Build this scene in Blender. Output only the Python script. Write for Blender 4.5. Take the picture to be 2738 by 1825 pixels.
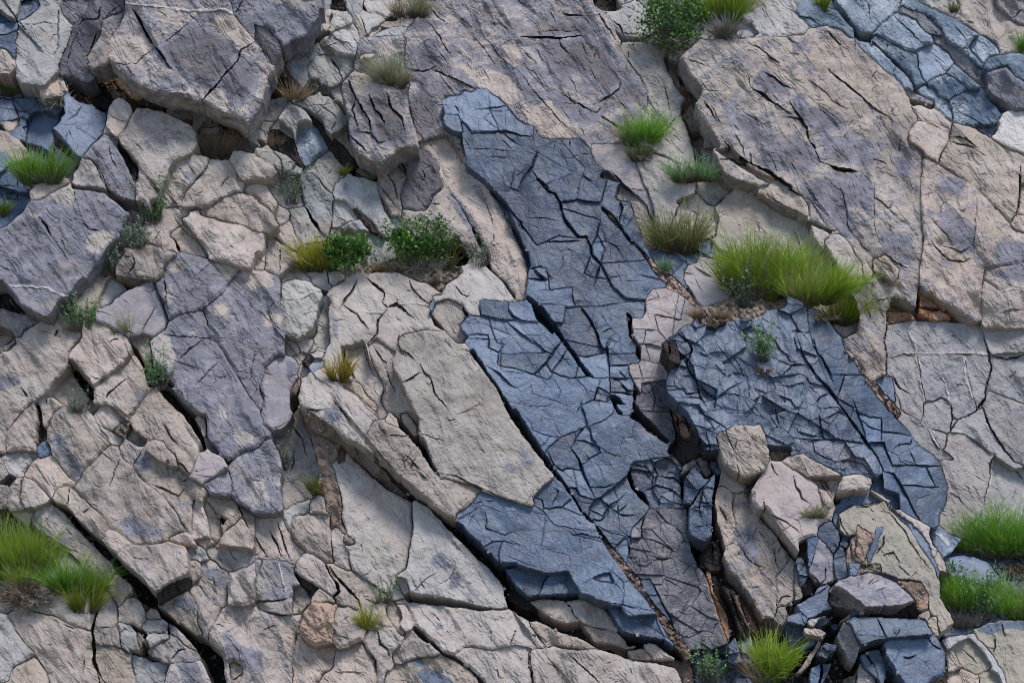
import bpy, bmesh, math, random
import numpy as np
from mathutils import Vector, Matrix

for o in list(bpy.data.objects):
    bpy.data.objects.remove(o)
scene = bpy.context.scene
R = math.radians

# ------------------------------------------------------------------ camera
PW, PH = 2738.0, 1825.0            # size of the photograph that was traced
DIST, LENS = 24.0, 86.4            # 24 m from the rock face, 10 m of it in view
LEAN = R(20)                       # the face leans back from the vertical
cam_d = bpy.data.cameras.new('camera')
cam_d.lens = LENS
cam_d.sensor_width = 36.0
cam_d.clip_end = 500.0
cam = bpy.data.objects.new('camera', cam_d)
scene.collection.objects.link(cam)
cam.location = (0, -DIST, 0)
cam.rotation_euler = (R(90), 0, 0)
scene.camera = cam

# ------------------------------------------------------------------ sky and soft light (open shade)
SUN_EL, SUN_AZ = R(66), R(142)     # azimuth clockwise from +Y: behind the camera, to its right
world = bpy.data.worlds.new('World')
scene.world = world
world.use_nodes = True
wn = world.node_tree.nodes
wl = world.node_tree.links
bg = wn['Background']
sky = wn.new('ShaderNodeTexSky')
sky.sky_type = 'NISHITA'
sky.sun_disc = False
sky.sun_elevation = SUN_EL
sky.sun_rotation = SUN_AZ
sky.altitude = 900
sky.air_density = 1.0
sky.dust_density = 1.0
wl.new(sky.outputs[0], bg.inputs[0])
bg.inputs[1].default_value = 0.085
sun_d = bpy.data.lights.new('sun', 'SUN')
sun_d.energy = 1.45
sun_d.angle = R(18)
sun_d.color = (1.0, 0.95, 0.89)
sun = bpy.data.objects.new('sun', sun_d)
scene.collection.objects.link(sun)
_sd = Vector((math.sin(SUN_AZ) * math.cos(SUN_EL), math.cos(SUN_AZ) * math.cos(SUN_EL), math.sin(SUN_EL)))
sun.rotation_euler = (-_sd).to_track_quat('-Z', 'Y').to_euler()
sun.location = _sd * 30

scene.view_settings.view_transform = 'Standard'
scene.view_settings.look = 'None'
scene.view_settings.gamma = 1.0
scene.view_settings.use_curve_mapping = False
scene.view_settings.exposure = 1.1
scene.render.engine = 'CYCLES'
scene.cycles.use_denoising = True
scene.cycles.filter_width = 1.0
scene.cycles.max_bounces = 5
scene.cycles.diffuse_bounces = 3

# ------------------------------------------------------------------ trace of the rock face
# Tiles A..P are 700 x 500 px windows of the photograph, written in 3.136x coordinates.
# T thing | label | h,tx,ty,r,material,varnish | outline      C / G piece of the cliff (G is laid first)
# L layer of plates (split by the X lines that cross it)      F further facet of the last thing
# H recess, or strip coloured dark for shade    X crack (width px, depth m)    V violet varnish  B slate blue  O rust  W pale vein
TRACE = r'''
# ---- row 0: tile A
G rock_block|-0.55,0,0.2,10,k,.0|A 0,0 1100,0 1100,500 700,1568 0,1568
T slate_fragment|small cream-topped slate slab in the top left corner|-0.25,0,.3,3,p,0|A 0,0 215,0 190,50 105,120 45,118 10,20
T slate_fragment|blue slate wedge against the left edge below the cream slab|-0.3,.2,.3,3,b,0|A 0,30 45,115 80,150 70,185 0,205
T slate_fragment|dark blue slate lump right of the cream corner slab|-0.28,0,.3,5,k,0|A 215,12 305,60 290,95 205,138 150,132 148,90
T slate_fragment|blue slate slab with a dark lower edge at the far left top|-0.2,0,.4,3,b,0|A 0,225 75,180 145,235 135,248 50,278 0,288
T slate_fragment|pale edged blue slate tilted against the light grey boulder|-0.15,0,.4,4,b,0|A 0,330 125,280 148,300 150,360 130,400 125,455 100,470 70,420 0,365
T rock_fragment|grey-tan flat stone above the green grass at the left edge|-0.15,.1,.2,5,t,0|A 0,370 70,420 95,490 80,575 20,562 0,540
C rock_block|-0.35,-.2,0,6,v,.8|A 500,0 770,0 700,110 620,225 550,170 505,100
T boulder|light grey upright boulder left of the overhanging giant boulder|-0.12,.2,.1,16,p,.08|A 360,0 505,0 515,110 615,225 600,270 560,370 520,470 490,560 480,600 420,650 375,700 345,680 180,660 165,560 150,520 132,420 142,330 165,260 190,200 270,140 340,90 360,50
X 3 .12|A 500,0 498,90 485,270 490,400 448,470
X 2 .05|A 170,210 300,205 400,190 480,210
X 2 .05|A 410,350 450,300 480,300
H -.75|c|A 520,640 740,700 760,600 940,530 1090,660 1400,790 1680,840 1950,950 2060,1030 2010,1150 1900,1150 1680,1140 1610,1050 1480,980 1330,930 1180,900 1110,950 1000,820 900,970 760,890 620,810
T cave_stone|pale smooth stone lit inside the cave under the giant boulder|-0.45,0,.4,8,t,0|A 1570,905 1745,920 1725,1010 1665,1065 1640,1120 1600,1000
T cave_stone|brownish stone at the left of the cave mouth under the giant boulder|-0.5,.1,.4,8,t,.1|A 1380,915 1560,900 1610,1000 1540,1005 1420,960
T cave_stone|flat tan stone on the cave floor under the giant boulder|-.5,0,.5,8,t,0|A 1680,1080 1850,1060 1830,1150 1680,1150
T cave_stone|small angular grey stone deep in shade under the left overhang|-.5,.2,.3,6,t,.5|A 910,760 935,725 980,770 1030,800 960,840
T cave_stone|dark blocky stone under the left end of the giant boulder|-.5,.1,.3,6,d,.5|A 770,820 800,750 880,740 950,830 900,940 770,880
C rock_block|-.45,0,.3,6,c,.3|A 1120,830 1240,850 1330,850 1320,910 1180,890
T varnished_rock|dark weathered left flank of the giant overhanging boulder|.12,.5,-.25,8,v,1.35|A 850,0 1045,0 1020,130 900,180 860,330 740,470 725,540 745,600 800,650 740,695 620,650 525,640 490,590 500,540 570,370 610,230 700,120 760,30
X 4 .1|A 850,20 830,160 700,160 660,220
X 4 .12|A 820,260 760,420 720,470
X 3 .08|A 700,230 640,300 590,420 560,560
X 3 .08|A 1010,50 930,100 880,180
C rock_block|.25,.35,0,8,t,.45|A 870,170 1050,90 1000,200 925,350 912,480 950,530 740,545 722,480 850,300
T giant_boulder|huge tan and violet boulder overhanging a dark cave at upper left|.5,.06,-.06,12,t,.5|A 1040,0 1060,80 1000,200 920,350 910,480 950,530 1080,660 1200,720 1400,800 1530,785 1680,840 1760,900 1950,960 2050,1045 2110,950 2165,915 B 20,920 50,880 75,790 110,690 150,600 160,560 130,490 60,410 A 2195,430 2130,335 1960,130 1880,0
X 7 .3|A 1110,80 1180,190 1230,280 1290,380
X 6 .22|A 1290,380 1360,470 1440,590
X 4 .15|A 2140,350 2030,420 1990,510 1900,600 1800,730 1690,850
X 5 .2|A 1800,730 1740,790 1690,850
X 2 .05|A 1300,400 1200,480 1150,540 1060,545 950,530
X 3 .06|A 1060,545 1100,610 1145,650
X 2 .05|A 1380,350 1500,270 1570,200
X 2.5 .05|A 1560,110 1640,170 1690,230
X 2 .04|A 1510,690 1540,770
X 2.5 .06|A 1880,860 1960,960
W 4|A 1050,25 1300,50 1580,95 1850,85 1960,120
V .9|A 1540,240 1660,200 1780,260 1860,330 1980,330 1990,440 1900,590 1800,700 1700,740 1560,640 1450,560 1350,430 1320,380 1500,310
V .8|A 2010,470 2120,500 2150,620 2150,760 2080,830 1960,900 1880,820 1830,720 1900,600
V -.8|A 1940,130 2080,240 2120,330 2000,420 1900,300 1780,200
V -.9|A 930,330 1100,300 1260,400 1180,500 1050,520 930,470
V -.8|A 1740,760 1880,740 1930,860 1880,900 1740,850
T boulder|violet-grey boulder parted from the giant boulder by a dark diagonal joint|.48,-.05,0,10,v,.85|A 1900,0 1965,110 2195,420 B 60,410 150,545 215,470 240,390 300,350 440,300 470,240 520,160 555,60 545,0
X 4 .1|A 2030,0 1990,90 1965,115
F|.4,.15,-.35,8,t,.4|B 0,190 100,230 210,340 240,395 215,470 150,545 120,470 0,330
V -.8|B 100,0 300,0 500,0 540,40 400,70 280,40
# ---- below the giant boulder
T boulder|dark blue-grey angular boulder in shade under the giant boulder's left end|0,-.2,.1,5,b,.15|A 560,800 690,870 770,890 890,970 880,1060 830,1160 780,1190 700,1290 660,1310 590,1240 440,1080 540,1000 590,960
X 2 .04|A 695,880 640,960 560,1010
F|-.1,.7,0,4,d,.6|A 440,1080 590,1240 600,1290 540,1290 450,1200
T boulder|small upright tan stone standing below the cave mouth|.1,0,.1,10,t,.05|A 990,815 1100,870 1112,920 1085,1000 1040,1100 970,1100 940,1132 880,1110 900,980 910,890
X 2 .05|A 905,965 970,1000 1070,1020
T boulder|large rounded tan boulder below the cave with violet stains|.2,-.1,.1,20,t,.3|A 1160,895 1340,930 1500,990 1600,1060 1665,1150 1650,1250 1560,1300 1430,1330 1420,1400 E 1410,80 1380,170 1200,290 1130,290 A 1135,1568 1165,1480 1150,1400 1080,1290 1020,1200 1040,1110 1090,980
X 2 .04|A 1110,1180 1190,1260
X 2 .04|A 1360,1090 1430,1085
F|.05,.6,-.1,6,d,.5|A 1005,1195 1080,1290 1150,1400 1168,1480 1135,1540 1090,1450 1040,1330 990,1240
T boulder|violet-grey slanting slab left of the large rounded tan boulder|.22,-.1,.1,8,v,.75|A 930,1140 1000,1200 990,1240 1040,1330 1090,1450 1140,1568 E 1130,290 1060,280 880,190 870,110 800,0 A 750,1340 690,1330 740,1270 800,1200 870,1130 890,1110
X 3 .08|A 920,1230 930,1330 980,1400
T boulder|tan wedge-shaped block with a dark gap below it|.22,-.05,.15,8,t,.3|A 690,1330 750,1340 E 790,0 865,105 890,200 750,195 615,160 600,140 650,20 A 650,1400
X 5 .15|A 750,1340 800,1400 865,1530
# left background slates
T slate_fragment|dark slate chunk below the left grass, right of the small slate wedge|-.3,.1,.3,5,b,.1|A 360,850 480,800 500,880 470,930 400,910 360,880
C rock_block|-.4,0,.4,5,b,.1|A 220,1040 300,940 420,940 480,1000 430,1080 450,1200 440,1270 350,1190 230,1150
T slate_fragment|small dark slate triangle standing among rubble at the left|-.25,0,.2,4,k,0|A 150,1040 190,990 240,1070 220,1140 110,1140 105,1110
T rubble_stone|grey stone wedged in the left rubble beside the slate triangle|-.3,0,.3,5,t,.1|A 60,1020 150,1000 140,1060 100,1100 70,1080
C rock_block|-.32,0,.4,6,k,.1|A 130,870 350,840 370,900 270,940 230,990 160,970
C rock_block|-.35,0,.4,6,k,.2|A 0,870 130,880 150,980 60,1010 0,920
T boulder|round grey stone half behind the grey twiggy bush at the left|-.2,0,.2,14,t,0|A 380,730 430,660 490,610 540,690 550,760 480,800 380,810
T rubble_stone|long grey rubble stone at the left edge|-.25,.1,.3,8,t,.2|A 0,1110 90,1160 180,1250 190,1310 120,1360 60,1280 0,1200
T slate_fragment|blue slate block at the left edge below the rubble|-.2,.1,.2,4,b,.1|A 0,1230 85,1330 60,1400 20,1480 0,1500
T slate_fragment|blue slate block at the left edge under the second grass tuft|-.2,.1,.2,4,b,.1|A 80,1370 150,1400 160,1500 150,1568 E 160,120 150,260 90,240 0,120 A 0,1540 40,1440
C rock_block|-.25,0,.2,4,b,.1|E 0,120 160,240 150,330 170,380 100,440 60,500 0,500
X 3 .1|E 10,165 140,180
X 3 .1|E 40,235 150,240
X 3 .1|E 50,280 150,295
X 3 .1|E 140,60 150,180 150,360
T boulder|smooth grey egg-shaped stone beside the left grass tuft|.0,-.1,.1,18,t,.1|E 440,20 500,50 580,120 585,150 480,190 400,240 330,260 330,160 360,80
T rubble_stone|small grey stone wedged between egg-shaped stone and wedge block|-.1,0,.2,6,t,.1|E 570,100 620,80 620,130 590,150
C rock_block|-.25,0,.1,8,v,.4|A 440,1200 560,1260 660,1310 640,1420 560,1500 480,1400 500,1300
# small stones row
T boulder|tan knobbly stone with a violet blot at the top of the small pile|.1,.1,.1,12,t,.2|A 1480,1360 1560,1310 1740,1300 1755,1370 1700,1470 E 1640,110 1560,220 1500,310 1400,320 1375,250 1380,140 A 1430,1420
X 2 .05|A 1580,1370 1650,1480
V .9|E 1510,50 1580,70 1640,120 1600,150 1540,110
T boulder|pale tan stone right of the knobbly stone in the pile|.14,0,.1,12,t,.05|A 1780,1320 1920,1360 1995,1460 E 2040,150 2035,200 1850,255 1800,310 1740,330 1640,300 1530,300 1550,230 1600,190 1720,60 A 1755,1370
X 3 .08|E 1620,160 1700,60 1740,0
X 2.5 .06|E 1830,210 1900,110 1960,80
X 2 .04|E 1640,270 1710,210
T boulder|small rounded tan stone at the right end of the pile|.1,0,.1,12,t,.2|A 1960,1260 2080,1260 2195,1320 B 90,1340 150,1380 180,1440 150,1490 60,1500 A 2195,1500 2130,1490 2010,1480 1985,1400 1930,1310
T pebble|pale oval pebble on the dry grass by the cave|.0,0,.2,6,p,0|A 1920,1160 1960,1155 2015,1240 1990,1250 1930,1200
C rock_block|-.35,0,.5,5,s,0|A 1640,1140 2050,1130 2195,1180 2195,1290 1960,1250 1930,1310 1860,1340 1640,1290 1670,1200
# ---- row 0: tile B
G rock_block|-.35,0,.3,6,p,.1|B 440,0 1480,0 1480,200 1000,330 870,340 860,800 700,900 300,800 60,900 60,800 180,560 450,350
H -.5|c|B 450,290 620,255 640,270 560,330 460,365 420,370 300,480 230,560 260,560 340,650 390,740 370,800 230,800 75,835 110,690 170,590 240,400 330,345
T boulder|angular grey stone in the gap right of the violet boulder|.0,0,.2,10,p,0|B 590,112 640,105 655,150 635,235 560,280 480,312 468,265 510,170
T boulder|pale stone touching the right of the angular grey stone|.02,0,.2,10,p,.15|B 660,90 780,90 795,140 780,190 720,240 640,248 638,190 655,150
T rubble_stone|tiny pale stone at the very top above the angular grey stone|-.1,0,.2,6,p,0|B 580,0 660,0 640,45 600,60 585,30
T rubble_stone|small pale stone squeezed beside the violet boulder's right edge|-.1,0,.2,6,p,0|B 545,70 570,90 550,130 525,140
T boulder|dark brown shaded stone at the top edge|-.12,0,-.3,8,d,.4|B 648,35 700,15 760,50 778,98 700,88 650,78
T boulder|pale boulder at the top edge right of the dark brown stone|-.08,.1,.2,10,p,.1|B 670,0 910,0 920,60 890,110 860,145 780,100 770,60 710,18
T boulder|smooth pale boulder behind the grass tuft at the top edge|-.05,0,.2,12,p,.15|B 920,40 950,0 1120,0 1150,60 1172,130 1110,165 1060,110 950,92
F|-.2,0,-.5,4,d,.3|B 905,30 950,90 920,85
T rock_slab|pale angular slab leaning below the top edge boulders|.05,-.1,.2,6,p,.1|B 885,95 1000,110 1080,150 1097,180 1030,230 975,278 930,272 910,200 880,130
T rock_slab|dark grey narrow slab against the pale leaning slab|-.02,.3,0,5,t,.1|B 845,115 885,130 910,200 932,280 905,308 870,300 855,220
T rubble_slab|thin flat grey slab under the top grass tuft|-.02,0,-.2,3,t,.1|B 1060,208 1100,180 1210,173 1222,207 1130,232 1070,226
T rubble_slab|curved grey slab fragment beneath the thin flat slab|-.04,0,.3,3,t,0|B 950,300 1000,230 1060,215 1105,245 1020,258 985,300
T rubble_slab|small pale stone slabs on top of the violet-grey block|0,0,.2,3,p,0|B 1000,295 1100,255 1255,235 1240,268 1130,292
T rubble_slab|dark brown wedge stone beneath the top grass tuft|-.05,0,-.2,3,d,.2|B 1095,165 1150,133 1195,172 1100,180
T rubble_slab|small grey slab right of the thin flat slab|-.03,0,.2,3,t,.1|B 1225,190 1290,160 1300,190 1250,215
T boulder|pale boulder with a pink seam left of the violet-grey block|.02,.1,.15,10,p,.05|B 680,240 840,215 862,260 868,380 850,468 690,458 620,400 560,390 570,330 650,290 660,265
W 2|B 560,395 700,345 865,352
X 3 .07|B 665,320 740,350 755,385
X 3 .06|B 600,385 660,410
T boulder|large pale cracked boulder above the grey bush|-.05,.1,.2,14,p,.05|B 440,365 560,380 620,410 690,458 500,470 440,560 430,640 395,715 340,650 280,570 265,540 300,480 380,410
W 1.5|B 480,510 540,450 700,455
T boulder|smooth round pale boulder with one dark crack|.0,.05,.1,18,p,.08|B 520,455 690,458 850,480 810,530 800,600 735,690 640,742 590,690 550,620 470,620 440,560
X 5 .15|B 640,490 690,560 720,620 737,672
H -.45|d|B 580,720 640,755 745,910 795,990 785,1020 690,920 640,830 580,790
C rock_block|-.1,0,.1,6,p,.1|B 640,740 735,700 725,760 750,910 700,850 630,750
T boulder|violet-grey flat-topped block behind the pale grass tuft|.1,0,.0,10,v,.6|B 900,325 1050,310 1285,325 1270,420 1250,520 1260,640 1300,725 1200,735 1050,695 1000,665 900,608 858,590 870,500 855,450 870,360
F|.12,0,.2,8,t,0|B 890,470 930,450 1000,440 1020,460 960,490 880,505
V -.7|B 1050,320 1200,330 1230,400 1150,460 1090,440
X 3 .06|B 870,505 1020,480 1090,465
# ---- upper middle: large streaked slab
T rock_slab|broad tan and violet streaked slab sweeping down from the top centre|0,-.03,0,6,t,.55|B 1480,0 1460,80 1500,150 1420,140 1300,255 1270,330 1250,520 1260,640 1300,725 1280,800 1300,1000 1380,1180 1600,1150 1750,1350 C 300,1300 700,1290 690,1215 920,1200 890,1080 940,950 1150,900 1168,770 1090,640 930,400 900,340 820,230 760,110 690,0
X 5 .12|B 1480,590 1560,610 1640,640 1780,710 1860,770
X 4 .08|B 1450,180 1530,280 1620,430 1640,460
X 4 .1|B 1260,570 1400,605 1480,590 1530,560
X 3 .06|B 1285,340 1260,450 1255,520
X 2.5 .05|B 1530,600 1600,690 1670,770
X 7 .16|C 100,310 250,312 420,325 520,312 610,305
X 3 .06|C 240,270 420,260 600,262
X 3.5 .07|C 0,535 80,600 200,740 300,860 420,1000 560,1130
X 5 .12|C 440,770 560,860 650,910 730,945 780,900
X 5 .12|C 770,970 860,1030 960,1090
X 4 .1|C 770,850 830,805 920,750 940,700
X 3.5 .08|C 920,850 990,920
X 2.5 .05|C 230,400 260,450 290,520
X 4 .08|C 418,320 440,400 500,450
X 2.5 .05|C 610,330 640,440 660,490
X 2.5 .05|C 130,420 170,470 200,500
X 2.5 .05|C 680,570 720,640 730,670
X 2.5 .05|C 500,630 550,710 580,790
X 5 .1|C 450,108 520,125 620,132
X 2 .04|C 270,680 290,720
X 2 .04|C 590,920 610,990
X 2 .05|C 340,80 400,200
X 2 .05|C 70,0 150,50
X 2 .04|B 1700,400 1760,480
X 2.5 .05|B 1860,320 1960,450 2030,560
X 2 .05|B 1950,330 2050,460 2150,560
X 2 .05|B 1780,520 1830,600
X 2 .05|B 1900,560 1990,690
X 2 .05|B 2000,130 2060,200 2150,260
X 2 .05|B 1720,140 1830,230
X 3 .07|B 1500,20 1480,80 1560,160 1640,210
V 1|C 600,330 780,390 860,480 910,600 940,700 830,760 700,660 560,600 500,480 470,360
V .8|C 280,360 430,340 540,540 470,700 330,560 260,450
V .8|C 170,150 400,160 620,220 600,280 200,290
V .7|C 460,130 700,180 780,290 620,300
V .9|B 1420,350 1500,330 1560,470 1520,560 1420,600 1380,560 1360,480
V 1.3|B 1400,640 1460,640 1450,750 1520,880 1550,930 1500,1070 1400,1080 1310,960 1300,860 1380,780
V -.9|B 1700,580 1960,560 2150,640 2195,760 2195,880 2050,790 1850,700
V -.9|C 0,400 110,420 60,560 0,520
V -.9|C 100,940 330,860 560,1080 560,1160 260,1150 160,1060
V .7|C 960,600 1060,720 1160,780 1150,880 1000,880 900,820
V .6|B 1680,600 1800,690 1900,760 1780,740 C 60,650 300,880 200,900 B 2195,560 2050,520
V .7|C 300,700 440,800 560,880 760,1010 640,1030 440,900
T rock_slab|pale grey slab right of the streaked slab above the bright green shrub|-.1,-.05,.05,8,p,.12|C 920,395 1210,405 1300,470 1330,600 1400,720 1480,830 1470,930 1440,970 1480,1060 1530,1180 1560,1340 1400,1370 1250,1290 1220,1140 1250,1100 1160,920 1165,770 1090,640 1000,500
X 3.5 .09|C 990,400 1010,470 1000,500 1090,640 1170,740
X 3.5 .08|C 1300,710 1340,830 1360,985
X 3 .07|C 1160,820 1230,930
X 3 .06|C 1290,1160 1360,1210
X 3 .06|C 1340,1110 1350,1050 1400,980 1450,970
X 3 .06|C 1370,1135 1450,1190
V .7|C 1180,860 1300,960 1340,1040 1240,1090 1200,1000
G rock_block|-.25,0,.3,6,p,.08|C 690,0 1250,0 1250,400 920,395 900,340 820,230 760,110
H -.55|d|C 690,10 830,5 935,60 920,80 790,78 720,45
T boulder|pale boulder behind the tangled dark bush at the top|-.1,0,.3,12,p,.15|C 850,120 1000,70 1070,40 1160,120 1210,240 1090,290 960,280 900,210
X 5 .12|C 870,180 930,220 960,290
X 4 .1|C 760,120 830,240 900,340
X 3 .06|C 960,280 1080,285
H -.35|r|C 1290,470 1400,540 1450,520 1490,640 1560,690 1625,760 1590,830 1500,900 1450,975 1560,880 1620,1000 1640,1080 1700,1200 1640,1290 1790,1400 1790,1445 1560,1345 1530,1180 1470,1040 1440,970 1480,830 1400,720 1330,600
C rock_block|-.3,.2,0,6,t,.1|C 1330,560 1410,640 1460,780 1480,830 1400,720 1340,620
C rock_block|-.25,.3,0,6,t,.2|C 1460,970 1540,890 1620,1010 1640,1080 1600,1110 1540,1130
T rock_fragment|dark smooth stone wedged in the crevice above the pale green shrub|-.12,0,-.2,5,v,.6|C 1610,1230 1690,1250 1790,1400 1780,1440 1690,1440 1620,1330
T rock_fragment|tan pointed stone hanging in the crevice above the pale green shrub|-.1,-.3,0,5,t,.1|C 1650,1080 1720,1150 1770,1240 1700,1255 1630,1240 1640,1130
# ---- right: big slab
G rock_block|-.12,0,.2,8,p,.1|C 1200,0 2195,0 D 420,0 270,110 C 2100,320 1640,340 1450,520 1290,470 1230,390
T rock_slab|pale slab along the top edge left of the bluish boulders|-.02,0,.1,10,p,.12|C 1990,0 2195,0 D 0,0 110,0 180,20 270,110 340,170 365,240 345,290 200,302 100,305 0,290 C 2040,320 1960,220 2000,170
T boulder|pale rounded stone right of the dry grey tuft at the top|-.05,0,.3,10,p,.05|C 1960,180 2040,190 2100,285 2030,322 1950,312
C rock_block|-.1,0,.4,6,p,.0|C 1640,260 1720,230 1750,320 1640,330
T rock_slab|great tan slab with violet stains and diagonal cracks on the right|.15,-.05,0,10,t,.42|C 1640,335 1720,330 1940,330 2040,318 D 100,305 200,302 345,290 380,250 540,220 660,270 760,350 870,450 990,560 1100,640 1180,750 1250,850 1310,980 1240,1080 1220,1170 1330,1250 1347,1340 1330,1480 H 1310,80 1310,250 1340,500 1350,620 1330,780 1310,900 1320,1000 1290,1080 1280,1190 1200,1130 1110,1100 1080,1150 1050,1220 1030,1350 1020,1480 L 1040,190 1040,330 1020,395 900,400 720,170 H 690,1460 800,1300 770,1150 720,1000 640,870 540,720 640,600 600,560 380,460 180,360 0,240 C 2195,1540 2060,1480 1900,1530 1790,1450 1700,1260 1770,1240 1740,1160 1640,1000 1590,840 1640,760 1600,640 1450,520
X 6 .18|D 540,560 680,690 830,810 940,910 1080,1000
X 6 .16|C 2040,370 2195,470 D 70,480 150,530
X 4 .1|D 0,600 100,660 190,720 260,750
X 8 .2|C 2025,720 2110,780 2195,840 D 0,790 60,840 130,890 240,960
X 5 .14|D 230,850 300,960 370,1060
X 6 .16|D 190,985 310,1000 370,1060 390,1160 440,1260 490,1360 560,1380
X 8 .2|D 560,1380 640,1420 720,1425 800,1435
X 3 .07|D 360,640 480,740 600,850 720,920
X 9 .25|C 1805,1190 1900,1290 2000,1350 D 0,1420 60,1440 110,1480 250,1568 H 240,200 340,260
X 6 .15|C 2030,1290 2040,1370 2110,1410 2195,1465 
X 4 .1|D 540,260 620,340 680,390
X 4 .1|D 1080,950 1110,910
X 2.5 .05|D 1155,1160 1140,1280
X 3 .08|D 920,660 960,600
X 3 .06|D 200,300 240,340 310,370
X 2.5 .05|D 230,1350 300,1440
X 3 .06|C 1960,940 2060,990 2195,1080
X 3 .07|C 2000,630 2030,720
X 3 .07|C 1700,880 1760,1000 1790,1040
X 5 .12|C 1640,840 1700,930 1750,1010
X 3 .06|C 1880,1100 1960,1240 1990,1340
X 3 .06|C 2020,1270 2030,1330
X 3 .06|C 1500,510 1600,530 1690,560
X 3 .06|C 1600,660 1680,760 1760,760
X 6 .14|C 1770,1335 1880,1340 1920,1370 2040,1410
X 3 .06|H 370,180 430,250 470,320 560,430
X 3 .06|H 620,130 680,260 720,400 720,500 790,640
X 3 .06|H 390,270 500,380 600,470
X 3.5 .08|H 940,180 945,270 1060,365 1100,290
X 3.5 .08|H 1060,370 1130,430
X 2.5 .05|H 940,280 930,440 950,560 1010,700
X 4 .1|H 1030,740 1100,800 1210,860
X 3 .08|H 780,600 850,680 900,740
X 3 .06|H 930,770 1060,840
X 3 .07|H 1080,1105 1000,1120 940,1140
X 3 .06|H 850,1110 870,1200 910,1300
X 3 .06|H 380,270 560,530
V .9|D 0,590 130,690 250,760 0,770 C 2060,680 2160,600
V .8|D 280,830 430,900 530,950 640,970 690,1040 620,1100 480,1120 400,1050 300,960
V .8|D 0,1100 200,1170 420,1250 500,1340 400,1410 200,1430 0,1390 C 2195,1250 1950,1060 1900,960 2050,1020
V .6|D 500,1150 850,1180 950,1250 900,1380 700,1350 520,1280
V .7|H 330,170 560,100 700,300 780,560 700,620 560,430 400,300
V .6|H 620,60 900,100 920,380 760,330 660,180
V .6|H 1000,560 1240,640 1280,780 1180,860 1010,700
V .6|D 1120,1310 1240,1360 1240,1460 1150,1480
V .5|C 1780,850 1900,900 1990,1050 2195,1180 2195,1230 2000,1150 1860,1000
V -.9|D 540,350 900,560 1230,860 1290,980 1080,990 700,700 400,480
V -.8|D 300,600 520,720 700,900 560,880 380,740
F|.12,0,.3,5,t,.1|H 0,80 120,110 330,255 375,330 385,430 340,420 180,330 0,235 C 2195,1530 2060,1470 1720,1260 1850,1230 2030,1390
# inner flakes of the great slab
C rock_flake|.12,-.1,0,6,t,.1|H 400,480 540,530 560,620 520,720 450,640 400,540
C rock_flake|.2,-.1,.1,10,t,.2|H 520,640 600,570 650,570 720,650 830,810 850,990 800,1040 740,960 640,860 560,720
C rock_flake|.2,-.1,.1,10,t,.1|H 740,660 830,740 930,900 920,945 850,975 840,820
C rock_flake|.22,0,.1,10,t,.1|H 930,790 1030,755 1150,860 1145,950 1100,980 930,880
# ---- rocks below the streaked slab
T rock_slab|lilac-tan strip of rock along the upper right side of the slate band|-.06,-.05,0,5,l,.4|C 690,1215 920,1200 1000,1290 1070,1400 1130,1568 G 1160,210 1210,380 1200,470 1090,280 950,150 850,60 750,0 C 690,1290
X 6 .16|G 860,50 950,150 1090,278
X 3 .07|G 1030,200 1140,210
T rock_slab|cream rock sliver between the slate band and the lilac strip|-.12,-.05,.1,5,t,.0|G 740,60 850,60 930,150 1090,270 1160,340 1210,480 1230,620 1285,690 1150,705 1090,560 1040,400 900,290 920,160 800,120
T rock_slab|smooth tan slab below the bright green shrub|-.02,.05,.05,10,n,.12|C 1070,1390 1180,1295 1260,1295 1400,1380 1480,1500 G 1490,160 1535,240 1440,270 1400,330 1390,420 1250,520 1230,370 1170,200 1120,120
X 4 .1|C 1190,1280 1260,1300 1370,1360
H -.4|d|G 1400,330 1415,290 1500,255 1470,275 1420,310
H -.45|d|G 1700,90 1760,60 1900,130 2000,170 1900,175 1760,150 H 0,260 120,330 300,420 400,470 540,520 620,545 560,560 400,500 430,600 470,660 440,640 390,560 350,460 180,370 0,290 G 2195,290 2000,230 1880,160
T boulder|smooth grey domed rock behind the wispy olive shrub|-.05,.05,.1,16,n,.05|G 1400,390 1500,260 1600,258 1700,340 1760,430 1740,590 1600,640 1480,600 1390,430
X 3 .06|G 1540,370 1600,420
T boulder|grey wedge rock between the pale green shrub and the great slab|-.12,-.1,.1,10,p,.1|G 1640,170 1760,140 1905,180 1740,335 1680,335 1610,250
T rock_slab|pale tan slab rising behind the large grass clump|-.02,-.08,.05,12,n,.12|G 1740,335 1930,170 2195,310 H 180,370 340,440 380,520 450,640 520,720 640,880 720,1000 775,1130 810,1250 790,1400 700,1450 560,1300 0,800 G 1900,780 1780,720 1700,640 1740,590 1760,430
X 2.5 .05|H 290,560 310,660 340,800 370,830
X 2.5 .05|H 400,680 410,760
# ---- bluish boulders at upper right
G rock_block|-.3,0,.1,8,g,.0|D 400,0 2195,0 2195,1300 1600,1090 1240,830 1100,640 760,350 540,220
H -.4|d|D 580,20 690,110 790,240 860,290 930,300 1010,400 1120,530 1240,650 1285,745 1230,650 1120,545 1010,430 920,340 780,320 740,220 640,100
T boulder|pale bluish wedge at the top beside the small dark green plant|-.12,-.1,.1,10,g,.05|D 270,110 350,45 430,40 540,100 660,160 760,240 782,290 740,322 660,270 540,220 430,220 350,170
X 4 .09|D 310,130 400,150 480,210
T boulder|pale blue boulder at the top edge right of the dark crevice|-.08,0,.1,10,g,.05|D 590,0 1090,0 1145,60 1080,130 1000,200 930,262 850,270 780,220 740,150 690,90 640,40
X 2.5 .06|D 900,0 900,90 915,200
X 2.5 .05|D 1000,190 1070,130
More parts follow.
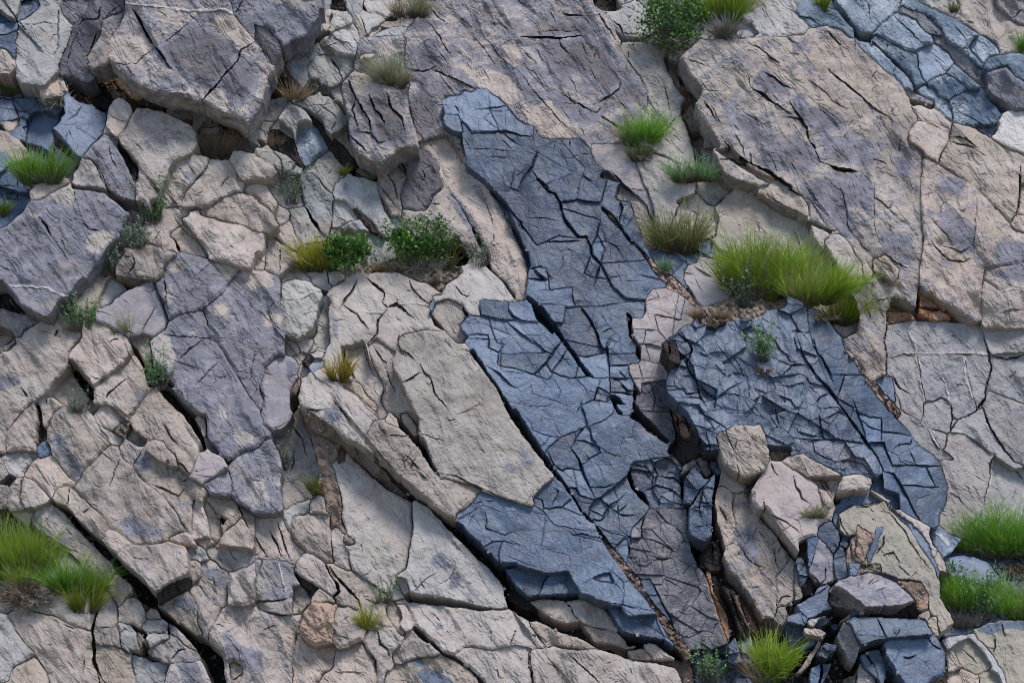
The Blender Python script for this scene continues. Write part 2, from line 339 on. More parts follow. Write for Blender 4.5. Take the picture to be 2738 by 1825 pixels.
T boulder|faceted bluish boulder in the middle of the upper right group|-.04,0,.1,12,g,.03|D 940,285 1000,190 1090,150 1200,130 1280,170 1400,290 1432,352 1340,392 1200,420 1130,390 1010,312
X 4 .08|D 1200,220 1280,310 1340,360
X 2.5 .05|D 1090,130 1200,220
T boulder|long bluish slab bordering the great tan slab's upper edge|-.06,-.1,.1,10,g,.08|D 765,345 860,360 960,420 1100,540 1130,570 1240,680 1282,740 1250,765 1180,740 1100,640 990,560 870,450
X 2.5 .06|D 1090,620 1130,560
T boulder|bluish slab with white quartz streaks along the dark joint|-.06,-.05,.1,8,g,.0|D 900,330 950,305 1010,312 1190,420 1300,470 1300,560 1320,640 1352,690 1282,740 1235,645 1120,530 1010,420 940,350
X 3 .06|D 1200,420 1270,480
T boulder|rounded blue boulder veined with white quartz|.02,0,.1,16,g,.0|D 1310,430 1380,380 1480,390 1560,450 1592,530 1520,612 1400,652 1360,682 1300,570
T rock_slab|dark violet band of rock above the quartz-veined boulders|-.08,.1,-.2,6,v,.8|D 1150,55 1230,80 1330,110 1400,160 1530,260 1540,310 1450,292 1370,272 1280,170 1180,100
T boulder|quartz-speckled bluish ridge at the upper right|-.02,-.05,.2,10,g,.0|D 1150,40 1260,40 1380,75 1560,150 1700,210 1825,290 1730,385 1660,412 1540,310 1500,230 1400,150 1330,100
X 3 .06|D 1600,200 1680,290 1730,360
T rock_slab|brown-violet rock strip between quartz boulders at the upper right|-.1,.1,-.1,8,v,.5|D 1430,300 1530,310 1680,410 1780,560 1885,620 1885,705 1800,690 1640,560 1550,440 1460,370
T boulder|jagged white-veined bluish rock below the rounded quartz boulder|-.02,0,.1,8,g,.0|D 1390,705 1480,640 1570,620 1700,720 1720,765 1620,790 1560,842 1500,820 1460,740
T boulder|small bluish quartz block right of the rounded quartz boulder|0,0,.1,8,g,.0|D 1560,605 1620,560 1780,680 1805,722 1720,732 1640,670
T boulder|rounded pale bluish rock above the black gap at the upper right|-.05,0,.1,10,g,.0|D 1285,765 1350,705 1450,740 1470,800 1560,842 1592,920 1592,1005 1540,985 1440,860 1330,800
T boulder|large flat blue boulder with a forked crack at the upper right|.0,-.05,.0,12,g,.0|D 1580,842 1700,765 1830,762 1920,830 1990,920 2005,980 1940,1045 1830,1052 1770,1055 1600,992
X 3 .07|D 1620,930 1720,980 1810,1030 1870,1050 1960,1030
T boulder|small bluish wedge left of the big rounded boulder at right edge|-.02,0,.1,8,g,.0|D 1660,412 1700,400 1850,500 1862,545 1835,560 1760,500
T rock_slab|pale grey rock along the top edge above the violet band|-.1,0,.2,10,p,.1|D 1110,0 1560,0 1655,70 1620,132 1500,90 1380,40 1250,20
T boulder|rough grey rock face near the top right corner|-.12,0,.1,8,t,.25|D 1610,130 1660,70 1600,0 1930,0 2000,90 2130,210 2195,280 2195,440 2000,470 1900,370 1800,290
X 3 .06|D 1680,170 1790,200
X 3 .06|D 1900,350 1960,400
T boulder|dark grey slab in the top right corner|-.02,-.1,-.2,8,v,.5|D 1930,0 2195,0 2195,235 2100,160 1990,70
X 3 .06|D 2100,160 2150,90 2195,80
T boulder|grey faceted rock left of the big rounded boulder at right edge|-.05,0,.1,8,g,.1|D 1740,380 1780,310 1850,300 1940,360 2005,440 1900,480 1850,540 1750,440
T boulder|big rounded boulder at right edge, pale blue above and violet below|.15,0,.25,20,g,.03|D 1870,560 1890,510 1960,470 2060,448 2195,450 2195,740 2110,640 2040,560 1900,612
F|.15,.15,-.25,10,v,.9|D 1890,612 2040,560 2110,640 2195,740 2195,915 2100,912 2000,830 1900,700
T boulder|light grey stone at the right edge under the big rounded boulder|.05,0,.1,14,w,.0|D 2015,950 2060,920 2195,918 2195,1275 2060,1215 1930,1142 2000,1060
C rock_block|-.15,0,.0,6,b,.0|D 1890,815 2000,842 2100,912 2010,962
T rock_fragment|bluish wedge stone beside the light grey stone at right|-.08,0,.1,6,g,.0|D 1800,1060 1985,1040 1945,1142 1850,1105
T rock_slab|weathered plank-like violet slab over the black gap|.0,0,-.1,4,v,.6|D 1185,745 1280,780 1435,860 1412,884 1245,825
H -.6|d|D 1240,830 1400,888 1435,900 1390,925 1310,882 1255,880
T boulder|tan nose of rock below the black gap|.05,0,.1,12,t,.1|D 1250,890 1310,880 1420,930 1540,1010 1592,1080 1560,1085 1440,1035 1310,1005
T boulder|rounded tan block caught between the two great right slabs|.12,0,.05,16,t,.1|D 1230,1090 1300,1010 1440,1030 1560,1080 1572,1160 1540,1240 1480,1362 1340,1265 1228,1162
X 3 .07|D 1330,1010 1430,1040 1500,1080
T rock_slab|tan slab along the right edge with layered upper rim|.08,-.05,.05,12,t,.15|D 1480,1365 1500,1300 1560,1190 1570,1130 1592,1060 1760,1080 1900,1180 2195,1400 H 2195,120 2155,150 2150,380 2080,465 1960,350 1810,190 1600,65
X 4 .1|D 1590,1190 1680,1210 1800,1240
X 4 .1|D 1575,1140 1700,1150 1820,1250
X 3 .07|D 1800,1260 1880,1310
X 6 .16|H 2170,0 2155,160 2150,380 2110,410
T rock_slab|tan sliver at the right edge below the layered slab|.02,-.05,.05,10,t,.1|H 2160,150 2195,115 2195,430 2130,412 2152,280
T rock_slab|pale wedge at the right edge, mid height|.04,0,.05,10,t,.05|H 2100,440 2130,412 2195,430 2195,605 2090,522
T rock_slab|tall grey-tan slab right of the long vertical joint|.1,-.06,0,12,t,.35|D 1340,1330 1470,1370 H 1480,10 1600,75 1800,195 1950,355 2090,535 2195,620 2195,1040 1990,1050 1870,960 1840,1100 1850,1295 1750,1295 1550,1155 1340,1020 1330,850 1360,600 1345,500 1350,250 1340,60
X 4 .1|H 1410,640 1500,750 1580,800 1700,810 1750,770
X 3.5 .08|H 1510,680 1600,700 1680,730 1740,680
X 3 .07|H 1420,440 1480,520 1540,590 1600,660
X 3 .05|H 1655,385 1710,370
X 2.5 .05|H 1360,250 1450,220
X 2.5 .05|H 1800,270 1790,450 1780,720
V .7|H 1480,390 1600,380 1780,520 1780,720 1650,700 1520,560
V .6|H 1480,120 1700,120 1650,250 1500,230
V .6|H 1960,660 2195,650 2195,980 1980,960
T rock_slab|grey slab at the right edge right of the short vertical crack|.08,-.05,0,12,t,.2|H 1870,870 1860,960 2000,1050 2195,1035 2195,1345 2000,1342 1858,1332 1840,1100
C rock_block|.07,-.05,0,12,t,.2|H 1870,870 2195,800 2195,1040 2000,1050 1860,960
W 3|H 1990,1060 2120,1030 2195,1050
X 3 .06|H 2000,1240 2100,1200 2195,1215
# red cave
H -.2|o|H 1050,1230 1090,1110 1200,1130 1290,1200 1320,1030 1540,1160 1750,1295 1855,1310 1540,1310 1300,1300 1240,1305 1050,1345
T cave_stone|upper rust-coloured stone wedged in the red cave at right|-.02,0,-.1,6,o,.0|H 1310,1065 1400,1062 1530,1160 1565,1215 1315,1182
T cave_stone|lower tan stone wedged in the red cave at right|.0,0,.0,8,o,.0|H 1300,1192 1520,1232 1582,1262 1572,1302 1400,1288 1310,1250
C rock_block|-.06,0,.2,8,o,.0|H 1045,1225 1240,1222 1290,1300 1050,1345
# right wall
C wall_panel|-.06,0,.0,8,q,.3|H 1040,1340 1240,1300 1550,1312 1845,1320 L 1850,0 1905,205 1060,212 1042,180
C wall_panel|-.06,.05,.0,6,q,.35|L 1060,210 1300,190 1340,480 1372,595 1330,745 1160,665 1115,500 1085,370 1030,390 1045,200
C wall_panel|-.05,-.05,.0,6,q,.4|L 1305,190 1680,190 1760,560 1785,645 1605,725 1560,580 1500,500 1430,600 1372,585 1340,430
C wall_panel|-.06,-.05,.0,6,q,.25|L 1690,190 1912,205 1922,300 1872,430 1872,560 1805,645 1770,560
C wall_panel|-.03,0,.0,8,q,.1|L 1855,0 2195,0 2195,150 1940,190 1905,175
C wall_panel|-.1,0,-.1,8,q,.2|L 1915,205 2195,180 2195,610 1900,505 1872,480 1922,310
C wall_panel|-.02,-.05,.05,10,q,.35|L 1845,625 1900,500 2100,600 2195,685 2195,1035 2120,1095 2060,1060 1950,880
C wall_panel|-.07,0,.0,6,q,.3|L 1335,745 1370,595 1430,595 1565,600 1602,715 1570,862 1400,795
C wall_panel|-.02,0,.05,6,q,.15|L 1585,845 1845,645 1900,800 2135,1135 2110,1155 1940,1015 1700,862
C wall_panel|-.05,0,.0,6,q,.05|L 1120,500 1160,665 1310,765 1420,865 1490,990 1625,1085 1510,1055 1480,1125 1440,1050 1310,960 1240,850 1100,720
C wall_panel|-.08,0,.0,6,q,.1|L 1430,835 1575,870 1550,985 1495,985
C wall_panel|-.03,-.03,.0,8,q,.15|L 1570,862 1700,862 1940,1030 1900,1125 1870,1250 1850,1400 1820,1525 1790,1568 P 1540,250 1490,180 L 1560,1350 1500,1100 1625,1085 1520,1000
C wall_panel|-.1,-.03,.1,10,q,.1|L 1900,1120 1930,1055 2135,1165 2195,1250 P 2195,160 2000,300 1780,260 L 1830,1560 1890,1380 1930,1240
W 4|L 1240,30 1290,170 1330,330 1340,480 1370,590
W 3|L 1060,210 1300,190 1690,185 1905,200
W 4|L 1690,200 1710,400 1760,560
W 3|L 1520,400 1555,540 1590,700
W 5|L 1320,760 1420,830 1470,970 1620,1080
W 4|L 1600,845 1700,865 1940,1025
W 4|L 1930,1040 1920,1200 1880,1380
X 5 .1|L 1160,190 1240,205 1300,195
X 4 .1|L 1680,200 1780,195
X 6 .16|L 1860,40 1900,180 1920,310 1870,440 1870,560 1790,660 1700,740
X 5 .14|L 1845,640 1890,770 1960,890 2030,1000 2120,1100
X 6 .15|L 1920,210 2050,240 2195,190
X 4 .09|L 1020,0 1040,200 1035,390
X 4 .09|L 1090,380 1150,470 1250,530
X 4 .09|L 1720,880 1820,960 1930,1040
X 4 .1|L 1940,1030 2020,1120 2130,1170 2195,1255
X 5 .1|L 1570,600 1600,720 1580,860
X 4 .08|L 1400,870 1470,980 1600,1060
X 3 .06|L 1560,1350 1640,1390 1700,1460
X 3 .06|L 1700,1280 1740,1330
# ---- centre of tile B and F
T boulder|folded ridged dark boulder hanging over a black gap in the upper middle|.32,-.05,-.1,10,t,.5|B 800,640 920,615 980,640 1020,690 1130,700 1180,740 1290,740 1270,800 1290,900 1330,1010 1355,1100 1350,1225 1250,1250 1150,1310 1060,1388 1000,1345 900,1300 850,1270 800,1180 790,1120 800,980 760,900 740,820 735,700
X 8 .14|B 780,660 850,820 900,900 960,1010 978,1112
X 8 .12|B 960,780 1010,900 1050,960 1090,1040
X 7 .1|B 1100,770 1150,900 1230,1000 1260,1100
X 6 .1|B 800,1130 880,1210 950,1290
X 5 .08|B 880,1100 975,1110 1040,1200 1100,1190
X 6 .1|B 850,830 820,930 870,1060
V 1.2|B 990,900 1150,870 1250,1060 1260,1180 1060,1200 1010,1080
V .9|B 800,980 900,1100 900,1170 800,1120
V -.9|B 820,640 960,650 1000,780 930,800 860,760
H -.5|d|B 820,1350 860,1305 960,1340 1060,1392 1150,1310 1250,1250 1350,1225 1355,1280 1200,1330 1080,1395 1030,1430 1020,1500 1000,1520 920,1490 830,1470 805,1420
T rock_fragment|grey slab in the shadow below the folded ridged boulder|-.2,0,.1,6,t,.2|B 830,1440 920,1380 1030,1410 1015,1500 980,1510 900,1480
T boulder|grey vertically streaked rock left of the dark violet bulge|-.02,.1,0,10,t,.15|B 1030,1420 1130,1370 1190,1360 F 1200,0 1285,110 1240,220 1225,330 1150,435 1090,300 1040,200 1020,50
X 4 .09|F 1110,60 1160,140 1190,200 1200,290
X 4 .08|F 1060,170 1130,260 1180,330
F|-.1,0,0,6,t,.2|F 1040,200 1090,300 1150,435 1130,440 1080,330
T boulder|dark violet bulging rock above the leafy bush|.02,0,-.1,14,v,1.45|B 1180,1340 1350,1270 1400,1330 1430,1260 1560,1400 F 1550,60 1570,200 1490,290 1440,375 1380,402 1300,375 1230,300 1240,200 1285,110
X 5 .1|B 1200,1330 1260,1420 1280,1490
X 4 .08|B 1400,1420 1440,1500
T rock_slab|brown-tan rock spine descending behind the leafy bush|.06,-.1,.05,10,t,.3|F 1290,385 1440,380 1500,260 1560,225 1620,170 1700,300 1800,480 1880,620 1900,720 1850,720 1760,640 1660,560 1500,470 1400,455
X 4 .08|F 1490,330 1560,330
V .8|F 1620,230 1700,250 1830,480 1880,620 1820,560 1720,420
T rock_slab|long tan slab lying along the left side of the slate band|.0,-.08,.05,8,t,.18|B 1370,1190 1450,1160 1600,1130 1700,1250 1780,1400 1900,1500 F 1960,180 2100,330 2140,480 2195,600 G 60,560 130,800 150,1000 140,1095 60,1135 0,1060 F 2080,960 2000,860 1950,750 1880,620 1800,480 1700,300 1600,170 1550,60 B 1560,1400 1430,1260
X 3 .06|F 1900,240 1960,360 2010,520
X 3 .06|F 2010,560 2010,660 2080,660
X 3 .06|B 1640,1150 1700,1230 1740,1290
V .5|F 1780,60 1900,200 1990,330 1900,300
H -.35|d|F 1820,510 1870,560 1950,700 2000,870 2080,950 2195,1075 G 60,1130 20,1140 F 2190,1135 2150,1115 2050,985 1980,905 1920,740 1850,590
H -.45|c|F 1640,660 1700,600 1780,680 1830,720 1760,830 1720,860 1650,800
# pale cracked wall left of the bushes
G rock_block|-.3,0,.1,6,p,.1|B 0,1200 900,1000 F 1150,430 1200,900 600,1000 200,1000 0,900 E 1250,300
T boulder|pale stone in the middle gap under the giant boulder's right end|.0,0,.1,10,p,.05|B 35,1002 65,840 190,835 242,860 225,930 170,992 110,1008
T boulder|pale block left of the dark leaf-shaped rock face|.0,0,.1,8,p,.1|B 20,1008 160,1030 120,1090 100,1172 30,1165 0,1125 A 2195,1240 2080,1160 2130,1030
X 3 .07|B 20,1050 80,1100 105,1165
T boulder|curved pale stone arching over a blue-grey hollow|.08,0,.1,10,p,.05|B 225,985 290,885 370,888 440,940 497,1012 410,1022 360,1082 332,1172 260,1045
T boulder|blue-grey hollow rock with a tan blotch under the curved stone|-.1,0,-.1,10,g,.2|B 340,1110 380,1040 440,1015 500,1060 560,1150 612,1232 600,1262 520,1312 440,1382 390,1335 340,1230
T boulder|pale angular slab capping the dark diagonal rock face|.1,-.05,.1,8,p,.08|B 345,860 500,838 580,800 630,810 690,880 740,940 792,1012 780,1052 660,1112 600,1082 560,1000 480,930 420,912
X 3 .06|B 490,870 560,880 620,930 700,1010
X 3 .06|B 640,1100 690,1020
T varnished_rock|long black-brown varnished rock face slanting between pale blocks|-.06,.2,-.2,4,d,1|B 375,888 450,920 530,970 600,1080 640,1130 720,1200 790,1270 832,1340 820,1402 790,1425 720,1370 680,1290 640,1240 590,1180 540,1080 490,1020 440,940
T varnished_rock|leaf-shaped black-brown varnished rock face above the small stones|-.05,.2,-.2,4,d,1|B 150,1080 210,1088 290,1150 335,1195 370,1300 402,1405 340,1372 290,1312 240,1282 180,1242 130,1172 112,1112
T boulder|pale block right of the long black-brown face|-.08,-.1,.05,8,p,.2|B 660,1120 780,1052 797,1152 852,1272 832,1335 760,1232 700,1172
C rock_block|-.04,0,.1,6,p,.1|B 120,1090 170,1032 240,1040 300,1080 332,1172 290,1150 210,1085 150,1076
T boulder|small pale stone with dark cleft in the pile below the leaf-shaped face|.02,0,.15,8,p,.0|B 0,1232 110,1240 190,1310 242,1382 210,1422 120,1362 0,1295
T boulder|small white-grey stone right of the cleft stone in the pile|.03,0,.15,7,p,.0|B 180,1272 270,1300 342,1362 310,1412 240,1422 215,1332
T pebble|little grey stone at the tip of the leaf-shaped dark face|-.02,0,.1,6,p,.05|B 342,1376 382,1420 376,1452 290,1462
T rock_slab|pale bluish slab above the yellow-green grass tuft on the wall|-.06,-.05,.08,8,p,.12|B 430,1400 520,1320 640,1265 690,1320 742,1402 730,1500 F 720,90 690,180 650,240 560,150 480,55 400,70
X 4 .1|F 550,140 600,190
T rock_slab|pale blue-grey slab left of the rusty vertical crack|-.08,0,.03,8,p,.12|F 380,90 480,60 570,150 650,240 640,450 622,605 500,470 420,340 390,240
X 3 .06|F 590,290 640,300
T rock_slab|grey block behind the grey-green sprig on the wall|-.08,0,.03,6,p,.1|F 80,122 200,82 360,80 385,200 420,340 300,350 210,322 130,260 90,170
X 3 .06|F 230,100 240,250
T rock_slab|narrow pale slab at the left of the cracked wall|-.1,0,.03,6,p,.1|F 0,120 80,122 130,220 220,350 300,420 290,462 190,472 100,300 0,285
T boulder|rounded pale tan boulder at the left end of the cracked wall|.08,0,.1,18,t,.05|E 1690,405 1760,330 1880,270 1990,250 2120,270 2195,310 F 90,355 150,430 178,510 110,557 0,522 E 2060,490 1900,462 1750,430
T boulder|tan boulder tucked under the small rounded stone|-.02,0,.15,12,t,.05|E 2040,205 2060,140 2195,118 F 70,122 110,190 200,312 160,400 60,335 0,285 E 2195,305 2100,252
T boulder|pale block with speckled face below the narrow slab|-.02,0,.03,8,t,.05|F 180,572 310,470 332,600 342,690 300,695 210,622
T rock_slab|blue-grey slab split from its neighbour by a black open joint|-.06,0,.03,6,p,.25|F 310,362 420,345 490,470 600,605 590,635 430,662 340,595 312,470
X 9 .3|F 420,345 500,470 560,560 610,622
X 5 .15|F 430,662 500,650 590,645
T rock_slab|large smooth blue-grey slab left of the folded rocks|-.1,-.03,0,8,p,.08|F 730,110 930,95 1030,150 1050,250 1100,400 1140,450 1100,605 980,540 880,420 820,350 700,280 650,240 680,160
V .7|F 740,160 790,150 780,240 740,280
T rock_slab|pale jointed block right of the rusty vertical crack|-.07,0,.02,6,p,.1|F 665,300 760,300 830,370 960,540 900,562 880,445 760,482 660,522 655,400
X 2.5 .06|F 680,430 740,450 780,470
T rock_fragment|flat pale stone lying on a thin black joint above the dark green shrub|-.02,0,.1,8,p,.0|F 728,532 770,482 880,450 960,545 910,562 800,552
T varnished_rock|dark violet blade-shaped rock face on the smooth wall|-.03,.1,-.15,4,d,1|F 812,360 870,362 970,470 1085,605 1030,605 960,540 880,440
C rock_block|-.14,0,.05,6,p,.1|F 650,532 740,535 940,562 990,560 1085,610 1180,740 1150,810 1000,860 900,640 640,620
X 3 .08|F 650,240 655,330 660,420 640,560 620,620
# left boulders, tile E
H -.35|d|E 0,900 60,1010 180,1170 400,1270 500,1130 570,1090 640,1000 720,940 700,1050 560,1160 500,1240 400,1310 300,1300 100,1225 0,1160
T boulder|great violet-grey block at the left edge with an overhanging lower rim|.3,-.04,0,8,v,.85|E 600,150 620,190 860,225 950,290 1000,330 1062,390 1030,470 980,580 900,650 840,770 790,870 730,930 650,980 560,1090 500,1130 400,1262 330,1242 180,1172 60,1012 0,900 0,640 80,500 210,400 290,380 420,240 560,170
X 7 .2|E 335,430 390,510 430,590
X 2.5 .06|E 430,590 500,680 570,790
X 4 .08|E 690,480 740,525 830,555
X 3 .06|E 630,190 630,300 600,330
X 3 .06|E 0,850 100,890
W 3.5|E 70,1000 200,1010 400,1030 480,1070 555,1105
V -1|E 300,380 420,250 590,160 630,200 620,330 520,310 440,275 350,335
V -.9|E 730,620 800,560 900,560 960,580 880,660 820,740 720,690
V -.6|E 210,400 330,410 330,440 240,430
H -.4|d|E 600,150 620,175 760,180 900,210 1000,260 1120,290 1200,300 1180,340 1080,350 1060,390 1000,330 950,290 860,228 700,205 610,195
T pebble|thin pale stone jammed in the dark joint above the great violet block|.02,0,.1,3,t,.0|E 880,222 930,230 1000,265 995,290 920,250
T boulder|small grey-brown stone beside the pale green sage|-.15,0,.1,8,t,.1|E 1080,360 1150,345 1200,400 1210,460 1120,440
H -.35|d|E 1000,560 1040,460 1080,430 1110,470 1100,520 1040,560
C rock_block|-.02,-.2,.1,10,t,.05|E 740,925 830,820 900,690 1010,600 1100,560 1220,600 1200,660 1080,690 1020,760 970,830 970,910 900,960 850,1060 810,1190 690,1160 700,1040 730,1000
T boulder|tan stone with a grooved face right of the pale green sage|.05,0,.12,10,t,.1|E 1250,490 1330,420 1420,360 1480,350 1572,412 1540,440 1505,452 1530,490 1440,550 1405,600 1470,680 1490,742 1330,692 1210,622 1220,560
X 3 .07|E 1290,640 1340,560
T boulder|pale tan stone squeezed between two round boulders with black nick|.04,0,.1,10,t,.05|E 1430,580 1490,520 1552,490 1620,570 1690,660 1742,765 1700,770 1530,725 1480,640
X 7 .2|E 1450,620 1490,680 1510,730
T boulder|large rounded pale boulder with violet blots above the violet slab|.14,0,.1,22,t,.2|E 1562,488 1530,440 1660,420 1900,480 2060,530 2195,580 F 90,592 95,690 20,750 E 2150,800 2090,862 1990,842 1770,772 1690,660 1620,560
X 3 .08|E 2120,770 2160,730 2195,725
T boulder|knobbly tan boulder perched above the violet slab|.22,0,.1,14,t,.12|E 980,860 1020,760 1080,690 1200,670 1240,655 1340,690 1480,742 1480,762 1372,822 1372,900 1322,962 1262,968 1150,938 1060,928 968,912
X 4 .08|E 1110,740 1130,820 1070,920
X 3 .06|E 1100,760 1040,760
H -.3|d|E 960,930 1150,945 1245,970 1180,1005 1060,1035 1000,990
# violet slab family
T rock_slab|dusky violet upper block of the great varnished slab on the left|.12,0,.05,14,v,.9|E 1370,825 1480,755 1530,730 1660,762 1780,812 1900,812 2012,872 1920,980 1880,1042 1760,1142 1690,1202 1560,1222 1490,1242 1410,1305 1360,1120 1290,1000 1330,962 1372,900
X 4 .08|E 1365,920 1390,1050 1400,1180
X 3 .05|E 1780,820 1880,940
V -.9|E 1800,810 1990,860 1960,930 1900,960 1830,880
V -.7|E 1400,1000 1450,1000 1440,1150 1400,1150
V -.8|E 1380,880 1500,790 1560,850 1480,900
T rock_slab|pale lilac smooth face left of the dusky violet block|.1,-.15,.05,10,l,.2|E 850,1205 920,1160 1060,1050 1270,972 1300,1000 1360,1120 1412,1305 1382,1372 1280,1442 1180,1400 1140,1422 1040,1342 960,1338 860,1245
V .8|E 1280,990 1370,1000 1390,1290 1300,1200 1250,1100
X 4 .1|E 1180,1400 1240,1300 1300,1190
X 3 .08|E 970,1330 1060,1380 1140,1420
T rock_slab|grey smooth wedge under the perched knobbly boulder|-.02,-.1,.1,8,p,.05|E 900,970 960,930 1060,1030 1062,1050 920,1162 850,1192 840,1110
T rock_slab|right-hand block of the great varnished slab with tan patches|.1,0,.03,12,v,.8|E 2012,872 F 0,868 100,890 190,940 215,1040 235,1300 242,1568 J 230,180 120,260 70,350 45,430 60,600 0,620 I 2195,640 2100,560 1990,370 1900,230 1830,100 1740,60 E 1820,1422 1750,1350 1700,1230 1700,1202 1850,1080 1920,980
V -.9|E 2020,880 2195,870 F 100,900 150,1000 0,1010 E 2120,1060 2050,980
V -.7|F 60,1250 230,1260 240,1350 100,1350
V -.6|E 1800,1200 1900,1150 1920,1240 1830,1260
X 2.5 .05|I 2160,100 2120,280 2090,450
X 3 .06|F 180,1130 110,1220
T rock_slab|long violet lower block of the great varnished slab|.12,0,.03,12,v,.9|E 1412,1310 1490,1242 1560,1222 1690,1222 1750,1350 1820,1422 I 1740,58 1830,100 1900,230 2100,560 2160,700 J 60,730 130,870 130,900 20,980 0,982 I 2195,965 2070,980 2000,1022 1920,1042 1840,1012 1780,930 1730,870 1745,780 1700,680 1540,550 1480,470 1420,400 1300,250 1260,160 1250,80 E 1290,1442 1382,1380
X 3.5 .08|I 1490,250 1600,140 1740,60
X 3 .07|I 1340,35 1500,45 1740,60 1900,60
X 3 .06|I 1620,470 1720,370 1840,250
X 2.5 .05|I 1420,240 1500,265 1640,310
X 3 .07|I 1480,470 1540,550
X 2 .04|I 1760,385 1920,380
V -1|I 1280,40 1420,50 1460,200 1420,330 1320,240 1260,130
V -.8|I 1950,830 2140,860 2100,960 1990,940
V -.7|I 1830,650 1900,660 1900,720 1840,720
T rock_fragment|small grey-violet piece left of the black joint tip|.0,0,0,5,v,.3|I 1650,752 1722,702 1735,870 1700,902
T rock_fragment|dark violet shard beneath the lower varnished slab|-.02,0,-.2,4,v,.9|I 1712,922 1732,872 1802,952 1815,1025 1760,1005
# ---- tile I, M : lower left
G rock_block|-.25,0,.1,6,t,.2|I 0,0 2195,500 2195,1568 0,1568
G rock_block|-.25,0,.1,6,t,.2|M 0,0 2195,0 2195,1568 0,1568
T rock_slab|violet-tinged slab at the left edge below the great violet block|.0,0,.1,8,v,.5|E 0,1180 100,1230 240,1252 340,1322 215,1400 150,1480 50,1560 0,1568 I 0,230 60,160 160,90 205,0
T rock_slab|wide light grey slab at the left with pale sprig on its right edge|.06,0,.05,12,t,.15|E 225,1392 350,1300 450,1290 510,1332 640,1392 672,1432 650,1500 I 625,110 570,180 572,262 520,380 430,462 382,532 332,532 292,562 200,660 120,760 60,850 52,982 0,962 0,235 70,165 165,90 212,0
X 5 .12|E 465,1440 490,1380
V .8|I 0,380 120,390 180,440 60,500 0,490
X 5 .1|I 180,470 240,560
T boulder|rounded grey block at the lower left edge beside a vertical crack|.05,0,.08,14,t,.08|I 62,842 122,762 202,662 270,600 305,660 312,760 302,930 290,992 70,992 52,952
T boulder|grey slope of rock with grey-green tufts|-.12,0,.15,8,t,.1|I 570,320 605,340 735,520 700,590 540,625 380,545 430,470
T boulder|pale crowned boulder above the black slanted cleft|.12,0,.06,16,t,.08|E 700,1450 860,1400 1000,1430 I 1090,130 1112,160 1040,262 850,402 800,442 760,392 700,342 640,272 580,212 640,120 690,40
X 3 .07|I 750,370 800,395 850,405
X 4 .1|I 930,100 960,70 1000,60
H -.4|d|I 575,235 640,280 700,345 785,480 775,570 720,520 640,420 590,310
H -.35|d|I 1095,130 1150,160 1210,290 1300,330 1250,250 1330,300 1420,400 1480,470 1400,440 1240,470 1190,300 1110,170
T boulder|tan-brown faceted boulder below the pale crowned boulder|.1,0,.05,14,t,.12|I 792,480 830,432 1030,292 1110,200 1150,215 1200,300 1242,470 1222,530 1190,592 1100,702 1070,732 1000,682 950,612 870,582 850,572 800,562
X 5 .12|I 1060,410 1000,450 950,490 870,575
C rock_block|-.02,0,.1,8,t,.05|E 1110,1480 1180,1420 1280,1440 I 1250,80 1260,160 1240,250 1200,250 1150,150 1110,100
T boulder|small grey capped stone by a vertical crack at lower left|.02,0,.1,8,t,.05|I 320,590 370,552 450,560 540,622 480,682 432,722 402,792 362,802 350,700
X 3 .08|I 385,560 400,620
C rock_block|-.1,.3,0,4,d,.5|I 310,600 350,700 362,820 340,930 300,970 312,760
T boulder|long tan finger boulder with a dark varnish patch on its left flank|.14,-.05,.05,14,t,.08|I 412,772 450,692 530,642 620,642 730,712 830,802 932,952 872,1012 700,1172 690,1192 640,1252 620,1252 560,1192 500,1082 450,962 415,862
V 1.3|I 440,880 520,885 560,940 540,1000 620,1060 680,1170 640,1225 520,1080 460,960
V 1.2|I 560,1040 600,1040 690,1180 620,1230
X 3 .06|I 500,700 525,740
T rock_slab|long pale grey slab stretching below the finger boulder|.1,-.03,.04,10,t,.1|I 930,955 990,1002 1012,1072 1080,1122 1200,1262 1380,1402 1500,1568 M 1560,290 1500,300 1430,340 1340,400 1200,415 1110,380 1030,330 910,265 905,215 830,130 700,10 I 690,1490 600,1322 690,1242 690,1182 872,1012
X 3 .08|I 1010,1075 960,1180 910,1310
V .8|M 1000,190 1120,160 1220,220 1360,290 1400,340 1200,350 1050,320
V .6|I 1000,1440 1060,1400 950,1530
T boulder|small tan stone left of the orange soil pocket|.04,0,.1,10,t,.0|I 880,632 950,652 1042,752 982,802 930,832 800,762
T boulder|little buff stone in the orange soil pocket|.05,0,.1,10,s,.0|I 960,822 1040,760 1102,802 1090,832 1042,892 940,852
T rock_fragment|pale sliver below the little buff stone|.02,0,.05,6,p,.0|I 820,790 940,852 1032,902 1000,952 932,952 880,870
T rock_fragment|small cracked buff stone right of the little buff stone|.03,0,.05,8,t,.0|I 1050,892 1092,842 1150,852 1212,922 1162,972
T boulder|squarish grey stone in the row below the buff stones|.06,0,.05,10,t,.05|I 1000,992 1042,902 1180,992 1162,1042 1102,1132 1002,1022
H -.4|d|I 1345,490 1400,500 1495,590 1570,690 1650,790 1705,890 1712,1005 1650,1010 1680,930 1600,810 1530,705 1450,625
T boulder|long rounded pale boulder slanting beside the varnished slab|.16,-.05,.05,16,t,.06|I 1220,562 1260,522 1320,520 1450,622 1530,702 1600,802 1680,922 1662,962 1650,1042 1592,1202 1500,1092 1370,992 1250,912 1180,892 1110,802 1100,742 1190,602
X 5 .1|I 1350,770 1430,880 1490,960
X 6 .15|I 1480,1090 1540,1130 1590,1210
F|.22,0,.05,12,t,.05|I 1242,962 1280,902 1370,932 1482,1072 1452,1142 1332,1082 1240,1002
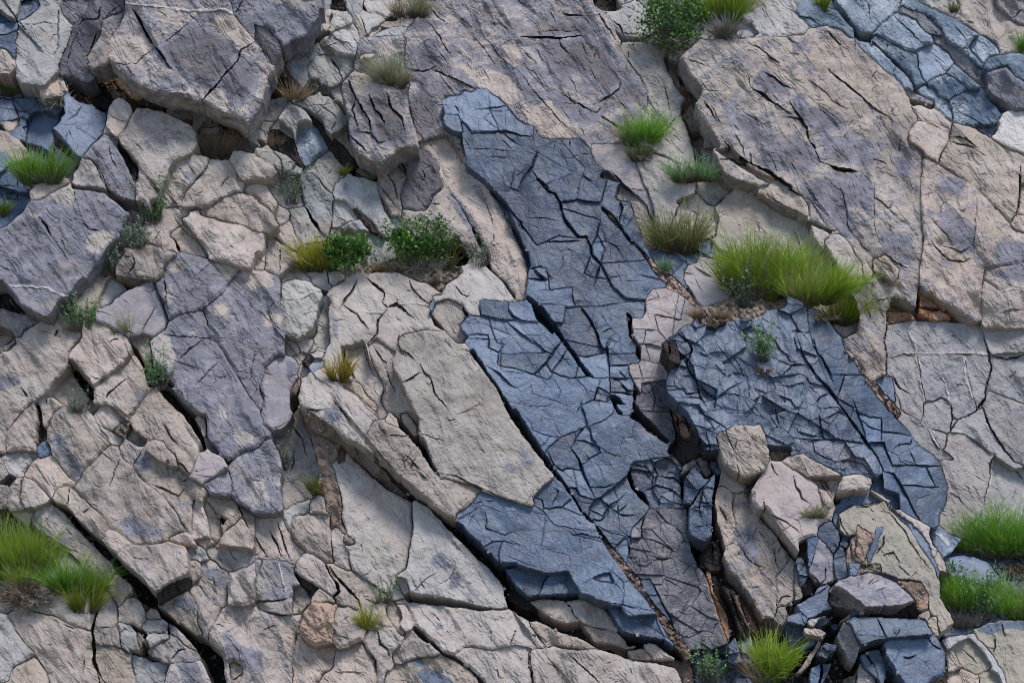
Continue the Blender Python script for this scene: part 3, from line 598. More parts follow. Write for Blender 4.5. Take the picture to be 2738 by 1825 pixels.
T rock_slab|violet-shouldered slab under the long rounded pale boulder|.1,-.03,.05,10,t,.3|I 1112,1122 1190,1012 1280,1072 1450,1152 1582,1242 1702,1322 1702,1422 1690,1568 M 1620,250 1610,310 1560,280 I 1510,1568 1380,1402 1260,1272 1130,1162
V .9|I 1120,1110 1200,1020 1260,1100 1200,1180
X 4 .1|I 1280,1290 1420,1350 1500,1380 1540,1330
X 3 .07|I 1620,1480 1640,1400
X 3 .07|I 1500,1220 1540,1260 1580,1240
T boulder|rounded lilac knob in the joint below the varnished slab|.15,0,.08,16,l,.3|I 1662,1022 1740,1012 1830,1062 1882,1132 1862,1172 1772,1232 1702,1272 1600,1222 1622,1112
T boulder|violet lump under the rounded lilac knob|.1,0,.05,12,v,.7|I 1722,1292 1782,1232 1890,1152 1932,1242 1932,1342 1890,1382 1782,1342
T rock_slab|mottled violet block right of the vertical joint at lower left|.12,-.03,.03,12,v,.6|I 2010,1062 2062,1012 2195,982 J 0,992 90,912 140,902 190,1002 210,1100 170,1250 200,1352 222,1422 200,1502 100,1545 0,1535 I 2195,1545 2080,1462 1962,1382 1942,1282 1930,1162
X 3 .07|I 2080,1190 2110,1240 2195,1255
V -.8|I 2100,1280 2195,1250 J 100,1400 0,1450 I 2130,1400
T boulder|wedge of light rock with a dark hollow below the violet lump|.0,0,.1,8,t,.1|I 1722,1405 1850,1380 1940,1410 2000,1510 M 2010,165 1950,230 1860,310 1840,200 1800,110 1720,30
H -.35|d|M 1815,130 1880,190 1900,190 1860,240 1840,180
T rock_fragment|slim grey column of rock left of the dark hollow|.0,0,.05,6,t,.1|M 1705,20 1800,120 1830,180 1865,320 1840,365 1770,365 1740,230 1700,150
T boulder|grey angular block in the lower joint tangle|.02,0,.05,6,t,.1|M 1620,30 1700,60 1740,240 1760,360 1640,360 1612,310
T boulder|pale triangular block at the right of the lower joint tangle|.02,0,.05,6,t,.05|M 2025,195 2060,230 2140,430 1990,415 1860,400 1870,320 1960,240
C rock_block|-.05,0,.05,6,t,.15|M 2000,90 2195,210 2195,480 2150,430 2040,180
C rock_block|-.05,0,.05,6,v,.3|M 1740,450 1830,420 1930,420 2195,470 2195,520 2060,600 1930,640 1830,570 1750,500
T boulder|grey pebble-like block above the square dark-sided block|.06,0,.08,10,t,.05|M 1430,350 1530,302 1580,320 1640,380 1640,412 1560,415 1440,385
T boulder|small grey stone in the joint right of the grey pebble-like block|.0,0,.08,8,t,.1|M 1640,360 1740,352 1790,390 1720,430 1660,410
T boulder|square block with pale top and black-brown right flank|.3,-.06,.06,6,t,.3|M 975,510 1060,440 1110,412 1280,412 1380,395 1545,412 1565,470 1575,560 1585,640 1420,720 1310,810 1200,690 1100,610 1020,530
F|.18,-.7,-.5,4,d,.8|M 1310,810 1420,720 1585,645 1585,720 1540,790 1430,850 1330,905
V -.8|M 1240,420 1540,420 1560,560 1580,640 1480,640 1280,540
T boulder|small rock with a violet top left of the square block|.14,0,.06,10,t,.2|M 890,290 960,282 1030,330 1100,400 1000,445 970,470 860,370
T rock_slab|long narrow ledge of rock above the black diagonal joint|.12,-.03,.05,8,t,.25|I 442,1392 480,1322 560,1292 640,1342 750,1472 M 820,140 900,215 900,265 860,360 850,380 700,240 540,80 I 540,1520 450,1440
X 4 .1|I 745,1475 690,1530
X 5 .12|I 590,1320 570,1420 540,1470
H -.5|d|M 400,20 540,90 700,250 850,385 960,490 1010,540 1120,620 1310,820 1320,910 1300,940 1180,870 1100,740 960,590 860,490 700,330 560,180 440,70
T rock_slab|grey slab running below the black diagonal joint|.0,.05,.08,8,t,.2|I 282,1568 300,1490 430,1430 480,1500 M 560,170 700,330 860,490 950,575 900,650 860,705 740,620 680,540 620,450 480,370 400,310 310,250 250,180
X 3 .06|M 380,220 420,150
V .6|M 460,330 560,300 610,380 580,420 480,370
X 4 .1|M 640,460 560,440 480,380 380,320 330,290
T boulder|grey rounded stone at the left above the big grass clump|.06,0,.1,12,t,.05|I 200,1192 270,1102 420,1082 482,1112 560,1202 632,1262 600,1312 550,1290 462,1332 432,1402 342,1312 230,1232
V .7|I 440,1270 480,1260 480,1310 440,1330
T boulder|small rounded grey stone near the left edge, mid lower|.04,0,.1,14,p,.05|I 42,1082 82,1012 180,987 290,1012 270,1062 200,1182 182,1212 70,1142
T boulder|little blue-grey round stone by the vertical crack|.04,0,.1,8,g,.1|I 300,992 350,932 390,982 382,1032 340,1052
T boulder|tan knob above the big grass clump|.12,0,.1,16,t,.03|I 168,1312 200,1242 260,1242 342,1312 420,1412 290,1472 210,1482 160,1392
T boulder|grey boulder left of the tan knob|.04,0,.1,12,t,.03|I 78,1352 182,1242 170,1312 160,1392 190,1492 122,1502 75,1432
T boulder|sliver of grey stone at the left edge above the big grass clump|.0,0,.1,8,t,.05|I 0,1082 25,1100 30,1202 20,1292 0,1292
T boulder|dark grey stone at the left edge above the big grass clump|.05,0,.1,8,t,.1|I 0,1292 72,1342 42,1432 M 0,80 I 0,1568
C rock_block|-.05,0,.15,8,t,.05|I 120,1505 240,1490 290,1500 250,1568 M 240,230 170,160 110,120
# M lower
T boulder|round-shouldered grey boulder behind the green grass at lower left|-.02,0,.1,20,t,.05|M 280,600 350,500 430,480 560,500 680,580 790,700 835,790 825,900 790,1040 760,1120 640,1100 400,1000 200,900 150,700
T rock_slab|broad grey slab at the bottom left below the grass roots|.02,0,.1,10,t,.1|M 80,1020 200,970 330,990 480,1010 620,1100 760,1130 770,1250 800,1400 830,1568 450,1568 400,1480 290,1290 230,1240 180,1200 120,1100
X 4 .1|M 540,1080 620,1110
X 3 .07|M 720,1340 690,1500
T boulder|pale boulder at the left edge near the bottom|.06,0,.1,14,p,.02|M 0,1000 70,1040 150,1170 250,1310 200,1390 110,1420 60,1540 20,1500 0,1460
T boulder|pale rounded boulder at the bottom left|.08,0,.12,20,t,.02|M 75,1540 110,1450 190,1390 290,1385 350,1420 460,1568 75,1568
C rock_block|-.03,0,.1,8,p,.05|M 0,1450 20,1500 50,1560 0,1568
T rock_slab|tall violet-capped slab right of the bottom left joint|.06,-.03,.05,8,t,.15|M 830,860 850,800 910,810 960,870 985,960 1000,1130 1010,1260 1000,1280 840,1250 790,1190 800,1060
V .9|M 830,870 960,880 980,1010 900,940 840,930
X 3 .06|M 830,1100 910,1100
X 8 .25|M 840,860 800,1020 770,1130 790,1250 790,1370 850,1520 890,1568
T rock_slab|grey slab at the bottom beneath the violet-capped slab|.04,-.03,.05,8,t,.15|M 810,1270 950,1260 1050,1290 1090,1400 1150,1568 880,1568 820,1400
T rock_fragment|ragged pale rock below the black diagonal joint|-.05,0,.05,6,t,.1|M 920,720 960,700 1080,740 1060,800 1010,850 1000,920 960,850 930,780
T boulder|cluster-topping tan rock below the square block|.05,0,.05,10,t,.15|M 1000,950 1080,900 1150,900 1200,1040 1170,1100 1110,1070 1000,1040
T boulder|small grey stone at the middle of the bottom left rubble|.02,0,.05,8,t,.1|M 1240,1000 1290,955 1340,950 1365,1000 1340,1025 1270,1020
T boulder|pale block with a cross crack in the bottom left rubble|.04,0,.05,8,p,.05|M 990,1070 1090,1090 1140,1170 1175,1290 1130,1305 1050,1290 1010,1250 1000,1130
X 3 .06|M 1010,1150 1060,1110
X 3 .06|M 1030,1100 1080,1120
T rock_fragment|small upright grey chip in the bottom left rubble|.03,0,.05,5,t,.05|M 1145,1170 1200,1160 1225,1190 1220,1280 1180,1300
T boulder|pale cracked stone with a blue facet in the bottom left rubble|.06,0,.05,8,p,.1|M 1205,1060 1310,1030 1370,1030 1360,1130 1340,1150 1240,1140 1205,1100
V 1|M 1365,1040 1430,1060 1460,1150 1380,1200 1350,1130
T boulder|grey stone below the cracked stone with blue facet|.04,0,.05,8,p,.05|M 1240,1160 1300,1135 1350,1150 1400,1200 1320,1230 1240,1220
T boulder|violet and tan stone with a dark left tip in the bottom left rubble|.1,0,.05,8,t,.5|M 1280,1300 1340,1230 1430,1190 1500,1190 1560,1270 1640,1310 1640,1380 1480,1395 1390,1395 1360,1330
X 4 .08|M 1430,1370 1500,1290 1570,1290
V -.7|M 1380,1240 1420,1230 1420,1320 1390,1330
C rock_block|.0,0,.05,6,t,.15|M 1440,1050 1600,1230 1650,1280 1560,1260 1470,1170
T rock_slab|violet-faced slab at the bottom in the left rubble|.06,0,.05,8,t,.3|M 1410,1420 1560,1395 1650,1395 1690,1470 1760,1568 1350,1568 1370,1500
V 1|M 1500,1420 1640,1400 1700,1568 1560,1568
T boulder|lichen-stained grey stone at the bottom left centre|.0,0,.05,8,p,.0|M 1110,1380 1180,1340 1240,1400 1280,1430 1410,1420 1360,1568 1180,1568
H -.4|d|M 1080,1290 1180,1310 1230,1150 1100,1070 1150,1120 1200,1130 1230,1330 1200,1330 1100,1310
H -.45|d|M 1310,930 1400,970 1500,1050 1600,1140 1720,1210 1840,1310 1870,1440 1880,1568 1850,1560 1760,1440 1660,1290 1560,1180 1440,1060 1350,1000
T rock_slab|grey ledge above the lower black diagonal joint|.06,-.03,.05,8,t,.2|M 1330,910 1440,850 1560,800 1620,870 1660,930 1650,1060 1690,1150 1650,1180 1500,1060 1380,960
V .7|M 1420,880 1560,840 1640,900 1640,970 1500,950
T rock_slab|mottled slab right of the square block|.05,-.02,.03,8,t,.35|M 1700,560 1790,545 1850,600 1915,650 1905,780 1900,900 1860,960 1800,1100 1740,1180 1690,1150 1650,1050 1660,930 1640,860 1600,800 1660,700
V .8|M 1700,590 1900,650 1890,800 1740,680
T boulder|small tan stone at the right shoulder of the square block|.1,0,.08,8,t,.0|M 1575,540 1640,530 1690,600 1690,670 1620,710 1590,690 1585,600
T boulder|pale small flat block above the mottled slab|.06,0,.06,6,p,.05|M 1570,425 1680,415 1755,520 1740,540 1575,530
X 3 .07|M 1635,425 1630,490
T boulder|rounded mottled boulder in the lower left centre|.14,-.02,.06,14,t,.35|M 1925,650 2060,600 2195,520 N 60,540 130,620 180,860 0,885 M 2080,885 2070,920 1980,900 1912,880
T rock_slab|large pale slab with violet stains at bottom left centre|.08,-.02,.05,12,t,.3|M 1870,940 2080,910 2195,890 N 180,870 200,1000 400,990 350,1150 320,1350 310,1568 M 1950,1568 1900,1440 1920,1340 1780,1200 1750,1160
V .8|M 1880,1130 1900,1220 1920,1320 2195,1500 2195,1340 1980,1230
X 3 .07|N 60,1130 120,1100 200,1080
X 4 .1|N 0,880 150,875 270,860
X 4 .1|N 50,960 170,985 400,995
T boulder|small pale stone at the bottom edge of the black joint|.05,0,.05,10,t,.05|M 1910,1400 1970,1370 2040,1440 2030,1520 1960,1568 1930,1500
X 4 .1|M 1950,1550 2040,1470
# ---- pale block column left of the bulging outcrop
G rock_block|-.25,0,.1,6,t,.15|F 230,900 640,900 720,1568 J 400,400 350,1500 200,1500 0,900 F 200,1500
C rock_block|-.15,0,.25,6,p,.05|F 230,930 310,820 420,870 480,960 440,972 340,952 240,982
C rock_block|-.15,0,.25,6,p,.05|F 410,870 540,890 612,930 640,1000 510,995
T boulder|small dark-cornered stone under the yellow bush|-.08,0,.1,6,p,.1|F 620,920 700,920 780,970 740,990 630,990
T boulder|pale stone with a vertical split left of the yellow bush|.06,0,.08,12,t,.06|F 95,602 200,650 300,720 350,800 300,852 220,912 150,902 88,872
X 4 .1|F 210,690 215,900
T boulder|grey half-round stone left of the split pale stone|.02,0,.08,10,t,.05|F 0,770 20,745 82,740 86,850 60,882 0,872 E 2110,860
T boulder|upright pale block with rounded corners beside the varnished slab|.1,0,.03,14,p,.08|F 222,1142 240,982 340,952 440,962 520,1032 532,1152 510,1252 482,1352 470,1412 362,1442 250,1412 236,1282
X 2.5 .05|F 240,1130 400,1120 520,1060
H -.35|d|F 480,1360 520,1290 540,1400 480,1440 250,1440 250,1415 360,1445
C rock_block|-.12,.1,.0,6,p,.2|F 540,1160 640,1110 640,1400 590,1568 500,1568 520,1300
T rock_fragment|pale grey stone in the rubble below the upright pale block|-.06,0,.1,6,t,.05|F 255,1445 380,1445 380,1540 J 380,170 330,200 252,182
T rock_fragment|tan chip at the right of the rubble below the upright block|-.08,0,.1,5,t,.0|F 360,1480 440,1450 480,1480 440,1540 390,1550
T rubble_stone|thin blue-grey flake stuck in the rubble by the yellow plant|-.02,-.3,.1,2,g,.0|J 460,350 500,260 550,240 550,310 500,340
T rubble_stone|pinkish chip above the blue-grey flake|-.06,0,.1,3,t,.0|J 500,190 530,140 600,160 570,200
T rubble_stone|small grey chip below the blue-grey flake|-.06,0,.1,4,t,.1|J 350,350 400,310 450,330 430,380 380,380
T rubble_stone|dark little stone in the rubble centre|-.08,0,.1,4,d,.2|J 420,250 460,220 480,250 440,290
T rubble_stone|tiny tan stone left of the rubble centre|-.08,0,.1,4,t,.0|J 330,220 400,190 420,230 370,270
T boulder|rounded lilac block left of the brown hanging shard|.08,-.03,.03,14,l,.25|J 62,402 92,292 200,202 280,212 342,262 342,402 290,502 300,652 332,682 220,802 150,832 82,792 72,682 82,562
V .9|J 280,260 330,260 320,400 280,420
X 5 .12|J 45,430 60,520 80,600
T rock_fragment|brown hanging shard in the black slot beside the tan outcrop|.05,0,.1,4,r,.0|J 290,502 370,400 387,440 332,542 300,562
H -.4|d|J 300,560 340,540 390,440 350,560 370,640 330,680 300,650
C rock_block|-.2,.15,0,8,v,.25|J 330,680 390,640 430,760 490,900 500,1050 550,1200 480,1200 490,1340 460,1420 280,1520 240,1340 280,1180 200,1000 150,880 300,820
X 5 .1|J 330,800 400,900 440,1050
X 4 .08|J 300,1180 340,1100 320,980
# bulging tan outcrop
C rock_block|-.1,0,.5,6,s,.0|F 880,930 1000,850 1150,800 1300,800 1500,830 1700,860 1750,830 1730,910 1600,970 1560,1060 1450,1000 1300,935 1130,892
T rock_outcrop|bulging tan outcrop with smooth stepped top below the bushes|.15,.05,.25,18,n,.03|F 630,1200 650,1090 700,990 810,930 930,900 1180,890 1330,950 1450,980 1570,1080 1500,1110 1470,1200 1480,1260 1560,1340 1700,1500 J 1800,190 1600,100 1300,100 1200,180 1100,480 1060,640 1030,740 870,560 730,440 640,370 600,150 F 630,1500
X 6 .12|F 860,960 820,1050 760,1120 720,1200
X 7 .14|F 940,940 1010,1000 1085,1070 1070,1140
X 6 .12|F 740,1170 850,1250 910,1320 960,1380
X 7 .16|F 1065,1140 1110,1190 1190,1160 1250,1220 1330,1280
X 5 .1|F 1300,950 1310,1020 1400,1110 1460,1160
X 6 .12|F 1110,1210 1040,1300 1030,1420 940,1500 J 940,100
X 5 .1|F 1220,1420 1200,1500 1240,1568
X 6 .12|J 740,150 790,300 850,420
X 4 .08|J 900,60 940,240 1000,380
W 2|F 880,1235 980,1230 1090,1235
W 2|F 1200,1160 1340,1150 1450,1170
V .8|F 650,1260 700,1270 710,1500 650,1400
F|.0,.1,.05,10,n,.05|J 720,140 930,100 960,240 1060,400 1092,470 1062,640 1092,722 1042,745 1012,692 870,552 740,442 830,412 760,300
T rock_slab|rounded tan hump on the right of the stepped outcrop top|.12,-.05,.3,14,n,.04|F 1570,1080 1600,1000 1740,912 1728,850 1790,825 1900,832 1990,882 2080,972 2195,1135 1890,1145 1890,1262 1810,1285 1760,1180 1630,1120 1510,1140 1480,1100
X 5 .1|F 1680,1000 1740,1080 1800,1100
T rock_slab|smooth tan block left of the slate band's stepped corner|.08,-.05,.1,12,n,.04|F 1500,1150 1630,1120 1740,1170 1810,1280 1720,1345 1790,1450 J 1810,90 1740,20 F 1700,1500 1560,1340 1480,1250
X 8 .2|F 1750,1190 1790,1270
T rock_fragment|pale blue flake standing on the outcrop beside the smooth block|.2,0,.05,2,g,.0|F 1465,1160 1495,1120 1505,1190 1495,1215 1470,1200
H -.3|d|F 1480,1230 1560,1330 1690,1480 J 1790,180 1800,190 1740,150 1620,20 F 1520,1340
T rock_slab|big sunlit tan slab with jagged left rim in the centre|.3,-.06,.0,12,n,.06|J 1205,100 1240,30 1400,0 1600,0 1700,100 1800,192 1930,302 2050,482 2195,765 K 60,790 260,1070 345,1240 200,1400 180,1450 0,1400 J 1990,1372 1900,1322 1700,1242 1570,1220 1500,1112 1440,952 1380,852 1380,742 1330,652 1280,552 1240,442 1172,332 1160,252
X 5 .12|J 1390,280 1420,350 1480,390 1520,520 1560,580 1620,670
X 4 .09|J 1240,440 1300,410 1390,340
X 2.5 .05|J 1700,700 1820,650 1910,600
X 4 .08|J 1210,150 1280,180 1340,240
X 3 .05|J 1380,850 1500,890 1600,920
X 5 .1|J 1570,1190 1700,1220 1820,1290 2050,1390 2195,1430
X 3 .06|J 1600,740 1640,760 1690,740
V .6|J 1780,930 1840,940 1900,1040 1860,1020
V .5|J 2050,1120 2195,1080 2195,1200 2080,1180
V .6|K 60,940 230,1040 220,1170 100,1130
T rock_slab|narrow tan slab stepped below the jagged rim|.12,-.05,.0,8,t,.03|J 940,112 1030,72 1092,122 1190,182 1160,252 1172,340 1240,450 1282,562 1340,682 1380,752 1372,852 1272,872 1222,722 1150,662 1090,622 1060,592 1100,462 1000,302
X 5 .1|J 1000,140 1050,210 1110,280
X 4 .08|J 1110,320 1140,440 1190,520
T rock_slab|slender tan rib behind the tooth-shaped slab|.14,-.05,.05,8,t,.02|J 1225,700 1280,690 1370,790 1372,860 1340,880 1260,790
T pebble|cream cap stone at the tip of the tooth-shaped slab|.28,0,.1,5,t,.0|J 1095,755 1130,712 1212,770 1210,805 1150,790
T rock_slab|tooth-shaped tan slab overhanging the long black underside|.34,-.1,.05,10,t,.05|J 952,852 990,772 1070,742 1150,792 1242,852 1282,882 1392,1002 1482,1152 1550,1222 1500,1262 1600,1242 1890,1322 1852,1402 1762,1502 1640,1562 1540,1482 1402,1372 1252,1252 1062,1082 930,982
X 4 .08|J 1130,880 1200,870 1280,885
X 4 .09|J 1260,1030 1330,1100 1390,1150
X 3 .06|J 1300,1180 1340,1090 1370,1030
X 5 .1|J 1390,1180 1440,1230
V .8|J 1560,1250 1700,1270 1880,1320 1700,1300
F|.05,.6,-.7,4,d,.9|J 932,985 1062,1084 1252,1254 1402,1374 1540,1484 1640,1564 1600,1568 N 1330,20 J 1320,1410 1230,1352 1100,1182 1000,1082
H -.2|d|J 1380,865 1430,900 1450,960 1500,1110 1560,1215 1500,1160 1400,1000 1290,885 1210,780 1215,740 1270,800 1340,885
T boulder|elongated tan boulder with a violet blot pointing down right|.35,-.02,.08,16,t,.08|J 390,402 480,362 560,330 640,370 730,452 860,562 1000,702 1032,742 980,772 950,852 930,985 840,932 770,892 650,792 480,692 390,622 370,542
V 1|J 590,650 720,630 750,720 650,765 590,720
X 4 .09|J 650,570 720,650 770,710 830,780
X 5 .1|J 430,650 500,665 570,655
T rock_fragment|tan sliver wedged above the elongated boulder|.16,-.1,.05,6,t,.03|J 735,445 790,412 880,450 960,560 1030,640 1010,690 870,552
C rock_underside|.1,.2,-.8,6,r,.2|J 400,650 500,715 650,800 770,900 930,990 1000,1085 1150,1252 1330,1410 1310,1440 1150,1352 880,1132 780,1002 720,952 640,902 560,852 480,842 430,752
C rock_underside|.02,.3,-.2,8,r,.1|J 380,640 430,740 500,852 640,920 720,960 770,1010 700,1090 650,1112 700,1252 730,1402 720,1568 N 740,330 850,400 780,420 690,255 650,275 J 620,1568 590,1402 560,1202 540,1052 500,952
T rock_slab|large smooth grey-tan slab in the shade of the tooth-shaped slab|.0,-.06,.06,14,n,.1|J 650,1112 720,1042 770,1022 900,1132 1000,1232 1150,1352 1310,1432 N 1330,40 1325,300 1292,452 1282,582 1272,632 1180,672 1200,752 1260,835 1160,805 1000,712 820,592 770,432 860,412 740,182 J 730,1402 680,1202
X 3 .06|N 900,400 905,480
T rock_fragment|thin grey splinter left of the large smooth slab|-.03,.1,0,5,t,.05|N 650,290 690,255 740,322 742,422 800,482 775,612 700,582 660,502
T rock_fragment|flat brown flake leaning on the top of the large smooth slab|.04,0,.1,4,r,.0|J 700,1000 740,955 775,1000 760,1090 700,1110
T boulder|small grey stone under the olive tuft|-.04,0,.08,10,t,.02|J 460,1482 470,1432 570,1402 592,1502 N 640,152 540,152 460,132
T rock_slab|tan block with rounded top at the left of the deep vertical joint|.0,0,.05,12,t,.03|N 330,182 360,152 430,142 640,155 642,282 652,560 560,532 430,452 350,392 310,302
C rock_block|-.1,0,.05,10,p,.05|N 260,150 300,90 460,30 462,140 330,180 310,302 350,392 280,260
# ---- N lower
C rock_block|-.12,0,.05,6,v,.25|N 0,150 200,150 340,380 420,470 330,540 100,520 0,530
X 5 .12|N 0,340 60,440 110,510
X 5 .12|N 120,280 190,400 240,520
X 4 .1|N 200,220 240,360 300,520
T boulder|blue-violet block with a white quartz thread at the bottom left centre|.05,-.03,.05,8,v,.45|N 0,532 250,542 310,602 372,742 340,822 270,862 150,882 0,882 M 2150,700
W 3|N 200,570 225,660 250,740 265,800
T rock_fragment|dark grey recessed face left of the pinkish square stone|-.08,-.1,0,6,t,.2|N 320,770 400,742 480,852 460,912 400,962 390,992 315,987 320,852
T rock_fragment|grey-blue small block above the large violet-stained slab|.02,0,.05,6,v,.3|N 0,890 150,882 270,870 315,850 315,985 180,980 50,950
T rock_slab|overhanging tan block with a dark left underside in the bottom middle|.12,0,.05,8,t,.03|N 340,622 400,562 420,490 470,490 560,542 600,632 702,762 700,802 652,842 682,892 580,882 532,772 440,712
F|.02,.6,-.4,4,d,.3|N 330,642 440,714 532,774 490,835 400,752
T boulder|small wedge of tan rock above the pinkish square stone|.08,0,.05,8,t,.02|N 490,852 540,775 600,800 650,845 682,892 580,885 480,880
T rock_slab|tan slab left of the yellow-green tuft in the bottom middle|.04,-.03,.05,8,t,.02|N 640,642 700,700 830,832 862,872 850,932 720,912 672,852 712,802 692,742
T rock_slab|long tan slab running to the grey tuft in the bottom middle|.02,-.05,.08,8,t,.02|N 615,582 660,572 850,682 1000,772 1060,832 1050,902 1172,1102 1060,1082 900,932 850,832 700,692
X 3 .07|N 920,850 1020,920
X 8 .25|N 580,550 630,640 690,740 705,800 670,850 690,900
X 7 .2|N 640,590 700,690 800,790 860,860 890,930
T boulder|pinkish square stone near the bottom middle|.14,0,.08,14,o2,.0|N 410,992 440,922 470,902 580,892 690,932 662,992 652,1122 647,1222 590,1247 510,1252 440,1212 405,1102
T boulder|rounded grey stone with a rusty chin beside the pinkish square stone|.13,0,.08,14,t,.02|N 680,992 700,932 790,912 850,962 892,1102 887,1202 820,1232 780,1272 700,1242 655,1202 662,1082
X 3 .06|N 740,1040 790,1010
X 3 .06|N 690,1170 750,1180 800,1195
T rock_slab|tan rock with a rusty stain below the pinkish square stone|.02,0,.08,10,t,.02|N 350,1150 410,1212 510,1262 650,1245 655,1332 672,1422 590,1482 410,1568 320,1568 330,1402
T rock_slab|tan rock mass at the bottom edge below the rounded grey stone|.06,0,.08,12,t,.05|N 660,1402 700,1312 820,1242 890,1222 940,1302 990,1422 1022,1568 560,1568 600,1492 680,1432
X 3 .06|N 680,1480 780,1480 920,1490
T rock_slab|grooved tan rock right of the yellow-green tuft|.05,0,.08,10,t,.03|N 950,1172 990,1092 1060,1090 1172,1102 1250,1192 1172,1312 1152,1352 1150,1430 1060,1568 1030,1402 960,1302 940,1222
X 6 .14|N 1030,1120 1060,1240 1110,1280 1150,1350
X 5 .12|N 960,1300 1010,1380 1030,1500
T boulder|faceted pale rock in the bottom middle with bluish tint|.06,0,.08,8,t,.12|N 1160,1322 1250,1202 1330,1122 1380,1212 1512,1312 1490,1342 1300,1372 1220,1402 1180,1362
C rock_block|-.05,0,.08,6,t,.02|N 1120,942 1190,962 1240,1032 1180,1062 1250,1180 1170,1100 1110,992
T rock_fragment|small stepped grey chips at the left tip of the long bottom slab|.0,0,.05,4,t,.1|N 1250,900 1330,1002 1352,1082 1290,1102 1240,1052 1280,962
T rock_slab|triangular grey-tan slab above the long black gap|.06,-.06,.03,10,n,.12|N 1325,42 1352,30 1450,92 1600,252 1800,452 1950,582 2042,702 2152,902 2120,932 2012,947 1850,912 1700,882 1560,852 1290,812 1270,702 1180,662 1282,602 1292,482 1332,292
V .9|N 1640,640 1700,630 1720,700 1690,780 1635,770
V .7|N 1480,530 1560,480 1640,570 1660,610 1500,600
X 2.5 .05|N 1330,820 1450,690 1560,620
X 3 .06|N 1380,690 1440,790
F|.0,.5,-.1,5,t,.3|N 1172,662 1270,702 1302,805 1250,832 1190,722
H -.45|d|N 1260,835 1300,812 1560,852 1700,882 1850,912 2012,947 2130,932 2195,955 2100,952 1900,957 1660,932 1480,912 1300,892
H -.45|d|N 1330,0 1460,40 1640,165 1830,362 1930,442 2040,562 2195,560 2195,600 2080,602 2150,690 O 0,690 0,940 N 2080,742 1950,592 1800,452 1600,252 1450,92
T rock_slab|long tan slab along the bottom with violet blots|.04,-.04,.06,10,t,.12|N 1250,892 1480,912 1660,932 1900,957 2140,942 O 0,942 160,1042 200,1132 305,1258 190,1272 0,1252 N 2130,1262 1990,1282 1860,1262 1760,1252 1700,1330 1560,1290 1450,1142 1345,1090 1300,962
X 4 .08|N 1480,980 1560,1050
X 3 .07|N 1970,1120 1985,1220
X 4 .1|N 2140,1250 2180,1160 2195,1120
V .7|N 1480,1060 1590,1080 1560,1130
T rock_slab|tan slab at the bottom edge right of the black diagonal crack|.02,-.04,.06,10,t,.1|N 1700,1312 1770,1262 1990,1287 2140,1257 2195,1245 O 190,1275 185,1330 200,1420 215,1568 N 2050,1568 1930,1522 1800,1422 1690,1342
X 3 .07|N 2030,1440 2060,1540
H -.4|d|N 1345,1090 1450,1190 1570,1300 1700,1352 1850,1472 1990,1568 1930,1568 1800,1460 1680,1370 1550,1300 1400,1180 1340,1130
T rock_slab|tan slab with dark blue lichen-like blots at the bottom edge|.0,-.03,.06,8,t,.05|N 1160,1452 1220,1402 1310,1372 1520,1342 1690,1372 1830,1472 1930,1568 1050,1568 1100,1472
B 1|N 1320,1370 1400,1358 1430,1400 1400,1440 1330,1430
B 1|N 1330,1500 1450,1440 1600,1500 1690,1568 1430,1568 1400,1530
# O tan under slate
H -.4|d|O 0,690 160,840 620,820 830,900 960,1130 1300,1200 1540,1370 1300,1400 1000,1385 560,1290 330,1255 160,1030 0,935
T rock_fragment|crumbly dark strip of shards beside the lower slate plate|-.12,.1,0,3,d,.3|O 0,700 60,760 160,850 250,970 160,955 0,880
T rock_slab|tan slab with rounded left tip below the black joint at the bottom|.0,-.03,.08,10,t,.03|O 165,1052 230,1042 400,1132 620,1202 742,1272 580,1282 430,1252 330,1258 250,1172 190,1112
T rock_slab|large pale slab at the bottom edge of the middle|.05,-.04,.08,12,t,.06|O 180,1302 250,1272 380,1256 560,1292 740,1282 900,1332 1040,1382 1240,1402 1400,1442 1510,1568 222,1568 200,1422
X 6 .12|O 520,1330 640,1450 700,1500 770,1568
X 8 .15|O 165,1320 170,1420 215,1568
T rock_slab|tan plate peeping out under the lower slate, left one|-.04,-.03,.06,8,t,.08|O 165,882 330,862 470,872 510,932 545,1002 600,1052 470,1072 400,1042 290,982 220,922
T rock_slab|tan plate peeping out under the lower slate, right one|-.02,-.03,.06,8,t,.1|O 480,882 620,862 750,902 822,962 935,1122 905,1145 700,1092 620,1062 550,1002 515,922
T rock_slab|thin tan strip under the two peeping plates|-.06,-.03,.06,8,t,.08|O 620,1082 760,1102 930,1152 1000,1252 1090,1262 980,1282 830,1242 720,1222
T rock_fragment|tan wedge in the black joint near the bottom seam|-.08,0,.06,8,t,.08|O 980,1292 1110,1282 1200,1322 1232,1372 1020,1372
T rock_fragment|grey wedge at the bottom end of the slate seam|-.08,0,.06,8,t,.15|O 1130,1242 1220,1232 1340,1322 1412,1362 1240,1372 1150,1292
C rock_block|-.1,0,.1,6,r,.05|O 1240,1405 1400,1370 1540,1370 1560,1568 1510,1568 1400,1442
# ---- slate band
L slate_layer|long upper stretch of the dark blue slate band through the middle|.12,-.05,0,3,b,.0|B 1560,850 1640,805 1740,800 1750,765 1820,780 1870,750 1950,750 2040,820 2110,880 C 60,990 130,1040 200,1060 260,1150 430,1165 600,1170 690,1250 690,1350 780,1430 760,1490 G 820,115 930,150 900,290 1020,310 1050,400 1100,540 1140,670 1155,712 1200,830 1260,900 1330,985 1200,1020 1155,1090 1130,1130 950,1145 740,1180 600,1172 240,1150 140,1092 190,860 140,680 60,520 0,380 F 2195,600 2140,400 2000,200 1900,60 B 1790,1400 1760,1250 1740,1110 1650,1100 1590,1030 1575,980 1600,950
X 3 .06|B 1600,950 1710,960 1730,1040 1750,1110
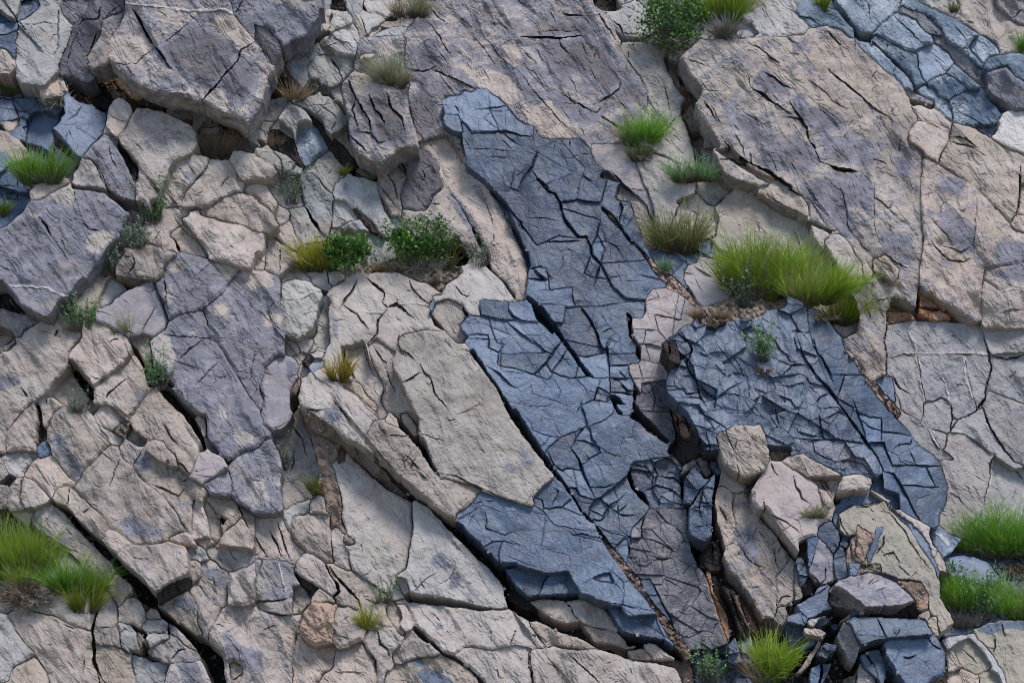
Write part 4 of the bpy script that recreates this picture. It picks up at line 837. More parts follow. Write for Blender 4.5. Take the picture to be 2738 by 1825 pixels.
X 2.5 .05|B 1840,920 2000,905 2110,885
X 4 .08|B 1680,880 1720,950
X 4 .09|B 1740,1020 1830,1100 1960,1105 2100,1095 C 0,1105 100,1135 200,1142 200,1100
X 2.5 .05|B 1760,1240 1900,1245 2195,1270
X 3 .05|B 1800,1310 1950,1310 2080,1320 2195,1325
X 3 .06|B 2080,1170 2160,1250
X 2.5 .05|B 1960,900 2030,1050
X 2.5 .05|C 430,1190 440,1280 480,1350 520,1460
X 5 .1|C 510,1180 520,1240
X 2.5 .05|C 560,1300 680,1290
X 6 .12|C 80,1568 150,1470 200,1400 240,1270 280,1300
X 9 .16|C 190,1420 240,1490 330,1568 G 250,120 330,215 390,235 430,310 440,370 480,460 520,520 590,605 650,600 690,690 700,750 770,820 870,1010
X 5 .1|G 75,205 130,100 200,20
X 3 .07|G 0,180 75,210 100,230
X 3 .07|G 340,330 480,300 580,290 760,310
X 2.5 .05|G 570,290 590,180 620,80 690,135 720,90
X 4 .09|C 620,1470 690,1520
X 2.5 .05|C 730,1440 780,1430
X 2.5 .05|G 790,260 830,120
X 3 .06|G 890,290 930,160
X 4 .08|G 930,290 960,350 930,450
X 8 .15|G 0,340 30,400 100,480 100,510 160,570 210,635
X 5 .1|G 245,660 330,635 430,640 510,630 600,630
X 3 .06|G 200,630 250,690
X 5 .1|G 690,690 740,600 760,450
X 5 .09|G 750,600 805,700
X 4 .09|G 690,750 640,880 630,910
X 7 .12|G 770,830 740,930 720,1010
X 2.5 .05|G 770,815 900,810 1130,800
X 2.5 .05|G 830,945 960,920
X 2 .05|G 970,970 1090,970
X 5 .1|G 770,830 790,720
X 8 .12|G 170,950 250,960 300,955 240,900
X 5 .1|G 310,870 330,920 370,945
X 3 .06|G 240,1045 350,1045 580,1015
X 4 .08|G 190,860 260,850 320,865
X 2.5 .05|G 330,950 335,1040
X 2.5 .05|G 630,910 700,940 830,945
X 3 .06|G 1130,1020 1150,1060 1210,1010
X 2 .04|G 90,440 300,440 420,470
X 2.5 .05|G 380,670 430,720 500,700 570,740
X 3 .06|G 450,740 460,830 430,880
X 6 .14|G 530,1070 540,1130 550,1165
X 3 .07|G 870,1010 960,1100 1000,1120 1130,1115
X 3 .07|G 440,360 560,390 680,430 760,450
X 2 .04|G 950,490 990,400
X 3 .06|G 240,690 360,610 430,590 590,610
L slate_layer|dark slate slab at the lower left of the band with a stepped left edge|.16,-.05,0,3,b,.0|F 1890,1140 1920,1130 2195,1140 G 0,1150 200,1160 230,1270 280,1340 370,1400 460,1490 540,1568 K 540,180 630,310 720,400 840,400 860,560 900,640 960,710 1020,720 1190,760 1350,920 1320,1060 1200,1070 1040,1100 1010,1180 1020,1290 870,1310 760,1400 700,1400 680,1480 660,1560 600,1480 480,1300 350,1130 240,920 120,720 60,560 20,500 0,440 J 2195,690 2130,600 2040,470 1930,290 1800,90 F 1790,1440 1720,1340 1800,1260 1890,1260
X 5 .1|F 2130,1150 2130,1230 2195,1290 G 10,1240 100,1295 220,1310
X 2.5 .05|F 1900,1250 2050,1280 2170,1290
X 3 .06|F 1960,1260 2000,1400 2030,1480 J 2100,120
X 3 .06|F 1800,1420 1960,1420 1980,1568
X 4 .08|J 1820,70 1970,70 1960,140 2050,180 2100,120
X 3 .06|J 2060,190 2195,200
X 3 .07|J 2040,270 2050,200
X 3 .06|J 2040,290 2195,310 K 0,300 190,360 330,410 390,340
X 6 .12|J 1940,290 2060,360 2160,460 2195,480
X 5 .1|G 0,1200 60,1290 
X 5 .1|G 0,1320 80,1390 180,1470
X 4 .08|K 180,50 290,160 360,200
X 3 .06|K 0,200 100,185 290,185
X 3 .06|K 390,160 360,210 210,360
X 7 .12|K 210,360 310,270 370,190 450,80
X 4 .08|K 360,340 440,240 480,170
X 5 .1|K 540,400 440,380 350,330 310,270
X 3 .06|K 140,500 190,460 200,530 300,560 410,595 520,640
X 3 .06|K 410,595 330,630 240,640 120,630
X 3 .06|K 410,590 440,510 360,370
X 5 .1|K 570,690 600,630 620,580 
X 4 .08|K 600,620 720,580 740,590 860,600
X 4 .08|K 610,620 640,720 670,800
X 3 .06|K 890,620 880,690 820,740 670,800
X 6 .12|K 720,580 750,470 840,520
X 5 .1|K 820,600 850,520
X 3 .07|K 370,890 440,890 500,870 580,830
X 3 .06|K 210,830 300,870 370,890
X 3 .06|K 330,980 400,920 440,890
X 2 .05|K 380,760 430,880
X 8 .15|K 520,980 590,1080 620,1180 670,1290 715,1395
X 5 .1|K 320,990 380,1120 450,1170 490,1150 600,1170
X 4 .08|K 525,975 560,920 630,920 760,970 770,1020 680,1070 620,1120
X 6 .12|K 690,860 700,910 740,950
X 4 .08|K 760,970 850,1030 940,1055
X 5 .1|K 500,1310 560,1310 600,1380 710,1410
X 5 .1|K 690,1310 820,1310 890,1275
X 3 .06|K 560,910 640,800
X 4 .08|K 670,380 540,400 480,410
X 3 .06|K 640,300 580,300 560,380
X 2 .05|K 930,1000 960,900 1000,960
V .35|K 800,760 1000,740 1200,780 1340,930 1300,1050 1100,1080 900,1000
L slate_layer|blue slate slab between the black trench and the lilac plates|.1,-.05,0,3,b,.0|G 250,1165 600,1180 740,1190 1130,1135 1100,1220 1110,1285 1000,1235 1020,1400 1110,1540 K 1110,240 1080,270 1000,290 1010,380 1050,430 1115,520 1060,540 1050,610 1030,700 970,710 890,620 850,530 840,400 800,395 720,395 640,300 560,190 470,70 G 470,1470 370,1300 300,1200
X 9 .18|G 610,1190 690,1310 740,1420 780,1520 820,1545 K 825,150 840,280 845,400
X 3 .06|K 470,75 600,110 800,140
X 3 .06|G 390,1320 490,1325 550,1325
X 3 .06|G 540,1175 480,1180 460,1320
X 3 .06|G 780,1400 880,1360
X 2.5 .05|G 810,1440 930,1490
X 2.5 .05|G 930,1400 940,1568
X 3 .06|K 820,190 960,195 1070,190
X 3 .06|K 840,290 900,285 1000,290
X 3 .06|K 560,200 640,215 800,190
X 5 .1|K 870,400 940,400 1010,400
X 6 .12|K 850,520 930,515 1050,540
X 5 .1|K 940,440 990,500 1040,510
X 4 .08|K 930,340 990,400
X 2.5 .05|G 760,1230 830,1330 720,1370
O .55|G 650,1330 690,1340 760,1500 700,1520 650,1440
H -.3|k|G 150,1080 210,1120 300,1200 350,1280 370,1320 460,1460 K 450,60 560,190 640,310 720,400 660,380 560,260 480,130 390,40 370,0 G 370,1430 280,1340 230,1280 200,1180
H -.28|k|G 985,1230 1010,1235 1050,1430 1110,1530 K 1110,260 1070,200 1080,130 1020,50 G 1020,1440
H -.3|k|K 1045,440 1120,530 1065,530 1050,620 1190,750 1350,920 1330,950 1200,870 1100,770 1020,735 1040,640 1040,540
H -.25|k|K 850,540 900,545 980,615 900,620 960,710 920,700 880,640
L plate_layer|lilac-grey cracked plates right of the slate band|.06,-.12,-.05,3,l,.35|G 1155,1100 1200,1062 1400,1070 1480,1120 1560,1200 1575,1262 1530,1320 1460,1342 1400,1400 1290,1485 K 1290,100 1300,190 1340,280 1320,380 1330,500 1320,560 1390,760 1400,900 1335,1010 1465,1130 1400,1130 1350,930 1190,760 1050,615 1070,535 1115,525 1060,440 1060,400 1020,350 1010,290 1110,270 1110,120 1050,30 G 1040,1290 1110,1290 1215,1245 1165,1170
X 4 .1|G 1215,1250 1380,1285 1500,1300
X 3 .07|G 1420,1070 1400,1200 1380,1290 1370,1400
X 2.5 .05|G 1220,1250 1260,1380 1310,1450
X 2.5 .05|G 1240,1070 1260,1110 1170,1130
X 2.5 .05|G 1470,1120 1440,1280
X 2.5 .05|G 1040,1370 1150,1380 1240,1380
X 3 .06|K 1060,115 1190,110 1290,140
X 2.5 .05|K 1130,100 1150,0
X 2.5 .05|K 1110,250 1300,280
X 2.5 .05|K 1050,400 1200,400 1320,390
X 3 .06|K 1100,300 1130,400 1100,500
X 3 .07|K 1100,660 1210,680 1340,680
X 2.5 .05|K 1230,280 1190,400 1230,580 1210,680
X 2.5 .05|K 1150,150 1190,260
L plate_layer|shaded grey-brown plates below the lilac plates|.03,-.14,-.08,3,m,.25|K 1115,440 1325,400 1330,500 1320,560 1390,760 1400,900 1335,1010 1465,1130 1400,1130 1350,930 1190,760 1050,615 1070,535 1115,525
L slate_layer|small dark slate pieces by the crumbly seam under the wispy shrub|-.02,0,.05,3,k,.0|G 1165,712 1320,705 1480,740 1580,640 1700,638 1780,715 1900,780 1830,830 1600,770 1580,820 1500,850 1460,950 1475,1000 1560,1080 1640,1195 1570,1130 1400,960 1220,820
X 3 .07|G 1340,720 1350,850 1400,950
X 3 .07|G 1480,750 1500,850
X 3 .07|G 1580,650 1590,770
L plate_layer|pale cracked plates between the crumbly seam and the large grass clump|.0,0,.05,3,l,.2|G 1480,905 1500,845 1585,820 1590,772 1820,765 1900,790 1960,900 1900,1100 1760,1160 1640,1195 1545,1080 1462,960
X 4 .1|G 1560,850 1620,880 1710,940
X 3 .07|G 1480,905 1550,910
X 3 .06|G 1560,930 1590,1010 1640,1080
X 3 .06|G 1590,790 1640,880
C seam_rubble|.0,0,0,2,z,.0|G 775,340 850,400 920,470 1000,590 1110,700 1200,800 1330,910 1480,1040 1640,1190 1600,1205 1440,1080 1280,960 1200,860 1090,720 960,570 870,470 790,380
C seam_rubble|.04,0,0,2,z,.0|O 715,250 760,290 830,380 920,490 1010,590 1090,690 1180,860 1280,990 1380,1100 1450,1200 1530,1350 1480,1370 1430,1290 1360,1180 1240,1020 1130,870 1010,700 900,550 790,370
# lower slate
L slate_layer|smooth broad blue slate sheet at the lower centre|.2,-.05,.0,3,b,.0|N 1690,150 1740,120 1840,60 1860,0 J 1850,1380 1930,1365 2030,1400 2195,1450 K 0,1450 130,1460 230,1500 O 300,140 430,260 500,265 590,285 740,290 800,400 900,560 1010,700 1130,850 1245,1000 1220,985 1000,1000 940,920 830,895 620,820 490,620 300,630 80,560 0,560 N 2195,552 2130,552 2050,522 1930,432 1860,362 1780,272
X 4 .08|N 1830,70 1900,50 2030,40
X 4 .08|N 1930,130 1950,200 1940,270 2100,330 2195,290
X 4 .09|N 1920,430 2000,380 2080,380 2195,410
X 3 .06|N 2080,390 2040,500 2060,540
X 5 .1|O 500,300 540,330 620,320 720,345 800,360
X 3 .05|O 0,370 120,420
X 2.5 .05|O 620,735 720,680 820,640
X 3 .06|O 720,700 900,740 940,780 970,840
X 3 .06|O 850,630 870,690
X 2 .05|O 280,430 400,470 500,500
X 4 .08|O 830,895 950,910 1080,945
L slate_layer|blue slate plate stepped below the smooth broad sheet|.08,-.05,.05,3,b,.0|N 2120,612 2195,600 O 100,592 290,652 480,642 575,802 400,812 160,842 60,752 0,652
X 2.5 .05|O 270,800 300,700 370,640
L slate_layer|lowest blue slate plate at the tail of the band|.1,-.05,.05,3,b,.0|O 830,932 940,922 1000,1005 1220,1000 1270,1080 1310,1180 1390,1260 1300,1205 1150,1182 960,1132 880,1032
X 4 .08|O 930,925 1000,1005
X 3 .06|O 1220,1005 1290,1170
L slate_layer|dark blue wedge of slate under the big tan slab's tip|.16,-.05,.05,3,b,.0|K 200,1400 350,1260 440,1270 530,1380 O 550,0 620,110 700,230 740,295 590,287 500,266 430,262 370,232 300,132
X 4 .08|K 220,1400 280,1420 300,1490
X 4 .08|K 360,1470 420,1340 380,1320
X 4 .08|O 300,100 430,90 560,140 620,160
X 3 .06|K 430,1500 530,1390
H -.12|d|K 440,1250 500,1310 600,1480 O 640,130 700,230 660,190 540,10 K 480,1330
# right of seam: shattered slate
L slate_layer|shattered blue slate blocks right of the lower seam|.06,-.08,.0,4,b,.05|K 680,1480 760,1400 870,1310 1010,1190 1020,1290 1150,1400 1190,1490 O 1100,200 1030,280 1010,580 890,430 740,250 690,190 680,70
X 4 .09|K 760,1400 840,1470 920,1420 980,1360
X 4 .09|K 840,1470 830,1568
X 4 .09|K 910,1420 920,1520 1010,1440
X 4 .09|O 690,120 790,170 830,100
X 3 .07|O 700,200 780,200 830,150
X 4 .09|O 840,90 940,160 1060,160
X 3 .06|O 760,260 860,310 920,320 1030,350
X 3 .06|O 890,430 960,360 1030,270
X 3 .06|K 870,1310 910,1400
X 6 .12|O 1000,390 1020,500
L slate_layer|dark shattered slate under the shaded lilac plates|.03,-.1,-.05,4,k,.3|K 1040,1100 1200,1070 1320,1060 1400,1130 1480,1160 1470,1280 1440,1400 1480,1490 O 1400,110 1180,110 K 1150,1400 1040,1300 1010,1190
X 6 .12|K 1020,1190 1050,1300 1150,1380 1180,1490
X 4 .09|K 1190,1080 1250,1200 1220,1300
X 4 .09|K 1250,1220 1380,1230 1470,1290
X 4 .09|K 1160,1340 1240,1290 1350,1330 1440,1400
X 4 .09|K 1040,1120 1150,1130 1200,1200
L plate_layer|purple-brown mottled plates at the lower centre right of the seam|.02,-.05,-.03,4,m,.3|O 1030,280 1140,190 1180,110 1400,110 1500,110 1520,300 1530,430 1600,500 1590,600 1660,640 1700,800 1840,1240 1700,1285 1620,1345 1500,1285 1380,1080 1290,990 1240,780 1190,690 1090,690 1000,580 1010,500
X 4 .09|O 1110,300 1140,190
X 4 .1|O 1130,360 1200,370 1370,440
X 5 .11|O 1010,360 1110,360 1110,290
X 4 .09|O 1200,500 1280,530 1360,520
X 3 .07|O 1040,570 1150,590 1220,540 1340,520
X 3 .07|O 1220,550 1220,660
X 3 .06|O 1420,840 1520,740
X 3 .06|O 1280,830 1400,840
X 2.5 .05|O 1400,960 1500,1000
X 6 .12|O 1180,690 1240,790 1320,960 1380,1090
X 3 .06|O 1500,1160 1640,1130
X 2.5 .05|O 1380,980 1330,1000
X 3 .07|O 1300,430 1290,470
V -.5|O 1040,420 1160,440 1180,520 1030,540
V -.5|O 1240,570 1500,600 1520,680 1380,800 1260,760
L slate_layer|dark slate sliver along the lower seam|.06,-.2,.0,3,b,.1|O 1115,705 1180,690 1240,790 1320,960 1390,1080 1330,1030 1240,920 1170,830 1120,780
X 3 .06|O 1180,830 1260,830
# ridge
T varnished_rock|brown-black rough side wall of the dark slate ridge|.05,.8,-.2,4,d,.6|K 1315,480 1440,600 1560,760 1650,970 1570,1070 1470,1120 1330,1010 1400,900 1380,740 1340,600
O .8|K 1340,590 1420,640 1540,860 1500,910 1420,860
X 6 .12|K 1350,600 1420,740 1430,860
X 6 .12|K 1440,620 1500,760 1520,880
X 5 .1|K 1400,780 1460,760 1520,800
L slate_ridge|dark blue-violet cracked slate ridge under the large grass clump|.35,-.04,.06,4,k,.12|G 1370,1440 1450,1370 1560,1330 1640,1340 1800,1310 1940,1310 2090,1270 2195,1240 H 20,1210 140,1220 220,1180 330,1170 420,1210 560,1330 630,1420 680,1530 L 720,210 800,320 L 640,560 560,480 400,300 340,200 300,0 L 540,480 700,700 870,920 960,1060 1000,1180 900,1230 850,1210 680,1210 540,1130 380,1050 340,1030 240,1030 60,960 0,800 K 2120,785 1950,790 1830,830 1750,870 1760,1000 1640,1010 1640,970 1560,790 1500,680 1330,520 1320,420 1440,270 1330,200 1290,100
X 8 .18|K 1440,0 1500,90 1540,150 1520,220 1490,260 1520,340 1580,420 1600,540 1660,640
X 5 .12|K 1340,80 1440,20
X 5 .1|K 1550,130 1580,100 1660,20
X 5 .1|K 1430,50 1500,70 1600,130
X 5 .1|K 1450,230 1540,180
X 4 .09|K 1600,180 1670,215
X 4 .09|K 1840,150 1930,280 1980,400
X 4 .09|K 1740,110 1830,220 1930,350
X 4 .09|K 1990,420 1850,480 1740,570 1690,580
X 5 .1|K 1600,440 1680,530 1740,560
X 4 .09|K 1450,450 1490,530 1590,520
X 4 .09|K 1450,560 1590,560 1640,590
X 3 .08|K 1340,500 1480,480
X 4 .09|K 1460,600 1600,620 1640,700 1700,740 1830,820
X 5 .1|K 1590,620 1620,690 1660,720
X 4 .09|K 1920,580 1920,690 2040,690
X 3 .07|K 1790,690 2090,690
X 4 .09|K 2010,490 2020,560
X 3 .08|K 2050,620 2140,740
X 4 .1|K 1560,790 1650,820 1750,870
X 4 .1|K 1620,960 1750,970
X 3 .08|K 1690,1000 1650,820
X 4 .1|K 1380,280 1490,300
X 4 .1|K 1440,380 1540,380
X 3 .08|K 1690,590 1780,640 1790,690
X 3 .07|K 1960,560 2060,700 2195,760
X 8 .18|L 280,0 320,130 350,220 430,340 520,440 620,570 660,640 760,780 880,930 960,1050 1020,1180
X 6 .14|L 430,80 450,170 510,240 560,330 590,400
X 5 .11|L 150,390 240,300 260,280 380,290
X 4 .09|L 150,460 240,460 340,430 350,470
X 6 .12|L 100,620 120,700 140,800
X 4 .09|L 110,540 240,580 280,640 380,660
X 5 .1|L 190,200 240,260 300,260
X 4 .1|L 440,620 480,560 560,520
X 4 .1|L 290,790 300,840 430,880 540,900
X 5 .12|L 480,700 510,900
X 4 .1|L 540,740 640,680
X 4 .09|L 240,890 420,910 620,910 860,940
X 4 .09|L 600,1110 720,1080 840,1110 920,1200
X 4 .09|L 420,930 440,1020 560,1080
V -.8|L 280,760 380,680 540,720 500,800 340,820
V .5|L 240,900 500,920 800,1000 960,1140 850,1210 600,1100 400,1020
L slate_ridge|steep blue slate strip on the right side of the dark ridge|.3,-.1,.05,4,b,.05|H 380,1200 420,1210 560,1330 630,1420 680,1530 L 720,210 840,370 930,500 1030,640 1150,770 1240,850 1310,960 1450,1050 1520,1190 1560,1340 1540,1450 1500,1568 P 1530,100 1430,240 1320,190 1200,120 L 1140,1370 1020,1310 1010,1190 960,1050 870,915 760,770 660,640 560,480 500,300 420,100 400,30
X 5 .12|L 430,60 460,180 520,270 580,400 600,450
X 4 .09|L 620,370 840,370
X 4 .09|L 760,580 800,680 860,860
X 3 .08|L 720,650 800,680 920,720 1060,740
X 6 .14|L 880,935 1020,930 1040,1000 1080,1110
X 4 .09|L 1000,740 1000,930
X 6 .14|L 1110,980 1150,950 1240,950 1260,890
X 5 .12|L 1100,1120 1300,1125 1480,1130
X 5 .12|L 1240,1010 1280,1110
X 6 .15|L 1020,1180 1100,1190 1160,1290 1230,1420 1310,1568
X 4 .1|L 1150,1290 1300,1300 1500,1310
X 4 .09|L 1380,1150 1440,1280
X 4 .09|L 830,740 900,800 1000,840 1250,880
X 4 .09|L 690,380 640,540
T rock_fragment|cream and red crumbly vein along the ridge's right edge|.26,0,.1,3,z,.0|L 700,150 740,170 840,330 960,470 1020,560 1050,560 1110,640 1165,700 1140,735 1040,640 930,500 860,390 800,310 720,190
T boulder|rosy cream block lying at the ridge's right edge|.32,0,.1,6,z,.0|L 1035,600 1060,565 1165,690 1140,735 1045,650
C rock_block|.0,0,.05,4,b,.05|L 960,400 1000,370 1090,400 1125,500 1100,590 1030,510
T rock_fragment|black weathered knob standing at the ridge's upper left corner|.42,.1,-.1,6,d,.5|K 1280,110 1320,80 1400,90 1440,210 1450,260 1380,280 1330,200 1290,180
X 5 .1|K 1350,100 1350,200 1330,200
T boulder|black charred-looking stump stone below the large grass clump|.4,0,0,8,d,.7|G 1645,1300 1680,1260 1760,1250 1830,1310 1760,1340 1740,1370 1660,1350
T boulder|round dark blue boulder under the large grass clump|.38,0,.1,14,k,.1|G 1950,1240 1990,1190 2060,1180 2095,1220 2080,1280 1990,1310 1940,1290
C rock_block|.2,0,.5,5,s,.0|G 1560,1210 1760,1150 1900,1110 2195,1180 H 60,1150 200,1170 20,1215 G 2090,1275 1800,1310 1640,1340 1570,1300
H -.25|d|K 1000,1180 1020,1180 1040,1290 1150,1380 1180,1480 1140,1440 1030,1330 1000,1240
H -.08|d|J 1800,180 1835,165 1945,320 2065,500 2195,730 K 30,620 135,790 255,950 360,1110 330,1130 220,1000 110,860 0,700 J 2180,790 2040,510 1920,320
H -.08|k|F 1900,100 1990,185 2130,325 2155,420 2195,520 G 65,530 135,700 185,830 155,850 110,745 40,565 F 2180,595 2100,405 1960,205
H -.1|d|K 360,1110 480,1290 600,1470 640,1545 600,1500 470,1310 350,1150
# ---- recess left of the tan columns and blades
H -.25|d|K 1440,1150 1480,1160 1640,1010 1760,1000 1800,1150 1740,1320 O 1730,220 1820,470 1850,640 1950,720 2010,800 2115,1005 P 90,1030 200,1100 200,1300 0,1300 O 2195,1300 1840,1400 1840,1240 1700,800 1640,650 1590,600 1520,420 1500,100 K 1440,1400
T rock_fragment|gnarled tan lump at the top of the dark blades|.1,0,0,8,t,.3|K 1470,1120 1560,1070 1590,1030 1650,1040 1700,1190 1660,1230 1560,1130 1480,1200 1440,1200
X 5 .12|K 1570,1090 1620,1160
T slate_shard|upright dark blue slate blade in the lower right centre|.2,.3,0,4,k,.0|K 1510,1480 1560,1420 1680,1240 1730,1200 1725,1330 1690,1480 O 1710,30 1700,330 1640,390 1570,360 1520,330 1510,80
X 4 .09|K 1640,1300 1600,1480 O 1620,200
X 3 .07|O 1520,100 1700,80
X 3 .07|O 1560,260 1700,240
X 3 .07|K 1570,1430 1700,1440
T slate_shard|shaded dark slate wedge above the upright blade|.15,.2,-.1,4,k,.2|K 1480,1240 1560,1130 1640,1240 1695,1240 1530,1440 1460,1450
T slate_shard|black slate stack in the dark slot right of the loose tan boulder's foot|.1,0,-.1,5,k,.1|K 1690,1080 1720,1090 1800,1150 1790,1200 1740,1220 1690,1130
T varnished_rock|black-brown broken rock beneath the upright blade|-.05,.2,-.1,5,d,.4|O 1640,400 1740,370 1800,520 1810,620 1740,640 1600,600 1600,530
X 6 .14|O 1700,400 1720,560
T rust_strip|rust-orange strip of rock in the dark slot, left one|.0,.3,0,4,o,.0|O 1650,620 1692,640 1722,820 1822,980 1852,1122 1842,1242 1760,1002 1692,802
T rust_strip|rust-orange patch of rock in the dark slot, right one|-.06,.2,0,4,o,.0|O 1915,890 1990,942 2062,1082 2112,1152 2050,1158 1980,1062
T rust_strip|dark rust hollow beside the big lower right tan slab|-.12,0,0,4,o,.3|O 1990,850 2112,1012 P 40,1040 190,1100 180,1180 60,1150 O 2100,1092 2030,952
T slate_shard|charcoal slate pillar between the rust strips|.05,.2,0,4,d,.3|O 1790,742 1900,802 1972,1002 2032,1132 1990,1252 1940,1152 1850,902
X 4 .1|O 1850,800 1920,1000 1960,1100
T slate_shard|dark slate stub at the foot of the rust strips|.05,.1,0,4,k,.1|O 1840,1242 1900,1182 1952,1382 1840,1392
T slate_shard|dark slate stub behind the lime green bush|.02,.1,0,4,k,.1|O 1940,1200 2040,1160 2060,1300 1990,1380 1950,1360
C rock_block|-.15,0,0,5,k,.1|O 1520,1290 1700,1290 1840,1240 1840,1400 1960,1390 1960,1568 1560,1568 1530,1370
# tan columns
T rock_slab|narrow tan finger of rock with a small round hole|.16,.15,0,8,t,.03|K 1740,1310 1800,1300 O 1880,0 1872,80 1895,280 1882,410 1812,402 1772,262 1742,162 1725,60
X 4 .08|O 1760,80 1800,140 1830,220
T rock_slab|tan and violet tall slab leaning right of the dark slot|.2,.05,0,10,t,.35|K 1880,1350 1960,1330 2010,1460 O 2050,140 P 0,230 100,362 210,482 235,525 150,642 110,682 112,922 92,1022 0,1017 O 2120,1007 2000,802 1930,712 1830,582 1800,502 1822,432 1890,402 1900,282 1872,80 1885,0
X 3 .07|O 1930,400 2010,540 2080,580 2195,630
X 3 .06|O 2000,760 2120,760
X 3 .06|O 2080,260 2070,320
X 3 .07|P 100,380 120,560 150,640
V .8|O 1900,250 2050,300 2090,560 1990,540 1930,400
T rock_slab|buff wedge slab under the loose tan boulder|.2,.05,.1,8,t,.05|K 1790,1170 1830,1140 1960,1270 1985,1320 1930,1350 1880,1350 1800,1300 1750,1300
C rock_block|.05,0,.05,6,t,.05|K 1960,1250 2060,1180 2150,1170 2110,1210 2035,1340 2030,1400 2000,1300
T boulder|loose blocky tan boulder perched on the slate ridge|.52,.0,.06,10,t,.0|K 1820,830 1880,800 1950,790 2120,785 2150,900 2195,1060 L 60,1060 30,1110 0,1150 K 2130,1160 1990,1242 1930,1182
F|.46,.6,-.1,8,t,.1|K 1745,890 1775,850 1820,830 1890,1000 1932,1182 1900,1190 1820,1100 1770,980
X 3 .07|K 1920,920 1900,1000
O .35|K 2000,940 2100,1000 2180,1060 2100,1150 2000,1190
T rock_slab|pale tan slab behind the loose boulder and round stone|.36,0,.15,8,t,.03|L 150,1102 250,1042 340,1032 440,1102 560,1152 662,1212 620,1232 500,1232 400,1222 280,1182
C rock_block|.2,0,.2,5,r,.0|L 30,960 250,960 260,1030 150,1095 60,1085 60,1000
T boulder|large pale lilac boulder in the lower right with curved cracks|.42,-.04,.05,14,l,.2|K 2035,1340 2110,1200 2195,1112 L 60,1085 150,1092 280,1182 400,1242 462,1302 502,1402 562,1502 P 590,92 570,192 450,242 420,317 340,347 305,462 200,332 80,172 20,92 K 2120,1500
X 4 .08|L 70,1100 100,1180 140,1220
X 5 .1|L 260,1210 280,1300 320,1350 330,1400 400,1450
X 4 .08|L 10,1400 20,1480 50,1540
X 4 .08|P 20,100 80,160 200,220 330,320
V -.8|L 350,1480 500,1420 560,1510 P 560,180 440,240 380,150
T rock_slab|thin tan sliver below the large pale lilac boulder|.25,-.1,-.1,5,t,.02|P 20,112 80,182 200,342 302,472 290,512 260,482 150,332 60,222 0,152
H -.1|d|P 0,155 60,225 150,335 260,485 275,545 230,515 140,345 40,245 0,215
T boulder|grey block wedged right of the tall tan and violet slab|.14,0,.05,10,t,.05|P 235,525 272,560 262,842 212,922 112,922 112,682 160,632
T boulder|small grey block below the wedged grey block|.16,0,.05,10,t,.05|P 100,1002 122,932 240,927 212,982 200,1100 102,1042
X 4 .09|P 130,920 160,850 250,840
T boulder|round cream stone resting on the slate ridge foot|.5,0,.12,14,t,.0|L 632,1300 660,1240 702,1202 820,1192 900,1252 917,1292 870,1332 760,1332 690,1352 640,1330
C rock_block|.3,0,.2,5,t,.05|L 400,1240 500,1232 660,1215 640,1300 600,1420 560,1500 500,1400 460,1300
T rock_fragment|splintered brown shards left of the round cream stone|.36,.2,0,3,r,.1|L 480,1240 520,1260 590,1380 580,1400 510,1320
T rock_fragment|grey leaf-shaped stone right of the large pale lilac boulder|.4,.1,.05,6,t,.0|L 470,1330 540,1350 590,1420 560,1480 500,1400
H .05|d|L 590,1400 640,1380 680,1370 640,1440 600,1440
C rock_block|.15,0,.05,5,b,.1|L 920,1240 1000,1200 1020,1310 1140,1370 P 1130,150 1000,0 L 910,1330
C rock_block|-.15,0,.15,6,k,.0|P 1560,480 1900,520 2195,560 2195,1040 1990,730 1480,760 1500,640
C rock_block|-.02,0,.3,5,k,.0|P 1480,760 2195,700 2195,1040 1900,1085 1720,1162 1500,1202 1400,930
# bottom right big slab
T rock_slab|big tilted slab at lower right with dark blue rim and greenish tan face|.4,-.05,.08,6,b,.1|L 640,1462 700,1352 760,1332 870,1342 960,1392 1060,1442 P 1130,132 1250,232 1330,302 1400,422 1450,542 1480,720 1500,850 1610,1062 1500,1152 1400,932 1000,900 700,500 620,300 600,100 L 600,1540
F|.42,-.05,.08,6,y,.1|P 750,92 880,70 1030,47 1060,112 1160,202 1250,292 1330,442 1450,622 1480,722 1500,852 1612,1062 1500,1152 1400,932 1380,802 1330,722 1140,692 1000,642 900,640 720,562 700,472 740,372 800,322 700,332 650,292 640,152
X 4 .08|P 640,150 660,250 720,340
X 5 .09|P 1010,500 1100,470 1160,560
X 4 .08|P 1050,120 1200,300 1300,480 1420,640
X 4 .08|P 780,100 900,80 1000,60
X 3 .06|P 1140,560 1240,680
X 4 .08|P 940,500 1010,420 1030,300
T rock_slab|cream strip rim behind the big tilted slab|.38,-.15,.1,6,t,.0|L 905,1332 1000,1362 1080,1432 P 1060,50 1160,152 1300,222 1400,302 1462,422 1452,502 1420,502 1392,382 1332,292 1232,212 1130,132 1050,40
T rock_fragment|pink-tan crumbling block on the big tilted slab|.5,.1,.05,8,o2,.0|P 740,392 790,332 800,240 860,290 940,332 962,362 910,402 870,492 852,557 800,552 760,502 740,462
X 4 .09|P 790,340 780,480 810,550
T rock_fragment|reddish flaky strip left of the pink-tan block|.46,.2,0,4,o2,.1|P 700,480 740,380 750,480 740,600 720,620
T slate_fragment|thin blue slate sliver on the big tilted slab|.52,-.1,.05,3,b,.0|P 960,260 1012,262 1022,292 972,372 982,382 960,442 900,572 870,512 900,402 942,362
T rock_fragment|small grey-blue stone below the reddish flaky strip|.46,0,.1,6,g,.05|P 720,562 812,562 832,592 782,662 732,632
T rock_fragment|cream crumbs above the loose lilac-topped slab|.48,0,.1,5,s,.0|P 830,567 990,577 1002,642 900,622 790,655
